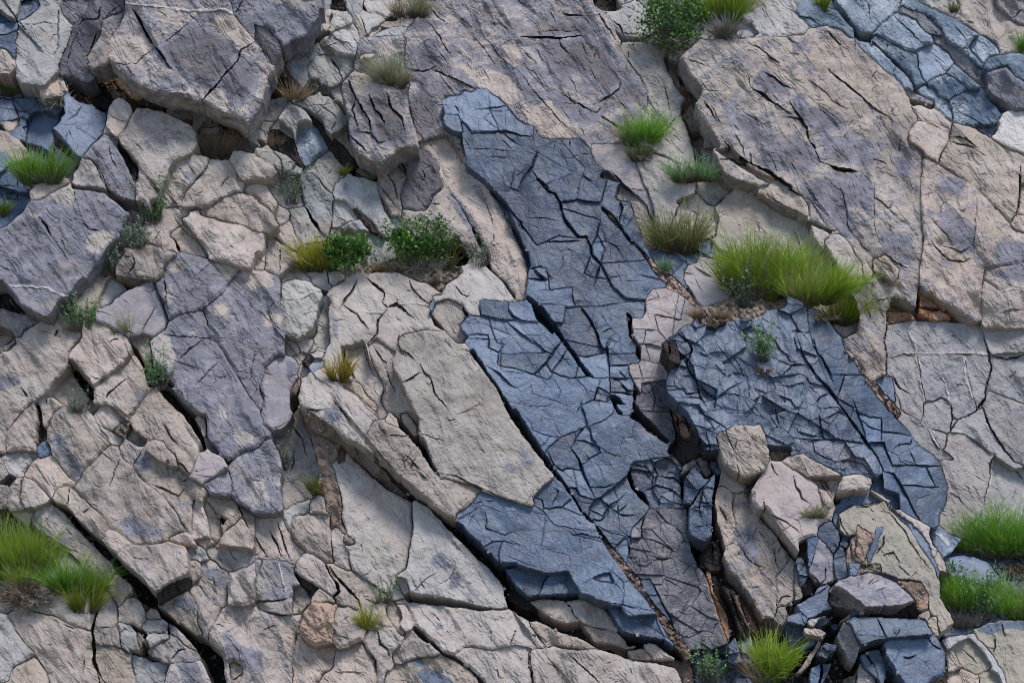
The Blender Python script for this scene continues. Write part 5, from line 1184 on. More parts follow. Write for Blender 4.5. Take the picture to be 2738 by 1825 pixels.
T rock_fragment|tan rock tab behind the small green leafy sprig|.3,0,.05,5,t,.1|P 1445,520 1470,460 1540,602 1552,652 1480,622
# slates cluster
H .1|d|P 200,930 280,880 440,730 600,700 900,920 1310,960 1500,1150 1550,1400 1550,1568 200,1568 280,1300
T slate_fragment|dark brown upright slate left of the blue upright slate|.3,.1,0,3,d,.3|P 305,382 370,362 382,422 397,592 385,602 312,502
T slate_fragment|blue upright slate in the lower right slate cluster|.36,.05,0,3,b,.0|P 375,360 430,360 462,422 442,502 405,602 390,582 382,432
T slate_fragment|lilac-blue jointed slate in the middle of the cluster|.38,0,.05,4,l,.5|P 460,402 520,392 560,452 577,522 602,612 602,702 540,742 490,742 420,652 420,572 445,482
X 4 .09|P 530,600 530,690
X 4 .09|P 420,660 490,740 540,690
T slate_fragment|blue-grey tooth of slate at the top of the cluster|.42,0,.05,4,b,.2|P 485,262 510,222 570,232 640,292 647,362 600,482 550,432 520,342
T slate_fragment|grey oval slate right of the lilac-blue jointed slate|.38,0,.05,6,b,.1|P 600,492 650,422 690,442 702,562 722,642 690,692 620,692 602,602
T slate_fragment|narrow grey slate behind the grey oval slate|.36,0,.05,4,b,.15|P 660,330 700,320 725,360 710,450 680,440 650,400
T slate_fragment|dark standing slate left of the lilac-blue slate|.3,.15,0,4,k,.2|P 290,582 330,512 380,602 392,662 340,752 300,682
T rock_fragment|brown shaded block under the dark standing slate|.26,.1,-.1,5,d,.2|P 340,752 400,662 440,742 445,802 350,852 330,792
T rock_fragment|grey sliver beside the wedged grey block|.2,.2,0,4,t,.1|P 280,562 302,692 332,802 332,862 290,872 270,802
T slate_slab|light blue slate sheet sloping left of the loose lilac-topped slab|.42,.05,.15,3,b,.0|P 280,912 440,832 460,772 560,742 582,782 562,902 592,942 520,962 440,1012 370,1022
X 3 .07|P 430,830 480,810 560,760
T rock_fragment|brown stone with a red scar behind the loose lilac-topped slab|.42,0,.1,10,r,.0|P 1130,707 1240,722 1330,732 1390,792 1402,872 1382,962 1310,972 1275,872 1180,762
O 1|P 1310,850 1390,820 1400,900 1370,950 1310,930
T slate_block|loose lilac-topped slab with a black front in the slate pile|.7,0,.35,4,l,.5|P 590,742 690,692 910,647 1000,672 1130,722 1270,862 1277,882 1140,912 950,932 862,937 820,882 700,792
F|.5,.7,.0,6,r,.4|P 555,800 590,748 700,795 820,885 862,937 862,1002 800,992 760,952 620,932 550,882
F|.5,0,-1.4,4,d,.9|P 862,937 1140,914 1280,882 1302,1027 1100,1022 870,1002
X 3 .06|P 880,750 940,690
X 3 .06|P 950,800 1040,770
X 3 .06|P 910,740 980,710
T slate_block|long blue slate block below the loose lilac-topped slab|.75,0,.3,5,b,.1|P 690,1052 770,1012 900,1012 1280,1032 1370,1042 1430,1152 1250,1172 1050,1202 930,1222 840,1252 790,1172 740,1082
F|.6,.7,-.2,6,t,.5|P 620,1182 680,1052 740,1082 790,1172 832,1262 770,1412 740,1392 650,1252
X 4 .09|P 960,1020 1000,1100 1050,1200
T slate_block|bottom blue slate block with an uneven face in the slate pile|.7,0,.12,6,b,.08|P 1010,1232 1060,1202 1250,1190 1440,1152 1482,1222 1530,1332 1537,1482 1450,1522 1250,1562 1170,1532 1100,1422 1040,1322
X 5 .1|P 1170,1350 1230,1360 1290,1330
X 4 .09|P 1380,1170 1420,1240 1500,1290
T slate_fragment|slim leaning slate below the long blue block|.5,-.1,.05,3,b,.1|P 820,1332 860,1322 950,1452 990,1522 960,1532 870,1452
T slate_fragment|grey leaning slate right of the slim leaning slate|.52,-.1,.05,4,b,.3|P 875,1302 980,1282 1030,1372 1042,1482 1010,1552 950,1422
T slate_fragment|brown-grey slate slab at the bottom edge of the pile|.46,0,.05,4,t,.4|P 830,1382 870,1462 950,1542 1000,1568 780,1568 800,1452
T slate_fragment|dark wedge between the bottom blue block and leaning slates|.5,-.2,0,4,k,.1|P 1000,1260 1040,1330 1110,1430 1150,1520 1100,1500 1045,1450 1030,1360
T slate_slab|pale topped slate slab at the left of the pile|.5,0,.3,3,b,.1|P 210,1002 300,972 380,1022 365,1082 260,1062 212,1052
T slate_block|dark blue block under the pale topped slab|.42,.1,-.1,5,k,.1|P 200,1062 340,1082 400,1162 300,1242 270,1272 220,1212
T slate_fragment|flat brown-grey slate lying across the left pile|.48,0,.1,3,t,.2|P 345,1112 430,1102 550,1152 500,1192 380,1152
T slate_fragment|small grey slate wedge below the dark blue block|.4,0,.2,3,b,.1|P 290,1282 400,1182 450,1212 440,1252 330,1302
T slate_fragment|long leaning grey slate in the left pile|.45,.1,.1,3,t,.3|P 280,1502 340,1402 470,1212 502,1232 440,1332 400,1422 310,1492
T slate_fragment|black slate chunk in the middle of the left pile|.5,0,-.1,4,k,.2|P 450,1312 530,1222 622,1252 612,1302 530,1362 460,1342
T slate_fragment|upright blue slate chip at the bottom of the left pile|.42,.1,.05,3,b,.1|P 385,1552 410,1442 490,1402 462,1552
T slate_fragment|second blue slate chip at the bottom of the left pile|.4,.1,.05,3,b,.1|P 472,1552 512,1402 582,1402 542,1502
T slate_fragment|thin dark slate tipped on the upper left pile|.52,0,.1,3,k,.1|P 438,1082 480,1032 580,1012 562,1062 480,1112
T slate_fragment|pale flat chip behind the thin dark slate|.48,0,.2,3,p,.0|P 380,1062 392,1032 560,1002 470,1032 430,1092
T slate_fragment|small bluish chip beside the loose slab's brown flank|.55,0,.1,4,b,.1|P 750,962 790,932 830,992 760,1012
T slate_fragment|brown block under the loose slab's left flank|.45,.1,0,5,r,.1|P 640,1042 750,972 752,1022 660,1065
T slate_fragment|dark chip in the shadows of the slate pile|.35,0,.1,3,k,.1|P 560,1080 630,1060 640,1110 600,1130
T slate_fragment|rusty chip at the bottom of the slate pile|.35,0,.1,4,r,.0|P 680,1530 780,1490 780,1568 680,1568
T slate_fragment|dark stone at the bottom edge left of the slate pile|.3,0,.2,6,d,.2|P 160,1568 190,1510 290,1490 400,1530 390,1568
T rock_fragment|buff chip with a brown side at the right of the long blue block|.6,-.3,.1,4,t,.0|P 1370,1052 1460,1002 1480,1182 1430,1152
T rock_fragment|little tan stone right of the black front|.55,0,.1,4,t,.0|P 1305,992 1400,967 1390,1032 1302,1032
# right bottom
T boulder|blue rock behind the green shrubs at the right|.1,0,.2,12,b,.05|P 1510,512 1640,500 1800,522 1880,552 1990,682 2002,732 1780,742 1560,642
T rock_slab|bluish sliver with a white edge below the ridge's right end|.12,0,.1,5,g,.1|P 1400,302 1480,312 1545,382 1575,472 1500,502 1440,422
W 6|P 1450,310 1510,350 1550,400
T rock_slab|grey-green slab with blue top in the bottom right corner|.12,0,.06,8,y,.05|P 1770,1112 2000,1042 2195,1040 2195,1568 2090,1568 1930,1322 1800,1182
B .8|P 1770,1112 2000,1042 2195,1040 2195,1130 2060,1110 1900,1180 1850,1160
X 4 .08|P 1930,1320 1960,1260 1950,1180
X 4 .08|P 2010,1060 2040,1180
T quartz_vein|white quartz rib running down the bottom right corner|.2,0,.05,5,w,.0|P 1715,1162 1770,1152 1900,1302 2010,1462 2085,1568 2050,1568 1930,1382 1800,1242
T rock_slab|grey-green slanting slab left of the white quartz rib|.14,0,.08,8,y,.02|P 1610,1222 1700,1182 1780,1242 1900,1422 1850,1482 1780,1472 1640,1372 1590,1302
X 3 .06|P 1680,1290 1800,1400
T rock_slab|small grey slab at the bottom edge below the slanting slab|.12,0,.08,10,y,.0|P 1850,1472 1950,1482 2075,1568 1850,1568 1830,1502
T boulder|upright tan stone right of the bottom blue slate block|.2,0,.08,8,t,.03|P 1520,1302 1600,1292 1630,1352 1622,1472 1560,1472 1540,1362
T boulder|tan stone at the bottom edge right of the slate pile|.12,0,.1,12,t,.03|P 1550,1482 1650,1462 1800,1522 1820,1568 1550,1568
T rock_fragment|white chip of quartz above the slanting slab|.16,0,.2,4,w,.0|P 1500,1202 1700,1162 1720,1192 1600,1262 1530,1272

O 1.3|O 1640,610 1720,640 1780,880 1870,1120 1840,1250 1740,1000 1680,780
O 1.3|O 1890,800 2010,860 2150,1030 P 150,1080 100,1170 O 2050,1170 1940,980
'''
TX = [0, 680, 1360, 2038]
TY = [0, 442, 884, 1325]
ZS = 2195 / 700.0

def parse_pts(s):
    out = []
    ox = oy = 0
    for tok in s.split():
        if len(tok) == 1 and tok.isalpha():
            i = ord(tok) - 65
            ox, oy = TX[i % 4], TY[i // 4]
        else:
            a, b = tok.split(',')
            out.append((ox + float(a) / ZS, oy + float(b) / ZS))
    return np.array(out)

polys, lines, patches = [], [], []
for ln in TRACE.strip().split('\n'):
    if not ln or ln[0] == '#':
        continue
    f = ln.split('|')
    k = f[0][0]
    if k in 'TLCGF':
        name = f[0][2:].strip()
        label = f[1] if k in 'TL' else None
        par = f[2] if k in 'TL' else f[1]
        h, tx, ty, r, m, v = par.split(',')
        polys.append(dict(k=k, name=name, label=label, h=float(h), tx=float(tx), ty=float(ty), r=float(r), m=m, v=float(v), pts=parse_pts(f[-1])))
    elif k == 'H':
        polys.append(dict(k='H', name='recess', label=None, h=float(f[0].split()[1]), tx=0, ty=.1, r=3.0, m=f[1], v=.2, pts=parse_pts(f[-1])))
    elif k == 'X':
        w, d = f[0].split()[1:3]
        lines.append((float(w), float(d), parse_pts(f[1])))
    elif k == 'W':
        patches.append(('W', float(f[0].split()[1]), parse_pts(f[1])))
    else:
        patches.append((k, float(f[0].split()[1]), parse_pts(f[1])))

# ------------------------------------------------------------------ raster of the face
CELL, MARG = 2.34, 105.0
rng = np.random.default_rng(7)
NX = int((PW + 2 * MARG) / CELL)
NY = int((PH + 2 * MARG) / CELL)
xs = -MARG + np.arange(NX + 1) * CELL
ys = -MARG + np.arange(NY + 1) * CELL
CX, CY = np.meshgrid(xs, ys)                       # corners
S = 10.0 / PW                                      # metres per pixel on the mean plane

def vnoise(x, y, seed):
    """smooth value noise at arrays of coordinates, about -1..1"""
    g = np.random.default_rng(seed).random((257, 257)) * 2 - 1
    xi = np.floor(x).astype(int)
    yi = np.floor(y).astype(int)
    fx = x - xi
    fy = y - yi
    fx = fx * fx * fx * (fx * (fx * 6 - 15) + 10)
    fy = fy * fy * fy * (fy * (fy * 6 - 15) + 10)
    x0, y0 = xi % 256, yi % 256
    a = g[y0, x0]; b = g[y0, x0 + 1]; c = g[y0 + 1, x0]; d = g[y0 + 1, x0 + 1]
    return (a + (b - a) * fx) * (1 - fy) + (c + (d - c) * fx) * fy

def fbm(x, y, seed, n=4, gain=.5):
    s = 0; a = 1; t = 0
    for i in range(n):
        s = s + a * vnoise(x * 2 ** i + 17.3 * i, y * 2 ** i + 9.1 * i, seed + i)
        t += a; a *= gain
    return s / t

def warp(x, y):
    dx = 2.2 * vnoise(x / 40, y / 40, 1) + 1.4 * vnoise(x / 14, y / 14, 2) + 1.1 * vnoise(x / 6, y / 6, 5)
    dy = 2.2 * vnoise(x / 40, y / 40, 3) + 1.4 * vnoise(x / 14, y / 14, 4) + 1.1 * vnoise(x / 6, y / 6, 6)
    return np.clip(x + dx, 1, PW - 1), np.clip(y + dy, 1, PH - 1)

# cell centres
MX, MY = np.meshgrid(xs[:-1] + CELL / 2, ys[:-1] + CELL / 2)
WX, WY = warp(MX, MY)
CWX, CWY = warp(CX, CY)

def window(p, pad, ny, nx):
    x0, y0 = p.min(0) - pad
    x1, y1 = p.max(0) + pad
    if x0 <= 8: x0 = -1e9
    if y0 <= 8: y0 = -1e9
    if x1 >= PW - 8: x1 = 1e9
    if y1 >= PH - 8: y1 = 1e9
    i0 = int(np.clip((x0 + MARG) / CELL, 0, nx)); i1 = int(np.clip((x1 + MARG) / CELL + 2, 0, nx))
    j0 = int(np.clip((y0 + MARG) / CELL, 0, ny)); j1 = int(np.clip((y1 + MARG) / CELL + 2, 0, ny))
    return slice(j0, j1), slice(i0, i1)

def inside(p, X, Y):
    c = np.zeros(X.shape, bool)
    n = len(p)
    for i in range(n):
        x0, y0 = p[i]; x1, y1 = p[(i + 1) % n]
        if y0 == y1: continue
        m = (y0 > Y) != (y1 > Y)
        c ^= m & (X < (x1 - x0) * (Y - y0) / (y1 - y0) + x0)
    return c

def linedist(p, X, Y):
    """distance to a polyline and the arc fraction of the nearest point"""
    best = np.full(X.shape, 1e9); arc = np.zeros(X.shape)
    L = np.r_[0, np.cumsum(np.hypot(*np.diff(p, axis=0).T))]
    for i in range(len(p) - 1):
        a, b = p[i], p[i + 1]
        ab = b - a
        t = np.clip(((X - a[0]) * ab[0] + (Y - a[1]) * ab[1]) / max(ab @ ab, 1e-6), 0, 1)
        d = np.hypot(X - a[0] - t * ab[0], Y - a[1] - t * ab[1])
        m = d < best
        best = np.where(m, d, best); arc = np.where(m, (L[i] + t * (L[i + 1] - L[i])) / L[-1], arc)
    return best, arc

# stretch outlines that touch the frame a little past it
for p in polys:
    q = p['pts']
    q[:, 0] = np.where(q[:, 0] < 7, -30, np.where(q[:, 0] > PW - 7, PW + 30, q[:, 0]))
    q[:, 1] = np.where(q[:, 1] < 7, -30, np.where(q[:, 1] > PH - 7, PH + 30, q[:, 1]))

lab = np.full((NY, NX), -1, np.int32)
order = [i for i, p in enumerate(polys) if p['k'] == 'G'] + [i for i, p in enumerate(polys) if p['k'] != 'G']
for i in order:
    w = window(polys[i]['pts'], 14, NY, NX)
    m = inside(polys[i]['pts'], WX[w], WY[w])
    lab[w][m] = i

def grow(a, empty):
    while True:
        e = a == empty
        if not e.any(): return a
        b = a.copy()
        for dy, dx in ((0, 1), (0, -1), (1, 0), (-1, 0)):
            s = np.full_like(a, empty)
            ys0, ys1 = max(dy, 0), a.shape[0] + min(dy, 0)
            xs0, xs1 = max(dx, 0), a.shape[1] + min(dx, 0)
            s[ys0:ys1, xs0:xs1] = a[ys0 - dy:ys1 - dy, xs0 - dx:xs1 - dx]
            b = np.where((b == empty) & (s != empty), s, b)
        if (b == a).all():
            b[b == empty] = 0
        a = b
filler = np.isin(lab, [i for i, p in enumerate(polys) if p['k'] == 'G'])
keep = lab.copy()
lab[filler] = -1
for it in range(6):                                # blocks close up to their neighbours
    b = lab.copy()
    for dy, dx in ((0, 1), (0, -1), (1, 0), (-1, 0)):
        sh = np.full_like(lab, -1)
        a0, a1 = max(dy, 0), lab.shape[0] + min(dy, 0)
        c0, c1 = max(dx, 0), lab.shape[1] + min(dx, 0)
        sh[a0:a1, c0:c1] = lab[a0 - dy:a1 - dy, c0 - dx:c1 - dx]
        if it > 1: sh[np.isin(sh, [i for i, p in enumerate(polys) if p['k'] == 'H'])] = -1
        b = np.where((b == -1) & (sh != -1), sh, b)
    lab = b
lab = np.where(lab == -1, keep, lab)
lab = grow(lab, -1)

# grooves of the cracks (on corners) and cuts (on cells, for the plate layers)
groove = np.zeros(CX.shape)
lip = np.zeros(CX.shape)
cut = np.zeros((NY, NX), bool)
def side_of(p, X, Y):
    """+1 on the upper right side of a polyline, -1 on the other (by its chord)"""
    c = p[-1] - p[0]
    n = np.array([-c[1], c[0]])
    if n[0] - n[1] < 0: n = -n
    n = n / max(np.hypot(*n), 1e-6)
    best = np.full(X.shape, 1e9); sg = np.zeros(X.shape)
    for i in range(len(p) - 1):
        a, b = p[i], p[i + 1]
        ab = b - a
        t = np.clip(((X - a[0]) * ab[0] + (Y - a[1]) * ab[1]) / max(ab @ ab, 1e-6), 0, 1)
        ex, ey = X - a[0] - t * ab[0], Y - a[1] - t * ab[1]
        d = np.hypot(ex, ey)
        m = d < best
        best = np.where(m, d, best)
        nn = np.array([-ab[1], ab[0]])
        if nn @ n < 0: nn = -nn
        sg = np.where(m, np.sign((X - a[0]) * nn[0] + (Y - a[1]) * nn[1]), sg)
    return sg
def carve(p, w0, d0, lipk, wig=1.0):
    w = window(p, 46, NY + 1, NX + 1)
    X, Y = CX[w] + wig * (CWX[w] - CX[w]), CY[w] + wig * (CWY[w] - CY[w])
    d, t = linedist(p, X, Y)
    tap = np.clip(np.minimum(t, 1 - t) * 3.4 + .14, 0, 1)
    ww = w0 * (.62 + .75 * vnoise(CX[w] / 24, CY[w] / 24, 11)) * tap
    g = d0 * tap * np.clip((1.1 - d / np.maximum(ww, 1.0)) * (2.2 if w0 > 3.2 else 1.0), 0, 1)
    groove[w] = np.maximum(groove[w], np.where(d < 60, g, 0))
    L = lipk * d0 * tap * np.exp(-d / 16.0) * side_of(p, X, Y) * np.clip(.6 + 1.2 * vnoise(CX[w] / 45, CY[w] / 45, 13), 0, 1.2)
    lip[w] += np.where(d < 55, L, 0)
for w0, d0, p in lines:
    thin = w0 < 4
    pm = p.mean(0)
    on_slate = polys[lab[int((pm[1] + MARG) / CELL), int((pm[0] + MARG) / CELL)]]['m'] in 'bklm'
    carve(p, 1.5 if w0 <= 2.5 else (1.5 + (w0 - 2.5) * (.36 if on_slate else .46)), d0 * (.55 if thin else .85) * (.75 if on_slate else 1), (.2 if thin else .22) if on_slate else (.22 if thin else .15), .35 if on_slate else 1.0)
    e0 = p[0] - (p[1] - p[0]) / max(np.hypot(*(p[1] - p[0])), 1) * 13
    e1 = p[-1] + (p[-1] - p[-2]) / max(np.hypot(*(p[-1] - p[-2])), 1) * 13
    q = np.vstack([e0, p, e1])
    w = window(q, 30, NY, NX)
    d, t = linedist(q, WX[w], WY[w])
    cut[w] |= d < 1.7

# secondary fractures: short cuts in the joint directions, denser on the slate
r2 = random.Random(5)
main_groove = groove
groove = np.zeros(CX.shape)
for n in range(7000):
    cx, cy = r2.uniform(0, PW), r2.uniform(0, PH)
    j, i = int((cy + MARG) / CELL), int((cx + MARG) / CELL)
    p0 = polys[lab[j, i]]
    sl = p0['m'] in 'bklm'
    if r2.random() < (.88 if sl else .66): continue
    ang = (r2.choice([6, 60, 60, 64, 118, -14]) if sl else r2.choice([44, 48, 52, 58, 62, 124, 10])) + r2.gauss(0, 6)
    ln_ = r2.uniform(8, 40) * (2.2 if r2.random() < .2 else 1)
    dp = .005 + .02 * r2.random() ** 2
    a = R(ang)
    pts = [(cx, cy)]
    for k in range(3):
        a2 = a + r2.gauss(0, .14 if sl else .24)
        pts.append((pts[-1][0] + math.cos(a2) * ln_ / 3, pts[-1][1] + math.sin(a2) * ln_ / 3))
    carve(np.array(pts), 1.3 if sl else 1.4, dp, .1 if sl else .16, .4 if sl else 1.0)
groove = np.maximum(main_groove, groove)

# colour patches (on corners)
def soft(p, w):
    m = inside(p, CWX[w], CWY[w]).astype(float)
    for _ in range(22):
        m[1:-1, 1:-1] = (m[1:-1, 1:-1] * 2 + m[:-2, 1:-1] + m[2:, 1:-1] + m[1:-1, :-2] + m[1:-1, 2:]) / 6
    return m
varn = np.zeros(CX.shape); blue = np.zeros(CX.shape); rust = np.zeros(CX.shape); white = np.zeros(CX.shape)
ridge = np.zeros(CX.shape)
for k, a, p in patches:
    if k == 'W':
        w = window(p, 20, NY + 1, NX + 1)
        d, t = linedist(p, CWX[w], CWY[w])
        q = np.clip(1.5 - d / np.maximum(a * (.8 + .6 * vnoise(CX[w] / 15, CY[w] / 15, 21)), 1), 0, 1)
        white[w] = np.maximum(white[w], q)
        ridge[w] = np.maximum(ridge[w], q * .012)
    else:
        w = window(p, 26, NY + 1, NX + 1)
        tgt = {'V': varn, 'B': blue, 'O': rust}[k]
        tgt[w] += a * soft(p, w)

# ------------------------------------------------------------------ split the plate layers along the cuts
def components(mask):
    """4-connected components by repeated minimum spreading with pointer jumping"""
    ids = np.where(mask, np.arange(mask.size).reshape(mask.shape), -1)
    big = mask.size + 5
    a = np.where(mask, ids, big)
    for it in range(4000):
        b = a.copy()
        b[1:] = np.minimum(b[1:], a[:-1]); b[:-1] = np.minimum(b[:-1], a[1:])
        b[:, 1:] = np.minimum(b[:, 1:], a[:, :-1]); b[:, :-1] = np.minimum(b[:, :-1], a[:, 1:])
        b = np.where(mask, b, big)
        fl = np.append(b.ravel(), [big] * 8)
        b = np.where(mask, fl[b], big)
        b = np.where(mask, np.append(b.ravel(), [big] * 8)[b], big)
        if (b == a).all(): break
        a = b
    return a

regions = []           # (poly index, plate number)
reg = np.full((NY, NX), -1, np.int32)
for i, p in enumerate(polys):
    m = lab == i
    if not m.any(): continue
    jj, ii = np.where(m)
    w = (slice(jj.min(), jj.max() + 1), slice(ii.min(), ii.max() + 1))
    mm = m[w]
    if p['k'] == 'L':
        c = components(mm & ~cut[w])
        u, n = np.unique(c[mm & ~cut[w]], return_counts=True)
        loc = np.full(mm.shape, -1, np.int32)
        k = 0
        for a, b in zip(u, n):
            if b >= 60:
                loc[c == a] = len(regions)
                regions.append((i, k)); k += 1
        if k == 0:
            loc[mm] = len(regions); regions.append((i, 0))
        loc[~mm] = -2
        while (loc == -1).any():
            b = loc.copy()
            for dy, dx in ((0, 1), (0, -1), (1, 0), (-1, 0)):
                s = np.full_like(loc, -1)
                a0, a1 = max(dy, 0), loc.shape[0] + min(dy, 0)
                c0, c1 = max(dx, 0), loc.shape[1] + min(dx, 0)
                s[a0:a1, c0:c1] = loc[a0 - dy:a1 - dy, c0 - dx:c1 - dx]
                b = np.where((b == -1) & (s >= 0), s, b)
            if (b == loc).all():
                b[b == -1] = len(regions); regions.append((i, k)); k += 1
            loc = b
        reg[w][mm] = loc[mm]
    else:
        reg[w][mm] = len(regions)
        regions.append((i, 0))
# facets belong to the thing they were drawn for
owner = {}
last = None
for i, p in enumerate(polys):
    if p['k'] == 'F': owner[i] = last
    else:
        owner[i] = i
        if p['k'] in 'TLC': last = i

# ------------------------------------------------------------------ distances and outline smoothing
pad = np.pad(reg, 1, mode='edge')
q00 = pad[:-1, :-1]; q01 = pad[:-1, 1:]; q10 = pad[1:, :-1]; q11 = pad[1:, 1:]
bnd = (q00 != q01) | (q00 != q10) | (q00 != q11)
RAD = 14
g1 = np.full(bnd.shape, 99.0)
for dy in range(-RAD, RAD + 1):
    a0, a1 = max(dy, 0), bnd.shape[0] + min(dy, 0)
    v = g1[a0:a1]
    np.minimum(v, np.where(bnd[a0 - dy:a1 - dy], abs(dy), 99.0), out=v)
d2 = np.full(bnd.shape, 1e4)
for dx in range(-RAD, RAD + 1):
    a0, a1 = max(dx, 0), bnd.shape[1] + min(dx, 0)
    v = d2[:, a0:a1]
    np.minimum(v, g1[:, a0 - dx:a1 - dx] ** 2 + dx * dx, out=v)
edge_d = np.minimum(np.sqrt(d2), RAD) * CELL          # px

# boundary edges: vertical edge between corner (j,i)-(j+1,i) when left/right cells differ
ve = np.zeros((NY, NX + 1), bool); ve[:, 1:-1] = reg[:, 1:] != reg[:, :-1]
he = np.zeros((NY + 1, NX), bool); he[1:-1, :] = reg[1:, :] != reg[:-1, :]
PX, PY = CX.copy(), CY.copy()
deg = np.zeros(CX.shape)
deg[:-1] += ve; deg[1:] += ve; deg[:, :-1] += he; deg[:, 1:] += he
for it in range(4):
    ax = np.zeros(CX.shape); ay = np.zeros(CX.shape)
    for A, B in ((PX, ax), (PY, ay)):
        B[:-1] += np.where(ve, A[1:], 0); B[1:] += np.where(ve, A[:-1], 0)
        B[:, :-1] += np.where(he, A[:, 1:], 0); B[:, 1:] += np.where(he, A[:, :-1], 0)
    m = deg >= 2
    k = np.where(deg == 2, .55, .25)
    PX = np.where(m, PX + k * (ax / np.maximum(deg, 1) - PX), PX)
    PY = np.where(m, PY + k * (ay / np.maximum(deg, 1) - PY), PY)

# ------------------------------------------------------------------ macro shape and roughness of the face
MACRO = [(0, 0, -.15), (0, 600, .0), (0, 1200, .1), (0, 1825, .35), (400, 300, .0), (400, 900, .1), (600, 1500, .3), (900, 300, -.05),
         (900, 640, -.15), (1000, 850, .12), (1150, 1200, .25), (1000, 1650, .35), (1500, 100, -.2), (1500, 600, 0), (1550, 1000, .1),
         (1600, 1400, .2), (1650, 1800, .4), (2000, 300, -.1), (2000, 700, .0), (2100, 1000, .1), (2150, 1350, .12), (2250, 1650, .25),
         (2500, 150, -.35), (2600, 600, -.1), (2600, 1000, -.2), (2600, 1400, -.2), (2650, 1800, .1)]
num = np.zeros(CX.shape); den = np.zeros(CX.shape)
for x, y, z in MACRO:
    wgt = np.exp(-((CX - x) ** 2 + (CY - y) ** 2) / (2 * 230.0 ** 2)) + 1e-9
    num += wgt * z; den += wgt
macro = num / den

ca, sa = math.cos(R(50)), math.sin(R(50))
BU = CX * ca + CY * sa                                # along the joints (down right)
BV = -CX * sa + CY * ca
n_low = fbm(CX / 170, CY / 170, 31, 2)
n_mid = fbm(BU / 80, BV / 38, 41, 3)
n_fine = fbm(CX / 22, CY / 22, 51, 3)
n_grit = vnoise(CX / 4.5, CY / 4.5, 61) + .6 * vnoise(CX / 2.9, CY / 2.9, 63)
def terrace(n, k, sharp=.82):
    t = n * k
    f = t - np.floor(t)
    f = np.clip((f - sharp) / (1 - sharp), 0, 1)
    return (np.floor(t) + f) / k
def facet(x, y, seed, ex=1.0, ey=1.0):
    """continuous surface of flat facets with sharp creases: random heights on a warped triangle grid"""
    x = x / ex + .45 * vnoise(x / ex * .9, y / ey * .9, seed + 1) ; y = y / ey + .45 * vnoise(x * .9 + 5, y / ey * .9, seed + 2)
    g = np.random.default_rng(seed).random((257, 257)) * 2 - 1
    xi = np.floor(x).astype(int); yi = np.floor(y).astype(int)
    fx, fy = x - xi, y - yi
    x0, y0 = xi % 256, yi % 256
    a = g[y0, x0]; b = g[y0, x0 + 1]; c = g[y0 + 1, x0]; d = g[y0 + 1, x0 + 1]
    return np.where(fx > fy, a + (b - a) * fx + (d - b) * fy, a + (d - c) * fx + (c - a) * fy)
def plates(x, y, seed, ex, ey, tilt=.25):
    """flat-topped plates with straight edges: height per cell plus the gap distance between cells"""
    x = x / ex; y = y / ey
    rg = np.random.default_rng(seed)
    jx, jy, hh, tx, ty = (rg.random((256, 256)) for _ in range(5))
    xi = np.floor(x).astype(int); yi = np.floor(y).astype(int)
    b1 = np.full(x.shape, 9.0); b2 = np.full(x.shape, 9.0); hv = np.zeros(x.shape)
    for dj in (-1, 0, 1):
        for di in (-1, 0, 1):
            cx, cy = xi + di, yi + dj
            a, b = cy % 256, cx % 256
            qx, qy = cx + jx[a, b], cy + jy[a, b]
            d = np.hypot(x - qx, y - qy)
            h = hh[a, b] * 2 - 1 + tilt * ((tx[a, b] - .5) * (x - qx) + (ty[a, b] - .5) * (y - qy)) * 4
            m = d < b1
            b2 = np.where(m, b1, np.minimum(b2, d)); hv = np.where(m, h, hv); b1 = np.where(m, d, b1)
    return hv, (b2 - b1)
_c, _s = math.cos(R(25)), math.sin(R(25))
RU, RV = CX * _c + CY * _s, CY * _c - CX * _s
p_big, g_big = plates(RU + 5 * n_fine, RV, 401, 120, 78)
p_sml, g_sml = plates(RU, RV + 3 * n_fine, 411, 46, 32)
p_rid, g_rid = plates(RU, RV, 421, 78, 46, .22)
p_mask = np.clip(vnoise(CX / 60, CY / 60, 431) * 1.6 + .3, 0, 1)
f_big = facet(BU, BV, 301, 120, 70)
f_mid = facet(BU * .94 + BV * .34, BV * .94 - BU * .34, 311, 48, 30)
f_sml = facet(BU, BV, 321, 21, 12)
f_sla = facet(CX, CY, 331, 90, 110)
t_flake = terrace(.55 * fbm(BU / 95 + .3 * n_fine, BV / 30, 71, 3) + .6 * facet(BU, BV, 371, 80, 34), 5, .86)
t_slate = terrace(.75 * facet(CX * .9 + CY * .42, CY * .9 - CX * .42, 351, 130, 80) + .25 * facet(CX, CY, 361, 46, 36), 5, .95)
t_chip = terrace(fbm(CX / 30, CY / 30, 91, 3) + .1 * n_grit, 4, .75)
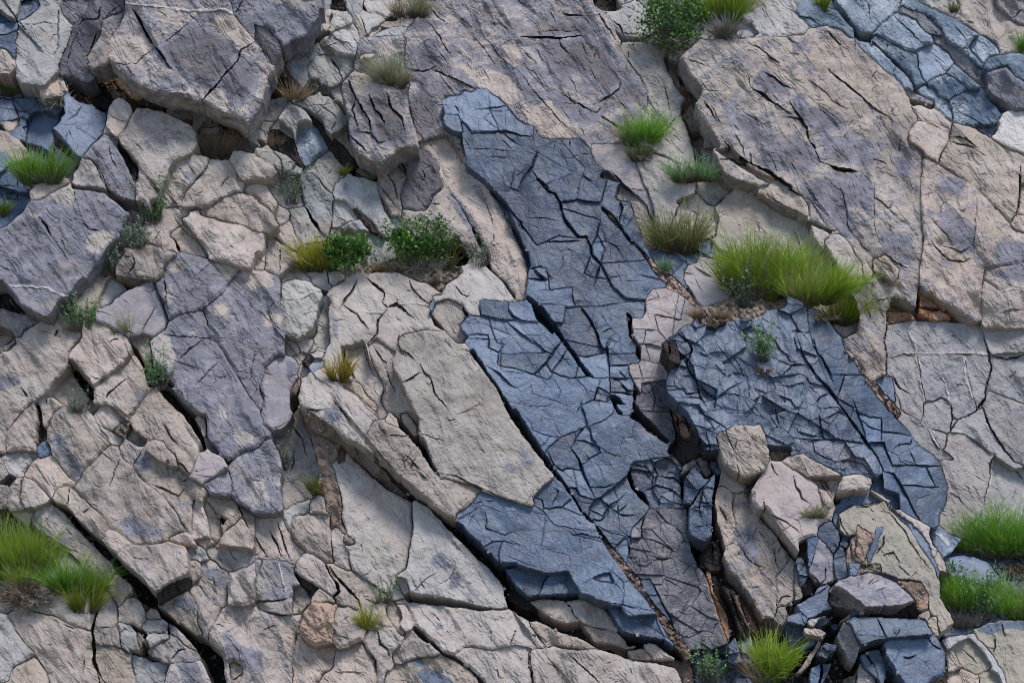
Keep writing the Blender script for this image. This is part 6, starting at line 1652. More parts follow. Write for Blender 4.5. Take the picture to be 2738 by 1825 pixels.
rough = {
    'slate': .012 * f_sla + .011 * p_big * p_mask + .004 * p_sml * p_mask - .009 * np.clip(1 - g_big * 26, 0, 1) * p_mask - .004 * np.clip(1 - g_sml * 14, 0, 1) * np.clip(.35 - p_mask, 0, 1) * 2 + .002 * t_chip + .0025 * f_sml + .0008 * n_grit,
    'ridge2': .02 * f_sla + .022 * p_rid + .009 * p_sml - .006 * np.clip(1 - g_rid * 18, 0, 1) + .008 * f_mid + .004 * f_sml + .004 * t_chip + .001 * n_grit,
    'ridge': .03 * f_sla + .042 * p_rid + .014 * p_sml - .007 * np.clip(1 - g_rid * 18, 0, 1) * p_mask + .018 * f_mid + .006 * f_sml + .006 * t_chip + .0012 * n_grit,
    'rock':  .014 * n_low + .055 * f_big + .028 * f_mid + .008 * f_sml + .040 * t_flake + .004 * n_fine + .007 * t_chip + .0018 * n_grit,
    'rough': .03 * n_low + .06 * f_big + .045 * f_mid + .022 * f_sml + .05 * t_flake + .012 * n_fine + .018 * t_chip + .003 * n_grit,
    'smooth': .02 * n_low + .030 * f_big + .014 * f_mid + .006 * f_sml + .026 * t_flake + .006 * n_fine + .006 * t_chip + .002 * n_grit,
    'rubble': .05 * f_mid + .04 * f_sml + .03 * t_chip + .03 * terrace(vnoise(CX / 9, CY / 9, 97), 2, .7) + .02 * facet(CX, CY, 341, 7, 7) + .006 * n_grit,
}
KIND = dict(n='smooth', c='rough', b='slate', k='ridge', l='slate', m='ridge2', d='rough', r='rough', o='rough', s='rubble', z='rubble', q='smooth', w='smooth',
            t='rock', p='rock', g='rock', v='rock', y='smooth', o2='rough')

N = np.array([0, -math.cos(LEAN), math.sin(LEAN)])
FPX = PW * LENS / 36.0
def to3d(px, py, h):
    dx = (px - PW / 2) / FPX
    dz = -(py - PH / 2) / FPX
    t = (h - DIST * math.cos(LEAN)) / (-math.cos(LEAN) + dz * math.sin(LEAN))
    return np.stack([t * dx, -DIST + t, t * dz], -1)

def height(ri, j, i):
    """height above the mean plane of region ri at corner indices"""
    pi, plate = regions[ri]
    p = polys[pi]
    c = p['ctr']
    x, y = CX[j, i], CY[j, i]
    h = macro[j, i] + p['h'] + (p['tx'] * np.clip(x - c[0], -500, 500) + p['ty'] * np.clip(y - c[1], -260, 260)) * S
    if p['k'] == 'T':
        rr = random.Random(pi)
        big = min(1.0, 45 / max(regr[ri], 1))
        h = h + (rr.uniform(-.13, .13) * (x - regc[ri][0]) + rr.uniform(-.13, .13) * (y - regc[ri][1])) * S * big + rr.uniform(-.06, .06) * big ** 2
    if p['k'] == 'L':
        rr = random.Random(pi * 100 + plate)
        h = h + rr.uniform(-.022, .022) + (rr.uniform(-.05, .05) * (x - regc[ri][0]) + rr.uniform(-.05, .05) * (y - regc[ri][1])) * S
    h = h + rough[KIND[p['m']]][j, i]
    if p['k'] != 'H':
        r = min(p['r'] * .6, regr[ri])
        d = edge_d[j, i] * (1 + .25 * n_fine[j, i])
        u = np.clip(1 - d / max(r, 1), 0, 1)
        if KIND[p['m']] == 'smooth' or p['r'] >= 16:
            u = 1 - np.sqrt(1 - u * u * .98)
        h = h - 1.2 * r * S * u * np.clip(.75 + .9 * n_mid[j, i], .25, 1.3)
    else:
        h = h + .05 * n_mid[j, i]
    return h - groove[j, i] * (.45 if p['k'] == 'L' else 1) + lip[j, i] + ridge[j, i]

regc, regr = [], []
area = np.bincount(reg.ravel(), minlength=len(regions))
sx = np.bincount(reg.ravel(), MX.ravel(), len(regions)); sy = np.bincount(reg.ravel(), MY.ravel(), len(regions))
for ri in range(len(regions)):
    a = max(area[ri], 1)
    regc.append((sx[ri] / a, sy[ri] / a))
    regr.append(.45 * math.sqrt(a) * CELL)
for p in polys:
    p['ctr'] = p['pts'].mean(0)
    if p['k'] in 'TLCG': p['ctr'] = (p['pts'].min(0) + p['pts'].max(0)) / 2

# ------------------------------------------------------------------ materials
def ramp(nt, fac, stops):
    n = nt.nodes.new('ShaderNodeValToRGB')
    while len(n.color_ramp.elements) < len(stops): n.color_ramp.elements.new(.5)
    for e, (pos, c) in zip(n.color_ramp.elements, stops):
        e.position = pos
        e.color = (c[0], c[1], c[2], 1) if not isinstance(c, float) else (c, c, c, 1)
    nt.links.new(fac, n.inputs[0])
    return n.outputs[0]
def mix(nt, fac, a, b, mode='MIX'):
    n = nt.nodes.new('ShaderNodeMix')
    n.data_type = 'RGBA'
    n.blend_type = mode
    for s, v in ((n.inputs[0], fac), (n.inputs[6], a), (n.inputs[7], b)):
        if hasattr(v, 'node'): nt.links.new(v, s)
        elif isinstance(v, (int, float)): s.default_value = v
        else: s.default_value = (*v, 1)
    return n.outputs[2]
def math_(nt, op, a, b=0.0, c=None):
    n = nt.nodes.new('ShaderNodeMath')
    n.operation = op
    for s, v in zip(n.inputs, (a, b, c)):
        if v is None: continue
        if hasattr(v, 'node'): nt.links.new(v, s)
        else: s.default_value = v
    return n.outputs[0]
def noise(nt, vec, scale, detail=5, rough_=.55, dist=0.0):
    n = nt.nodes.new('ShaderNodeTexNoise')
    n.inputs['Scale'].default_value = scale
    n.inputs['Detail'].default_value = detail
    n.inputs['Roughness'].default_value = rough_
    n.inputs['Distortion'].default_value = dist
    nt.links.new(vec, n.inputs['Vector'])
    return n.outputs[0]
def attr(nt, name):
    n = nt.nodes.new('ShaderNodeAttribute')
    n.attribute_name = name
    return n.outputs['Fac']
def smooth(nt, v, a, b):
    n = nt.nodes.new('ShaderNodeMapRange')
    n.interpolation_type = 'SMOOTHSTEP'
    nt.links.new(v, n.inputs[0])
    n.inputs[1].default_value = a
    n.inputs[2].default_value = b
    return n.outputs[0]

PAL = {  # light, mid, dark tone of each rock
    't': ((.52, .458, .412), (.378, .324, .287), (.195, .163, .142)),
    'p': ((.47, .455, .44), (.345, .335, .325), (.21, .203, .20)),
    'g': ((.31, .365, .43), (.165, .21, .27), (.065, .092, .13)),
    'v': ((.46, .41, .375), (.37, .33, .30), (.26, .23, .21)),
    'l': ((.46, .41, .40), (.36, .32, .325), (.25, .22, .235)),
    'b': ((.13, .182, .27), (.058, .090, .149), (.021, .035, .066)),
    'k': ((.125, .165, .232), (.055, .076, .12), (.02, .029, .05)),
    'm': ((.15, .143, .158), (.07, .068, .082), (.03, .03, .04)),  # mottled slate; also weathered brownish plates with shade put into their tone
    'd': ((.05, .04, .036), (.026, .021, .019), (.012, .010, .010)),  # desert varnish; also shade painted into gaps, undersides and downward facets
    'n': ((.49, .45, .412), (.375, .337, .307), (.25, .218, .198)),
    'c': ((.11, .072, .046), (.05, .033, .022), (.018, .012, .009)),  # brown cave rock, darkened so the cave's shade is in the colour
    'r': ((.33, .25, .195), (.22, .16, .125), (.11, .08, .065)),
    'o': ((.50, .30, .19), (.36, .19, .11), (.16, .08, .05)),
    'o2': ((.47, .36, .29), (.37, .27, .21), (.26, .19, .15)),
    's': ((.34, .28, .225), (.21, .17, .135), (.09, .075, .06)),
    'q': ((.385, .37, .365), (.30, .287, .287), (.215, .205, .21)),
    'w': ((.60, .575, .55), (.49, .47, .455), (.37, .35, .345)),
    'y': ((.42, .385, .32), (.32, .30, .255), (.21, .20, .175)),
    'z': ((.50, .38, .32), (.24, .17, .135), (.08, .06, .05)),
}
def rock_mat(code):
    m = bpy.data.materials.new({'t': 'tan_rock', 'p': 'pale_rock', 'g': 'bluish_rock', 'v': 'varnished_rock', 'l': 'lilac_rock', 'b': 'slate',
                                'k': 'dark_slate', 'm': 'mottled_slate', 'd': 'dark_varnish_and_shade', 'r': 'brown_rock', 'o': 'rust_rock', 'o2': 'pink_rock',
                                's': 'soil', 'q': 'grey_rock', 'w': 'white_rock', 'y': 'greenish_rock', 'z': 'crumbly_vein', 'c': 'cave_shade_rock', 'n': 'smooth_tan_rock'}[code])
    m.use_nodes = True
    nt = m.node_tree
    bs = nt.nodes['Principled BSDF']
    geo = nt.nodes.new('ShaderNodeNewGeometry')
    pos = geo.outputs['Position']
    oi = nt.nodes.new('ShaderNodeObjectInfo')
    rnd = oi.outputs['Random']
    # bedding direction: noise stretched along the joints
    mp = nt.nodes.new('ShaderNodeMapping')
    mp.inputs['Rotation'].default_value = (0, R(50), 0)
    mp.inputs['Scale'].default_value = (1.0, 1.0, 2.0)
    nt.links.new(pos, mp.inputs[0])
    bed = mp.outputs[0]
    L, M, D = PAL[code]
    big = noise(nt, pos, 1.3, 4, .6)
    med = noise(nt, bed, 4.5, 6, .62, .4)
    fin = noise(nt, pos, 28, 7, .78)
    spk = noise(nt, pos, 150, 3, .7)
    slate = code in 'bkm'
    tone = math_(nt, 'ADD', math_(nt, 'MULTIPLY', big, .36), math_(nt, 'ADD', math_(nt, 'MULTIPLY', med, .44), math_(nt, 'MULTIPLY', fin, .30)))
    tone = math_(nt, 'ADD', tone, math_(nt, 'MULTIPLY', math_(nt, 'SUBTRACT', rnd, .5), .22 if slate else .16))
    lo, hi = (.44, .68) if code == 'z' else (.41, .70)
    col = ramp(nt, tone, [(lo, D), (.545, M), (hi, L)])
    # each block has its own cast: grey, cream or pinkish brown
    cast = ramp(nt, rnd, [(0, (.93, .97, 1.03)), (.3, (1.04, 1.0, .94)), (.55, (.97, .98, 1.0)), (.8, (1.04, .97, .93)), (1, (.91, .93, .97))])
    col = mix(nt, 1.0, col, cast, 'MULTIPLY')
    # mineral speckle
    col = mix(nt, smooth(nt, spk, .60, .75), col, mix(nt, .5, col, (.06, .055, .055)))
    col = mix(nt, smooth(nt, spk, .40, .28), col, mix(nt, .35, col, (.75, .72, .68)))
    gr = noise(nt, pos, 62, 4, .8)
    col = mix(nt, math_(nt, 'MULTIPLY', smooth(nt, gr, .56, .70), .5), col, mix(nt, .55, col, (.10, .09, .085)))
    col = mix(nt, math_(nt, 'MULTIPLY', smooth(nt, gr, .42, .30), .4), col, mix(nt, .4, col, (.72, .69, .64)))
    if code == 'g':
        vn = noise(nt, bed, 7, 8, .7, 1.6)
        band = math_(nt, 'ABSOLUTE', math_(nt, 'SUBTRACT', vn, .5))
        mask = smooth(nt, noise(nt, pos, 1.9, 3), .50, .62)
        vein = math_(nt, 'MULTIPLY', smooth(nt, band, .05, .0), mask)
        col = mix(nt, math_(nt, 'MULTIPLY', vein, .7), col, (.56, .57, .58))
        dk = math_(nt, 'MULTIPLY', smooth(nt, noise(nt, bed, 9, 6, .7, 1.0), .60, .70), mask)
        col = mix(nt, math_(nt, 'MULTIPLY', dk, .8), col, (.09, .12, .15))
    # violet desert varnish, with a ragged edge
    va = attr(nt, 'varnish')
    vn = math_(nt, 'ADD', math_(nt, 'MULTIPLY', noise(nt, bed, 4.8, 12, .80, .5), 1.5), math_(nt, 'MULTIPLY', noise(nt, bed, 34, 6, .78), .6))
    vf = smooth(nt, math_(nt, 'ADD', math_(nt, 'MULTIPLY', va, .62), math_(nt, 'SUBTRACT', vn, .92)), .31, .53)
    vtone = ramp(nt, math_(nt, 'ADD', math_(nt, 'MULTIPLY', med, .6), math_(nt, 'MULTIPLY', fin, .4)),
                 [(.36, (.088, .088, .108)), (.52, (.17, .173, .215)), (.68, (.30, .302, .355))])
    vtone = mix(nt, math_(nt, 'MULTIPLY', smooth(nt, va, 1.0, 1.5), .7), vtone, (.062, .055, .066))
    if code in 'dc':
        vf = math_(nt, 'MULTIPLY', vf, .0)
    elif slate:
        vtone = mix(nt, .4, vtone, (.30, .25, .255))
        vf = math_(nt, 'MULTIPLY', vf, .75)
    col = mix(nt, math_(nt, 'MULTIPLY', vf, .85), col, vtone)
    if slate:
        du = smooth(nt, noise(nt, bed, 3.0, 9, .74, .4), .50, .72)
        col = mix(nt, math_(nt, 'MULTIPLY', du, .26), col, (.20, .21, .235))
        rs = smooth(nt, noise(nt, bed, 5.5, 8, .7, .3), .62, .74)
        col = mix(nt, math_(nt, 'MULTIPLY', rs, .35), col, (.26, .19, .15))
    # slate-blue blots, rust and pale veins
    bl = smooth(nt, math_(nt, 'ADD', attr(nt, 'blue'), math_(nt, 'MULTIPLY', math_(nt, 'SUBTRACT', med, .5), .8)), .40, .55)
    col = mix(nt, bl, col, (.135, .16, .205))
    ru = smooth(nt, math_(nt, 'ADD', attr(nt, 'rust'), math_(nt, 'MULTIPLY', math_(nt, 'SUBTRACT', med, .5), 1.2)), .30, .85)
    col = mix(nt, math_(nt, 'MULTIPLY', ru, .6), col, (.36, .22, .15))
    wh = smooth(nt, math_(nt, 'ADD', attr(nt, 'vein'), math_(nt, 'MULTIPLY', math_(nt, 'SUBTRACT', fin, .5), 1.2)), .45, .75)
    col = mix(nt, math_(nt, 'MULTIPLY', wh, .75), col, (.56, .50, .48))
    if code in 'tplvqyn':
        li = smooth(nt, noise(nt, pos, 15, 7, .72), .60, .66)
        lm = smooth(nt, noise(nt, pos, 2.1, 2), .50, .64)
        col = mix(nt, math_(nt, 'MULTIPLY', math_(nt, 'MULTIPLY', li, lm), .55), col, (.53, .50, .46))
        # faint ochre staining
        oc = smooth(nt, noise(nt, bed, 2.4, 5, .6), .56, .72)
        col = mix(nt, math_(nt, 'MULTIPLY', oc, .38), col, (.37, .27, .205))
    nt.links.new(col, bs.inputs['Base Color'])
    bs.inputs['Roughness'].default_value = .5 if slate else (.72 if code == 'd' else .88)
    bs.inputs['Specular IOR Level'].default_value = .45 if slate else .25
    # relief finer than the mesh
    bmp = nt.nodes.new('ShaderNodeBump')
    bmp.inputs['Strength'].default_value = .85 if not slate else .5
    bmp.inputs['Distance'].default_value = .0095 if not slate else .005
    rmask = ramp(nt, noise(nt, pos, 2.6, 3, .6), [(.38, .12), (.64, 1.0)])
    hsum = math_(nt, 'ADD', math_(nt, 'MULTIPLY', math_(nt, 'MULTIPLY', noise(nt, pos, 17 if not slate else 34, 9, .68, 0), rmask), 1.0), math_(nt, 'MULTIPLY', noise(nt, pos, 110, 4, .75), .4))
    if slate:
        vo = nt.nodes.new('ShaderNodeTexVoronoi')
        vo.feature = 'DISTANCE_TO_EDGE'
        vo.inputs['Scale'].default_value = 4.0
        wv = nt.nodes.new('ShaderNodeVectorMath')
        wv.operation = 'ADD'
        nz = nt.nodes.new('ShaderNodeTexNoise')
        nz.inputs['Scale'].default_value = 6
        nt.links.new(pos, nz.inputs['Vector'])
        sc = nt.nodes.new('ShaderNodeVectorMath')
        sc.operation = 'SCALE'
        sc.inputs['Scale'].default_value = .03
        nt.links.new(nz.outputs['Color'], sc.inputs[0])
        nt.links.new(pos, wv.inputs[0]); nt.links.new(sc.outputs[0], wv.inputs[1])
        nt.links.new(wv.outputs[0], vo.inputs['Vector'])
        hsum = math_(nt, 'ADD', hsum, math_(nt, 'MULTIPLY', smooth(nt, vo.outputs['Distance'], 0, .02), math_(nt, 'MULTIPLY', rmask, .6)))
    nt.links.new(hsum, bmp.inputs['Height'])
    nt.links.new(bmp.outputs[0], bs.inputs['Normal'])
    return m
MATS = {c: rock_mat(c) for c in PAL}

# ------------------------------------------------------------------ objects
COL = scene.collection
def link(o, parent=None):
    COL.objects.link(o)
    if parent: o.parent = parent
    return o
def new_empty(name, loc=(0, 0, 0)):
    o = bpy.data.objects.new(name, None)
    o.empty_display_size = .1
    o.location = loc
    return link(o)
def mesh_obj(name, v, f, mat, parent=None, attrs=None, smooth_=True, origin=None, fmat=None):
    """mesh from arrays; origin is subtracted so that the object sits at its own place"""
    me = bpy.data.meshes.new(name)
    v = np.asarray(v, float)
    if origin is not None: v = v - origin
    me.vertices.add(len(v)); me.vertices.foreach_set('co', v.astype(np.float32).ravel())
    f = np.asarray(f, np.int32)
    k = f.shape[1]
    me.loops.add(f.size); me.loops.foreach_set('vertex_index', f.ravel())
    me.polygons.add(len(f))
    me.polygons.foreach_set('loop_start', np.arange(0, f.size, k, dtype=np.int32))
    me.polygons.foreach_set('loop_total', np.full(len(f), k, np.int32))
    for mm in (mat if isinstance(mat, (list, tuple)) else [mat]): me.materials.append(mm)
    if fmat is not None: me.polygons.foreach_set('material_index', np.asarray(fmat, np.int32))
    me.update(calc_edges=True)
    me.polygons.foreach_set('use_smooth', np.full(len(f), smooth_))
    if attrs:
        for nme, a in attrs.items():
            at = me.attributes.new(nme, 'FLOAT', 'POINT')
            at.data.foreach_set('value', np.asarray(a, np.float32))
    me.validate()
    o = bpy.data.objects.new(name, me)
    if origin is not None: o.location = origin
    if parent is not None:
        o.parent = parent
        o.location = Vector(o.location) - parent.location
    COL.objects.link(o)
    return o

DEPTH = .34
top_h = np.zeros((NY + 1, NX + 1)) - 5               # outer height at each corner, for planting
region_geo = {}
sort = np.argsort(reg.ravel(), kind='stable')
starts = np.searchsorted(reg.ravel()[sort], np.arange(len(regions) + 1))
for ri in range(len(regions)):
    cells = sort[starts[ri]:starts[ri + 1]]
    if len(cells) == 0: continue
    cj, ci = np.divmod(cells, NX)
    W1 = NX + 1
    quad = np.stack([cj * W1 + ci, (cj + 1) * W1 + ci, (cj + 1) * W1 + ci + 1, cj * W1 + ci + 1], 1)
    vid, inv = np.unique(quad, return_inverse=True)
    fq = inv.reshape(quad.shape)
    vj, vi = np.divmod(vid, W1)
    px, py = PX[vj, vi].copy(), PY[vj, vi].copy()
    h = height(ri, vj, vi)
    top_h[vj, vi] = np.maximum(top_h[vj, vi], h)
    p = polys[regions[ri][0]]
    # boundary half edges of this region
    e = np.concatenate([fq[:, [0, 1]], fq[:, [1, 2]], fq[:, [2, 3]], fq[:, [3, 0]]])
    key = e.min(1).astype(np.int64) * len(vid) + e.max(1)
    u, idx, cnt = np.unique(key, return_index=True, return_counts=True)
    be = e[idx[cnt == 1]]
    bv = np.unique(be)
    base3 = to3d(px[bv], py[bv], h[bv])
    if p['k'] != 'H':
        cxm = np.zeros(len(vid)); cym = np.zeros(len(vid)); cn = np.zeros(len(vid))
        mx, my = PX[vj, vi][fq].mean(1), PY[vj, vi][fq].mean(1)
        for k in range(4):
            np.add.at(cxm, fq[:, k], mx); np.add.at(cym, fq[:, k], my); np.add.at(cn, fq[:, k], 1)
        gx, gy = (cxm / cn)[bv] - px[bv], (cym / cn)[bv] - py[bv]
        gl = np.maximum(np.hypot(gx, gy), .3)
        gap = np.clip(.85 + 1.5 * vnoise(CX[vj, vi][bv] / 34, CY[vj, vi][bv] / 34, 101), .08, 1.55)
        if p['k'] == 'L': gap = np.clip(gap, .2, 1) * .8
        px[bv] += gx / gl * gap; py[bv] += gy / gl * gap
    v3 = to3d(px, py, h)
    low = base3 - N * (DEPTH if p['k'] != 'H' else .1)
    bmap = np.full(len(vid), -1); bmap[bv] = np.arange(len(bv)) + len(vid)
    sk = np.stack([be[:, 1], be[:, 0], bmap[be[:, 0]], bmap[be[:, 1]]], 1)
    V = np.concatenate([v3, low])
    F = np.concatenate([fq, sk])
    allj = np.r_[vj, vj[bv]]; alli = np.r_[vi, vi[bv]]
    at = dict(varnish=np.clip((p['v'] if p['v'] < .6 or p['v'] > 1 else .6 + (p['v'] - .6) * .6) + varn[allj, alli], -.6, 1.6), blue=blue[allj, alli], rust=rust[allj, alli], vein=white[allj, alli])
    region_geo.setdefault(owner[regions[ri][0]], []).append((ri, V, F, at, p['m'], p['k']))

cliff = new_empty('cliff', (0, 1.0, -2.5))
cliff['kind'] = 'structure'
def put(name, geos, parent=None):
    """one mesh object from one or more regions"""
    codes = []
    V, F, FM, A = [], [], [], {k: [] for k in ('varnish', 'blue', 'rust', 'vein')}
    n = 0
    for ri, v, f, at, m, k in geos:
        if m not in codes: codes.append(m)
        V.append(v); F.append(f + n); n += len(v)
        FM.append(np.full(len(f), codes.index(m)))
        for kk in A: A[kk].append(at[kk])
    V = np.concatenate(V); F = np.concatenate(F)
    org = V.mean(0)
    return mesh_obj(name, V, F, [MATS[c] for c in codes], parent, {k: np.concatenate(a) for k, a in A.items()}, False, org, np.concatenate(FM))
GROUP = {'slate_fragment': 'pieces of slate', 'rubble_stone': 'small rubble stones', 'slate_shard': 'upright slate shards',
         'cave_stone': 'stones in the hollows', 'pebble': 'small pale stones', 'varnished_rock': 'dark varnished rock faces'}
for pi, geos in region_geo.items():
    p = polys[pi]
    if p['k'] in 'CGH':
        nm = {'H': 'recess_and_shade_strip'}.get(p['k'], p['name'])  # recess floors, plus shallow strips coloured dark as shadow along edges
        o = put(nm, geos, cliff)
        if p['name'] == 'seam_rubble': o['kind'] = 'stuff'
    elif p['k'] == 'L' and len(geos) > 1:
        ctr = np.mean([g[1].mean(0) for g in geos], 0)
        e = new_empty(p['name'], ctr)
        e['label'] = p['label']
        e['category'] = 'slate' if 'slate' in p['name'] else 'rock plates'
        for g in geos:
            put('plate' if len(g[2]) > 900 else 'flake', [g], e)
    else:
        o = put(p['name'], geos)
        o['label'] = p['label']
        nm = p['name']
        o['category'] = ('slate' if nm.startswith('slate') else 'stone' if nm in ('pebble', 'rubble_stone', 'cave_stone') else
                         'boulder' if 'boulder' in nm else 'quartz' if 'quartz' in nm else 'rock')
        if nm in GROUP: o['group'] = GROUP[nm]

# the body of the cliff behind the blocks, and the slope beyond the traced face
def backing():
    gx = np.linspace(-13, 13, 160); gz = np.linspace(-9, 11, 130)
    X, Zv = np.meshgrid(gx, gz)
    dep = -.95 + .25 * fbm(X * 1.3 + 40, Zv * 1.3 + 40, 201, 4)
    out = np.maximum(np.abs(X) - 5.6, np.maximum(np.abs(Zv) - 3.9, 0))
    dep = dep + np.clip(out, 0, 1) * .9 + np.clip(out, 0, 1) * .5 * terrace(fbm(X * .9 + 7, Zv * .9 + 3, 205, 4), 4)
    U = np.array([1, 0, 0]); VV = np.array([0, math.sin(LEAN), math.cos(LEAN)])
    P = X[..., None] * U + Zv[..., None] * VV + dep[..., None] * N
    ny, nx = X.shape
    idx = np.arange(ny * nx).reshape(ny, nx)
    F = np.stack([idx[:-1, :-1], idx[:-1, 1:], idx[1:, 1:], idx[1:, :-1]], -1).reshape(-1, 4)
    o = mesh_obj('rock_body', P.reshape(-1, 3), F, MATS['t'], cliff, dict(varnish=np.full(ny * nx, .3), blue=np.zeros(ny * nx), rust=np.zeros(ny * nx), vein=np.zeros(ny * nx)), True, np.array([0., 1., 0.]))
backing()
gv = np.array([[-60, -70, -9], [60, -70, -9], [60, -1.5, -8.2], [-60, -1.5, -8.2]], float)
gm = bpy.data.materials.new('canyon_floor')
gm.use_nodes = True
gnt = gm.node_tree
ggeo = gnt.nodes.new('ShaderNodeNewGeometry')
gnt.links.new(ramp(gnt, noise(gnt, ggeo.outputs['Position'], .6, 6), [(.35, (.05, .055, .03)), (.65, (.14, .12, .085))]), gnt.nodes['Principled BSDF'].inputs['Base Color'])
gnt.nodes['Principled BSDF'].inputs['Roughness'].default_value = .95
g = mesh_obj('ground', gv, [[0, 1, 2, 3]], gm, None, None, False)
g['kind'] = 'structure'

# loose grit in the hollows and on the shelves
def gravel():
    rg = np.random.default_rng(77)
    code = np.array([p['m'] in 'srcoz' or p['k'] in 'GH' for p in polys])
    ok = code[lab]
    # cells beside a step down collect chips too
    jj, ii = np.where(ok & (MX > -60) & (MX < PW + 60) & (MY > -60) & (MY < PH + 60))
    n = 3600
    k = rg.integers(0, len(jj), n)
    px = MX[jj[k], ii[k]] + rg.uniform(-1, 1, n); py = MY[jj[k], ii[k]] + rg.uniform(-1, 1, n)
    h = top_h[jj[k], ii[k]]
    c = to3d(px, py, h)
    r = .005 + .022 * rg.random(n) ** 3
    octa = np.array([[1, 0, 0], [-1, 0, 0], [0, 1, 0], [0, -1, 0], [0, 0, 1], [0, 0, -1]], float)
    tri = np.array([[0, 2, 4], [2, 1, 4], [1, 3, 4], [3, 0, 4], [2, 0, 5], [1, 2, 5], [3, 1, 5], [0, 3, 5]])
    V = octa[None] * r[:, None, None] * rg.uniform(.5, 1.3, (n, 6, 1))
    Q = np.linalg.qr(rg.normal(0, 1, (n, 3, 3)))[0]
    V = np.einsum('nij,nkj->nki', Q, V) + c[:, None]
    F = (np.arange(n)[:, None, None] * 6 + tri[None]).reshape(-1, 3)
    o = mesh_obj('gravel', V.reshape(-1, 3), F, MATS['t'], None, dict(varnish=np.repeat(rg.uniform(-.3, .9, n), 6), blue=np.zeros(n * 6), rust=np.zeros(n * 6), vein=np.zeros(n * 6)), False, c.mean(0))
    o['kind'] = 'stuff'
    o['label'] = 'small rock chips and grit lying in the hollows and on ledges'
    o['category'] = 'gravel'
gravel()

# ------------------------------------------------------------------ plants
def spot(px, py, back=0.0):
    i = int(np.clip((px + MARG) / CELL, 0, NX)); j = int(np.clip((py + MARG) / CELL, 0, NY))
    return to3d(np.array(px), np.array(py), top_h[j, i] - back)
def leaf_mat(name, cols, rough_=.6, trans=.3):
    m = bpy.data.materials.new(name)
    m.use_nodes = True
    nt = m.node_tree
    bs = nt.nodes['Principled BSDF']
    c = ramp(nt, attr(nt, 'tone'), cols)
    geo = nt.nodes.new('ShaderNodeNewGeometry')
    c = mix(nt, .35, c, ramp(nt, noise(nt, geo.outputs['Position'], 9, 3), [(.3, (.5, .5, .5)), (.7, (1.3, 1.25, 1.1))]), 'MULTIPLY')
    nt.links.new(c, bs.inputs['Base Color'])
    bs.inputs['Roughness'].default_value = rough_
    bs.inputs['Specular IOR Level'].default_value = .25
    if trans > 0:
        tr = nt.nodes.new('ShaderNodeBsdfTranslucent')
        nt.links.new(c, tr.inputs[0])
        ms = nt.nodes.new('ShaderNodeMixShader')
        ms.inputs[0].default_value = trans
        nt.links.new(bs.outputs[0], ms.inputs[1]); nt.links.new(tr.outputs[0], ms.inputs[2])
        nt.links.new(ms.outputs[0], nt.nodes['Material Output'].inputs[0])
    return m
PM = {
    'green': leaf_mat('green_stems', [(0, (.07, .065, .02)), (.25, (.13, .18, .015)), (.65, (.23, .33, .02)), (1, (.42, .50, .07))]),
    'bright': leaf_mat('bright_green_stems', [(0, (.06, .07, .02)), (.25, (.10, .22, .025)), (.65, (.18, .42, .04)), (1, (.36, .56, .11))]),
    'lime': leaf_mat('lime_stems', [(0, (.09, .09, .02)), (.3, (.17, .28, .025)), (.65, (.30, .47, .04)), (1, (.50, .60, .12))]),
    'yellow': leaf_mat('yellow_stems', [(0, (.08, .08, .02)), (.3, (.22, .27, .04)), (.7, (.42, .43, .06)), (1, (.60, .54, .10))]),
    'gold': leaf_mat('golden_stems', [(0, (.10, .09, .02)), (.3, (.26, .21, .03)), (.7, (.46, .37, .05)), (1, (.58, .48, .12))]),
    'olive': leaf_mat('olive_stems', [(0, (.07, .06, .03)), (.3, (.12, .13, .04)), (.7, (.21, .24, .07)), (1, (.34, .34, .14))]),
    'sage': leaf_mat('sage_leaves', [(0, (.10, .10, .07)), (.3, (.18, .23, .16)), (.7, (.28, .36, .26)), (1, (.42, .48, .37))]),
    'mint': leaf_mat('mint_leaves', [(0, (.09, .10, .05)), (.3, (.15, .25, .12)), (.7, (.24, .40, .18)), (1, (.38, .52, .30))]),
    'grey': leaf_mat('grey_twigs', [(0, (.07, .06, .05)), (.5, (.20, .18, .16)), (1, (.40, .38, .35))], .8, 0),
    'straw': leaf_mat('straw', [(0, (.14, .09, .06)), (.5, (.34, .24, .16)), (1, (.52, .41, .30))], .8, .2),
    'pale': leaf_mat('pale_grass', [(0, (.12, .11, .07)), (.35, (.28, .29, .17)), (.7, (.43, .42, .27)), (1, (.56, .52, .36))]),
    'brown': leaf_mat('brown_stems', [(0, (.04, .03, .025)), (.5, (.12, .085, .06)), (1, (.25, .19, .14))], .8, 0),
    'leaf': leaf_mat('dark_green_leaves', [(0, (.015, .04, .01)), (.4, (.045, .12, .022)), (.75, (.10, .24, .04)), (1, (.22, .38, .09))], .45, .25),
}
prs = np.random.default_rng(11)
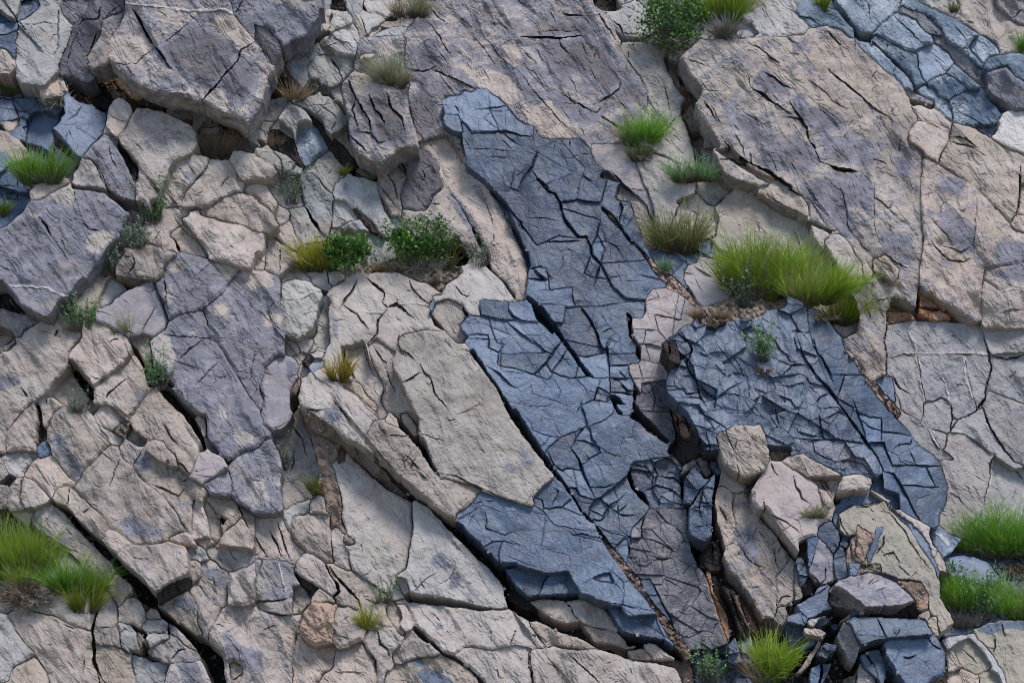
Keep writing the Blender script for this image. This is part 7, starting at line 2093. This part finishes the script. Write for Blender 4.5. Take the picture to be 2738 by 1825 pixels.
def ribbons(base, dirs, length, bend, width, tone0, tone1, seg=4, wob=.0):
    """tapered ribbons: base (n,3), unit dirs (n,3), bend = sideways/downward curve vector (n,3)"""
    n = len(base)
    t = np.linspace(0, 1, seg + 1)[None, :, None]
    P = base[:, None] + dirs[:, None] * (length[:, None, None] * t) + bend[:, None] * (length[:, None, None] * t * t)
    if wob > 0:
        P = P + np.cumsum(prs.normal(0, wob, (n, seg + 1, 3)), 1) * length[:, None, None] * (t > 0)
    side = np.cross(dirs, prs.normal(0, 1, (n, 3)))
    side /= np.linalg.norm(side, axis=1, keepdims=True) + 1e-9
    w = (width[:, None, None] * (1 - .75 * t)) * side[:, None]
    V = np.stack([P - w, P + w], 2).reshape(-1, 3)
    k = (seg + 1) * 2
    q = np.array([[2 * i, 2 * i + 1, 2 * i + 3, 2 * i + 2] for i in range(seg)])
    F = (np.arange(n)[:, None, None] * k + q[None]).reshape(-1, 4)
    T = (tone0[:, None] + (tone1 - tone0)[:, None] * t[..., 0]).repeat(2, 1).ravel()
    return V, F, T, P
def join(parts):
    V, F, T, n = [], [], [], 0
    for v, f, t in parts:
        V.append(v); F.append(f + n); T.append(t); n += len(v)
    return np.concatenate(V), np.concatenate(F), np.concatenate(T)
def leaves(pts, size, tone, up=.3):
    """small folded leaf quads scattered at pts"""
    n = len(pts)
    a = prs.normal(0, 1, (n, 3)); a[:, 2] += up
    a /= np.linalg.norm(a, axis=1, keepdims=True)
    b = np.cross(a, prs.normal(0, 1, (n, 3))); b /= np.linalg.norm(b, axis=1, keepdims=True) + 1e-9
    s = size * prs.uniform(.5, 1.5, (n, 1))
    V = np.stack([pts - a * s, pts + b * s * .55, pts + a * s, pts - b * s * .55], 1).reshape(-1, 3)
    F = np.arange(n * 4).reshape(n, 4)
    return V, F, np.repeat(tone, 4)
def px3(tile, x, y):
    i = ord(tile) - 65
    return TX[i % 4] + x / ZS, TY[i // 4] + y / ZS
def plant(name, label, cat, org, parts, group):
    e = new_empty(name, org)
    e['label'] = label
    e['category'] = cat
    e['group'] = group
    for nm, (V, F, T), m in parts:
        o = mesh_obj(nm, V, F, PM[m], e, dict(tone=np.clip(T, 0, 1)), False, np.array(org))
        o['kind'] = 'stuff'
    return e
def unit(v):
    return v / (np.linalg.norm(v, axis=1, keepdims=True) + 1e-9)
def tuft_geo(org, w, h, n, spread=.45, droop=.25, wide=.0036, lean=(0, 0, 0), lo=.45, tone=(.12, .95), side=0):
    """upright stems fanning out of a small base; w and h in metres"""
    k = int(n)
    ang = prs.uniform(0, 2 * np.pi, k); rad = np.sqrt(prs.random(k))
    # several sub-clumps inside the tuft make its outline uneven
    nc = max(3, int(w / .07))
    cc = np.stack([prs.uniform(-.5, .5, nc) * w * .85, prs.uniform(-.06, .03, nc) * w, prs.uniform(-.05, .05, nc) * h], 1)
    ch = prs.uniform(.6, 1.0, nc); ch[prs.integers(nc)] = 1
    ct = prs.uniform(-.18, .18, nc)
    ci = prs.integers(0, nc, k)
    base = org + cc[ci] + np.stack([np.cos(ang) * rad * w * .10, np.sin(ang) * rad * w * .05, np.zeros(k)], 1)
    d = np.stack([np.cos(ang) * rad * spread + cc[ci, 0] / w * .7 + lean[0], np.sin(ang) * rad * spread * .7 - .18 + lean[1], np.ones(k) + lean[2]], 1)
    d = unit(d + prs.normal(0, .13, (k, 3)))
    L = h * ch[ci] * prs.uniform(lo, 1.0, k) ** 1.2
    bend = np.stack([d[:, 0] * droop, d[:, 1] * droop, -np.abs(prs.normal(0, droop * .55, k))], 1) + prs.normal(0, .06, (k, 3))
    t1 = np.clip(tone[1] * prs.uniform(.65, 1.1, k) + ct[ci], 0, 1)
    V, F, T, P = ribbons(base, d, L, bend, np.full(k, wide) * prs.uniform(.7, 1.3, k), np.full(k, tone[0]), t1, 4)
    if not side: return V, F, T
    # side shoots make a feathery crown
    ii = np.repeat(np.arange(k), side)
    sg = prs.integers(1, 4, len(ii))
    b2 = P[ii, sg]
    d2 = unit(d[ii] + prs.normal(0, .45, (len(ii), 3)))
    v2 = ribbons(b2, d2, L[ii] * prs.uniform(.18, .42, len(ii)), prs.normal(0, .12, (len(ii), 3)), np.full(len(ii), wide * .8), t1[ii] * .8, np.clip(t1[ii] * 1.15, 0, 1), 2)[:3]
    return join([(V, F, T), v2])
def tuft(name, label, tile, x, y, w, h, col, n=500, dead=120, deadcol='grey', cat='grass', group='grass tufts', **kw):
    px, py = px3(tile, x, y)
    org = spot(px, py)
    w, h = w / ZS * S * 1.05, h / ZS * S * 1.5
    parts = [('green_stems' if col not in ('straw', 'grey', 'pale') else 'stems', tuft_geo(org, w, h, n, **kw), col)]
    if n > 300:
        parts.append(('straw_stems', tuft_geo(org, w, h * .92, n * .16, tone=(.2, .95)), 'straw' if col not in ('straw', 'grey') else 'grey'))
    if dead:
        parts.append(('dead_stems', tuft_geo(org + np.array([0, -.02, 0]), w * .9, h * .5, dead, spread=.9, droop=.5, wide=.003, lo=.3, tone=(.1, .9)), deadcol))
    return plant(name, label, cat, org, parts, group)
def sprig_geo(org, w, h, n, leaf=.011, per=26, spread=.4):
    k = int(n)
    x = prs.uniform(-.5, .5, k)
    base = org + np.stack([x * w * .35, prs.uniform(-.04, .03, k), prs.uniform(-.02, .02, k)], 1)
    d = unit(np.stack([x * spread * 2 * w / max(h, .05) + prs.normal(0, .15, k), prs.normal(-.15, .15, k), np.ones(k)], 1))
    L = h * prs.uniform(.45, 1.0, k)
    bend = prs.normal(0, .14, (k, 3))
    V, F, T, P = ribbons(base, d, L, bend, np.full(k, .0028), np.full(k, .05), np.full(k, .5), 5, .02)
    # leaves along the upper two thirds of each stem
    u = prs.uniform(.25, 1, (k, per))
    seg = np.clip((u * 5).astype(int), 0, 4); fr = (u * 5 - seg)[..., None]
    ii = np.arange(k)[:, None]
    pts = P[ii, seg] * (1 - fr) + P[ii, seg + 1] * fr + prs.normal(0, leaf * .8, (k, per, 3))
    lv = leaves(pts.reshape(-1, 3), leaf, (prs.uniform(.3, .95, (k, per)) * (.55 + .45 * u)).ravel())
    return (V, F, T), lv
def sprig(label, tile, x, y, w, h, n=14, col='sage', leaf=.011, per=26, name='sage_sprig', dead=40, cat='sagebrush', spread=.4):
    px, py = px3(tile, x, y)
    org = spot(px, py)
    w, h = w / ZS * S, h / ZS * S
    w, h, leaf, n = w * 1.2, h * 1.3, leaf * 1.15, int(n * 1.4)
    st, lv = sprig_geo(org, w, h, n, leaf, per, spread)
    parts = [('stems', st, 'grey'), ('leaves', lv, col)]
    if dead:
        parts.append(('dead_stems', tuft_geo(org, w * .8, h * .55, dead, spread=.8, droop=.4, wide=.0026, lo=.3), 'grey'))
    return plant(name, label, cat, org, parts, 'sage sprigs')
def twig_geo(org, w, h, n, levels=3, wid=.006, spread=.8, down=0.0):
    """forking bare branches"""
    parts = []
    k = int(n)
    d = unit(np.stack([prs.normal(0, spread, k), prs.normal(-.35, .3, k), prs.uniform(.2, 1, k) - down], 1))
    base = org + np.stack([prs.uniform(-.12, .12, k) * w, prs.uniform(-.03, .02, k), np.zeros(k)], 1)
    L = max(w * .5, h) * prs.uniform(.5, .85, k) * .6
    ends = None
    for lv in range(levels):
        V, F, T, P = ribbons(base, d, L, prs.normal(0, .28, (len(base), 3)), np.full(len(base), wid * 1.35), prs.uniform(.3, .8, len(base)), prs.uniform(.5, 1, len(base)), 4, .05)
        parts.append((V, F, T))
        m = 3
        tip = P[:, prs.integers(2, 5)]
        idx = np.repeat(np.arange(len(base)), m)
        seg = prs.integers(2, 5, len(idx))
        base = P[idx, seg]
        d = unit(d[idx] + prs.normal(0, .6, (len(idx), 3)))
        L = L[idx] * prs.uniform(.4, .75, len(idx))
        wid *= .62
        ends = base
    return join(parts), ends
def shrub(name, label, tile, x, y, w, h, nleaf, leaf=.016, nb=9, col='leaf', dead=16, clumps=38, y0=.15):
    """leafy bush: forking branches that carry clumps of small leaves through an uneven crown"""
    px, py = px3(tile, x, y)
    org = spot(px, py)
    w, h = w / ZS * S, h / ZS * S
    c = []
    while len(c) < clumps:
        q = prs.uniform(-1, 1, 3)
        if q @ q < 1 and q @ q > .12: c.append(q)
    c = np.array(c)
    cen = org + np.stack([c[:, 0] * w * .46, -.12 + c[:, 1] * w * .20, h * (.5 + y0 * .5) + c[:, 2] * h * (.5 - y0 * .4)], 1)
    # branches to the clumps
    b0 = np.repeat(org[None], clumps, 0) + prs.normal(0, .03, (clumps, 3))
    dv = cen - b0
    L = np.linalg.norm(dv, axis=1)
    V, F, T, P = ribbons(b0, unit(dv), L, prs.normal(0, .12, (clumps, 3)), np.full(clumps, .006), prs.uniform(.3, .7, clumps), prs.uniform(.3, .9, clumps), 5, .015)
    rad = prs.uniform(.03, .11, clumps) * (w / 1.0) ** .5
    idx = prs.integers(0, clumps, int(nleaf))
    off = prs.normal(0, 1, (int(nleaf), 3)) * rad[idx][:, None] * np.array([1.1, .8, .8])
    pts = cen[idx] + off
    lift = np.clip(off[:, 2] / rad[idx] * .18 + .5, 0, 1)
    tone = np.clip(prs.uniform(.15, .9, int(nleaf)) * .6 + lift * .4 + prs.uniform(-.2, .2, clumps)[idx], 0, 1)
    parts = [('branches', (V, F, T), 'grey'), ('leaves', leaves(pts, leaf, tone), col)]
    if dead:
        tw, _ = twig_geo(org + np.array([0, -.05, 0]), w * .8, h * .7, dead, 3, .005, 1.0, .15)
        parts.append(('dead_branches', tw, 'grey'))
    return plant(name, label, 'shrub', org, parts, 'leafy shrubs')
def tangle(name, label, tile, x, y, w, h, n=30, col='grey', cat='twigs', down=0.0, levels=3):
    px, py = px3(tile, x, y)
    org = spot(px, py) + np.array([0, -.03, 0])
    tw, _ = twig_geo(org, w / ZS * S, h / ZS * S, n, levels, .006, 1.0, down)
    return plant(name, label, cat, org, [('branches', tw, col)], 'dead twigs')

# left side
tuft('grass_tuft', 'green grass at the left edge beside the light grey boulder', 'A', 40, 800, 170, 260, 'bright', 420)
tuft('grass_tuft', 'yellow-green grass in front of the light grey boulder', 'A', 270, 800, 210, 240, 'green', 460)
tangle('twiggy_bush', 'grey twiggy bush under the left flank of the giant boulder', 'A', 500, 900, 170, 260, 26)
tuft('grass_tuft', 'round green tuft beside the smooth egg-shaped stone', 'A', 340, 1540, 330, 300, 'bright', 800, 160)
tuft('grass_tuft', 'sliver of green grass at the left edge near the slate blocks', 'E', 5, 430, 60, 180, 'green', 120, 20)
tuft('dry_grass', 'straw-coloured dry grass at the cave mouth of the giant boulder', 'A', 1800, 1320, 300, 180, 'straw', 520, 0, spread=.6)
tuft('dry_grass', 'brown dry grass below the right end of the giant boulder', 'A', 2130, 1260, 170, 150, 'straw', 260, 0, spread=.6)
tuft('grass_tuft', 'yellowish spiky grass tuft at the top edge left of centre', 'B', 1300, 150, 280, 230, 'pale', 420, 160, 'brown')
tuft('grass_tuft', 'pale yellow-green tuft on the violet-grey flat-topped block', 'B', 1180, 730, 240, 280, 'pale', 480, 160, 'brown', lean=(-.15, 0, 0))
tuft('grass_tuft', 'slim green spray in the pale tuft on the violet-grey block', 'B', 1195, 700, 70, 240, 'bright', 90, 0, spread=.2)
tangle('twiggy_bush', 'grey-green twiggy bush below the smooth round pale boulder', 'B', 500, 790, 220, 230, 26)
sprig('faded green sprigs within the twiggy bush by the round pale boulder', 'B', 480, 770, 160, 180, 12)
tuft('dry_grass', 'thin dry grass in the gap left of the twiggy bush', 'B', 300, 860, 220, 190, 'straw', 220, 40, spread=.7)
tuft('dry_grass', 'straw tuft in front of the leaf-shaped dark face', 'B', 150, 1230, 150, 130, 'straw', 170, 0)
tuft('grass_tuft', 'tiny yellow-green tuft at the foot of the long dark face', 'B', 745, 1475, 60, 100, 'yellow', 110, 0)
sprig('feathery grey-green sprig growing on the pale cracked wall', 'F', 320, 335, 190, 290, 22, leaf=.009)
sprig('pale green sage standing beside the pile of tan stones', 'E', 1270, 490, 230, 310, 26, 'mint', .013, 34)
sprig('faded sage spilling down beside the great violet block, upper part', 'E', 1110, 690, 230, 190, 26, 'sage', .010, 26, dead=160)
sprig('faded sage spilling down beside the great violet block, lower part', 'E', 930, 930, 180, 270, 26, 'sage', .010, 30, dead=120)
sprig('bushy grey-green sage below the great violet block', 'E', 680, 1390, 320, 270, 34, 'mint', .011, 30, dead=150)
tuft('dry_grass', 'wispy yellow dry grass on the pale lilac face', 'E', 1040, 1430, 140, 190, 'pale', 120, 0, spread=.3, lean=(-.3, 0, 0))
sprig('small mint sprig on the wide light grey slab', 'I', 510, 400, 80, 150, 7, 'mint')
sprig('sage leaning out beside the long varnished slab', 'I', 1310, 500, 230, 310, 16, 'mint', .011, 26)
sprig('low grey tuft on the grey slope of rock', 'I', 650, 690, 240, 170, 20, 'sage', .009, 18, dead=120)
sprig('thin green sprig in the black slanted cleft', 'I', 765, 570, 60, 120, 5, 'mint')
# middle shelf
tuft('broom_bush', 'round yellow-green broom bush on the middle shelf', 'F', 520, 890, 310, 250, 'yellow', 900, 160, 'brown', cat='shrub', side=3, spread=.75, droop=.12)
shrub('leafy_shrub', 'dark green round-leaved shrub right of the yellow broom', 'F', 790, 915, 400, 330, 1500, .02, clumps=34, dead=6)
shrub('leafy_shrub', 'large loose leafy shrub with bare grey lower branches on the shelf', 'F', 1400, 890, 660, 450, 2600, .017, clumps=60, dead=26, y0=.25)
tuft('dry_grass', 'pinkish dry grass between the two leafy shrubs', 'F', 1090, 885, 260, 90, 'straw', 260, 0, spread=.8)
tuft('grass_tuft', 'olive grass at the foot of the large leafy shrub', 'F', 1620, 870, 110, 160, 'olive', 150, 30)
sprig('tall pale sprigs beside the rounded tan hump', 'F', 1880, 850, 190, 210, 12, 'sage', .010, 24)
tuft('dry_grass', 'brown roots and dry grass in the hollow of the tan outcrop', 'F', 1550, 1010, 160, 70, 'brown', 160, 0, spread=.9)
# top centre
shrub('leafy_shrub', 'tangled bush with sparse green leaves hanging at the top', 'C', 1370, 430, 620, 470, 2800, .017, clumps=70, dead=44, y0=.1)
tangle('twiggy_bush', 'dense bare twigs beneath the tangled bush at the top', 'C', 1340, 330, 520, 300, 44, down=.35)
shrub('leafy_shrub', 'pale bushy plant behind the bright reed clump at the top edge', 'C', 1500, 150, 360, 260, 1300, .014, clumps=34, dead=14, col='sage')
tuft('reed_clump', 'bright green reed clump at the top edge', 'C', 1800, 190, 420, 330, 'lime', 1900, 150, spread=.45)
tuft('dry_grass', 'grey dry tuft below the bright reed clump', 'C', 1830, 325, 260, 190, 'grey', 420, 60, 'pale', spread=.7)
tuft('dry_grass', 'dry straw hanging in the crevice below the tangled bush', 'C', 1500, 700, 110, 200, 'straw', 150, 0, lean=(0, -.1, -.6))
tuft('dry_grass', 'dry straw in the lower crevice above the pale green shrub', 'C', 1560, 1180, 90, 180, 'straw', 120, 0, lean=(0, -.1, -.6))
tuft('broom_bush', 'bright green bushy broom on the streaked slab', 'C', 1080, 1230, 210, 290, 'bright', 600, 200, cat='shrub', side=3, spread=.75, droop=.15)
tuft('dry_grass', 'yellow-brown skirt of stems under the bright green broom', 'C', 1120, 1350, 160, 170, 'olive', 240, 140, lean=(.1, -.1, -.1))
tangle('twiggy_bush', 'white bare twigs under the bright green broom', 'C', 1130, 1340, 200, 110, 12)
tuft('broom_bush', 'pale green feathery broom below the long crevice', 'C', 1560, 1530, 360, 200, 'mint', 420, 240, 'brown', cat='shrub', side=3, spread=.95, droop=.15)
tuft('broom_bush', 'wispy olive broom beside the smooth domed rock', 'G', 1430, 740, 280, 330, 'olive', 420, 200, 'brown', cat='shrub', side=3, spread=.75, droop=.1)
tuft('grass_tuft', 'small fresh green tuft by the crumbly seam', 'G', 1290, 910, 110, 125, 'mint', 170, 20)
# large clump on the ridge
for i, (x, y, w, h, n) in enumerate([(1975, 1100, 300, 400, 900), (2090, 1130, 300, 480, 1100)]):
    tuft('reed_clump', ['thick green reed clump at the left of the ridge-top grass', 'tall middle reed clump of the ridge-top grass'][i], 'G', x, y, w, h, 'lime' if i else 'green', n, 120, 'brown', spread=.42, droop=.1, side=1)
tuft('reed_clump', 'dense green reeds above the crest of the slate ridge', 'H', 130, 1120, 330, 380, 'lime', 1300, 140, 'brown', spread=.42, droop=.1, side=1)
tuft('reed_clump', 'green reeds drooping over the right side of the slate ridge', 'H', 400, 1170, 380, 340, 'lime', 1200, 120, 'brown', spread=.5, side=1, droop=.4, lean=(.2, 0, 0))
tuft('reed_clump', 'lowest reeds hanging at the right end of the ridge-top grass', 'H', 640, 1340, 260, 300, 'green', 620, 160, 'brown', spread=.55, droop=.4, lean=(.15, 0, 0))
sprig('grey-green sage in front of the thick ridge-top reeds', 'G', 1960, 1200, 240, 330, 26, 'sage', .012, 30, dead=120)
tuft('dry_grass', 'orange straw litter left of the ridge-top reeds', 'G', 1690, 1290, 260, 110, 'straw', 360, 60, spread=.9)
tangle('twiggy_bush', 'brown dead roots under the ridge-top reeds', 'H', 520, 1290, 320, 140, 26, 'brown', down=.4)
sprig('pale sage growing on the slate ridge face', 'K', 2130, 260, 170, 280, 22, 'mint', .012, 30, dead=60)
tangle('twiggy_bush', 'dark dead twigs below the pale sage on the ridge', 'K', 2130, 350, 170, 120, 20, 'brown', down=.3)
tuft('grass_tuft', 'olive tuft above the loose blocky boulder', 'L', 130, 980, 190, 190, 'olive', 320, 60, 'brown')
tuft('dry_grass', 'yellow moss-like tuft on the large pale lilac boulder', 'P', 470, 190, 190, 110, 'pale', 280, 0, spread=.9)
# lower centre
tuft('flowering_plant', 'bright yellow plant in the rubble left of the tan outcrop', 'J', 690, 425, 150, 215, 'gold', 300, 40, 'brown', cat='plant', spread=.35, lean=(-.1, 0, 0))
sprig('thin pale sprigs in the dark vertical groove', 'J', 260, 1160, 120, 230, 9, 'sage')
tuft('grass_tuft', 'olive tuft above the small grey stone in the groove', 'J', 545, 1370, 170, 160, 'olive', 240, 50, 'straw')
tuft('grass_tuft', 'yellow-green tuft in the bottom middle cracks', 'N', 945, 1130, 190, 200, 'yellow', 260, 100, 'pale')
sprig('grey tuft with green tips under the large smooth slab', 'N', 1090, 900, 200, 190, 16, 'mint', .008, 16, dead=140)
# big grass at the lower left
tuft('reed_clump', 'tall bright reeds at the left edge, upper of the big grass', 'M', 90, 640, 270, 400, 'lime', 1100, 80, spread=.35)
tuft('reed_clump', 'long reeds leaning right behind the big left grass', 'M', 270, 660, 290, 340, 'lime', 900, 60, spread=.4, lean=(.12, 0, 0))
tuft('reed_clump', 'short lime tuft at the centre of the big left grass', 'M', 220, 790, 230, 210, 'lime', 420, 80, spread=.6)
tuft('reed_clump', 'drooping green reeds on the round-shouldered grey boulder', 'M', 600, 820, 330, 280, 'bright', 950, 60, spread=.6, droop=.35, lean=(.1, 0, 0))
tuft('reed_clump', 'lowest hanging reeds right of the big left grass', 'M', 720, 980, 170, 290, 'green', 360, 20, spread=.35, droop=.4, lean=(.1, 0, 0))
tuft('reed_clump', 'green blades at the left edge, lower part of the big grass', 'M', 10, 760, 110, 300, 'lime', 260, 30, spread=.35)
tangle('twiggy_bush', 'dark mat of dead twigs under the big left grass', 'M', 200, 860, 560, 260, 110, 'brown', down=.3)
tangle('twiggy_bush', 'pale dead twigs over the dark mat under the big left grass', 'M', 330, 900, 480, 200, 60, 'grey', down=.3)
tangle('twiggy_bush', 'bare grey branches spreading right of the big left grass', 'M', 330, 640, 360, 160, 22, 'grey', down=.1)
# lower right
tuft('broom_bush', 'lime green broom bush at the bottom edge', 'P', 70, 1568, 270, 330, 'lime', 700, 160, 'pale', cat='shrub', side=3, spread=.6, droop=.12)
sprig('sage at the bottom edge left of the lime broom', 'O', 1720, 1568, 300, 290, 24, 'mint', .011, 30, dead=60)
tuft('broom_bush', 'bright green feathery broom at the right edge', 'P', 2040, 520, 380, 370, 'bright', 900, 120, cat='shrub', side=3, spread=.8, droop=.1)
tuft('broom_bush', 'bright green broom behind the blue rock at the right', 'P', 1830, 490, 300, 310, 'bright', 700, 100, cat='shrub', side=3, spread=.8, droop=.1)
tuft('grass_tuft', 'small green tuft left of the bright feathery broom', 'P', 1640, 470, 150, 130, 'bright', 240, 20)
tangle('root_mat', 'hanging mat of dry brown roots at the right edge', 'P', 2110, 560, 260, 260, 46, 'brown', down=1.3)
tuft('broom_bush', 'bright green broom below the blue rock at the right', 'P', 1650, 980, 300, 260, 'bright', 700, 80, cat='shrub', side=3, spread=.7, droop=.12)
tuft('broom_bush', 'green broom at the right edge above the bottom corner', 'P', 2090, 1020, 340, 280, 'bright', 800, 80, cat='shrub', side=3, spread=.75, droop=.12)
sprig('sage between the two lower right brooms', 'P', 1850, 1020, 220, 330, 26, 'mint', .012, 32, dead=60)
tuft('dry_grass', 'grey dry stems under the lower right brooms', 'P', 1740, 1100, 380, 120, 'grey', 360, 0, spread=.9)
shrub('leafy_sprig', 'small leafy green sprig before the blue rock at the right', 'P', 1560, 720, 330, 190, 150, .017, clumps=14, dead=4, y0=.3)
# top right
tuft('grass_tuft', 'small dark green plant in the top crevice at the right', 'D', 560, 95, 130, 150, 'green', 260, 20)
tuft('grass_tuft', 'green grass at the right edge near the top', 'D', 2190, 450, 110, 190, 'bright', 240, 30, 'straw')
tuft('grass_tuft', 'thin olive tuft at the top edge above the quartz boulders', 'D', 1610, 110, 60, 130, 'olive', 70, 10)
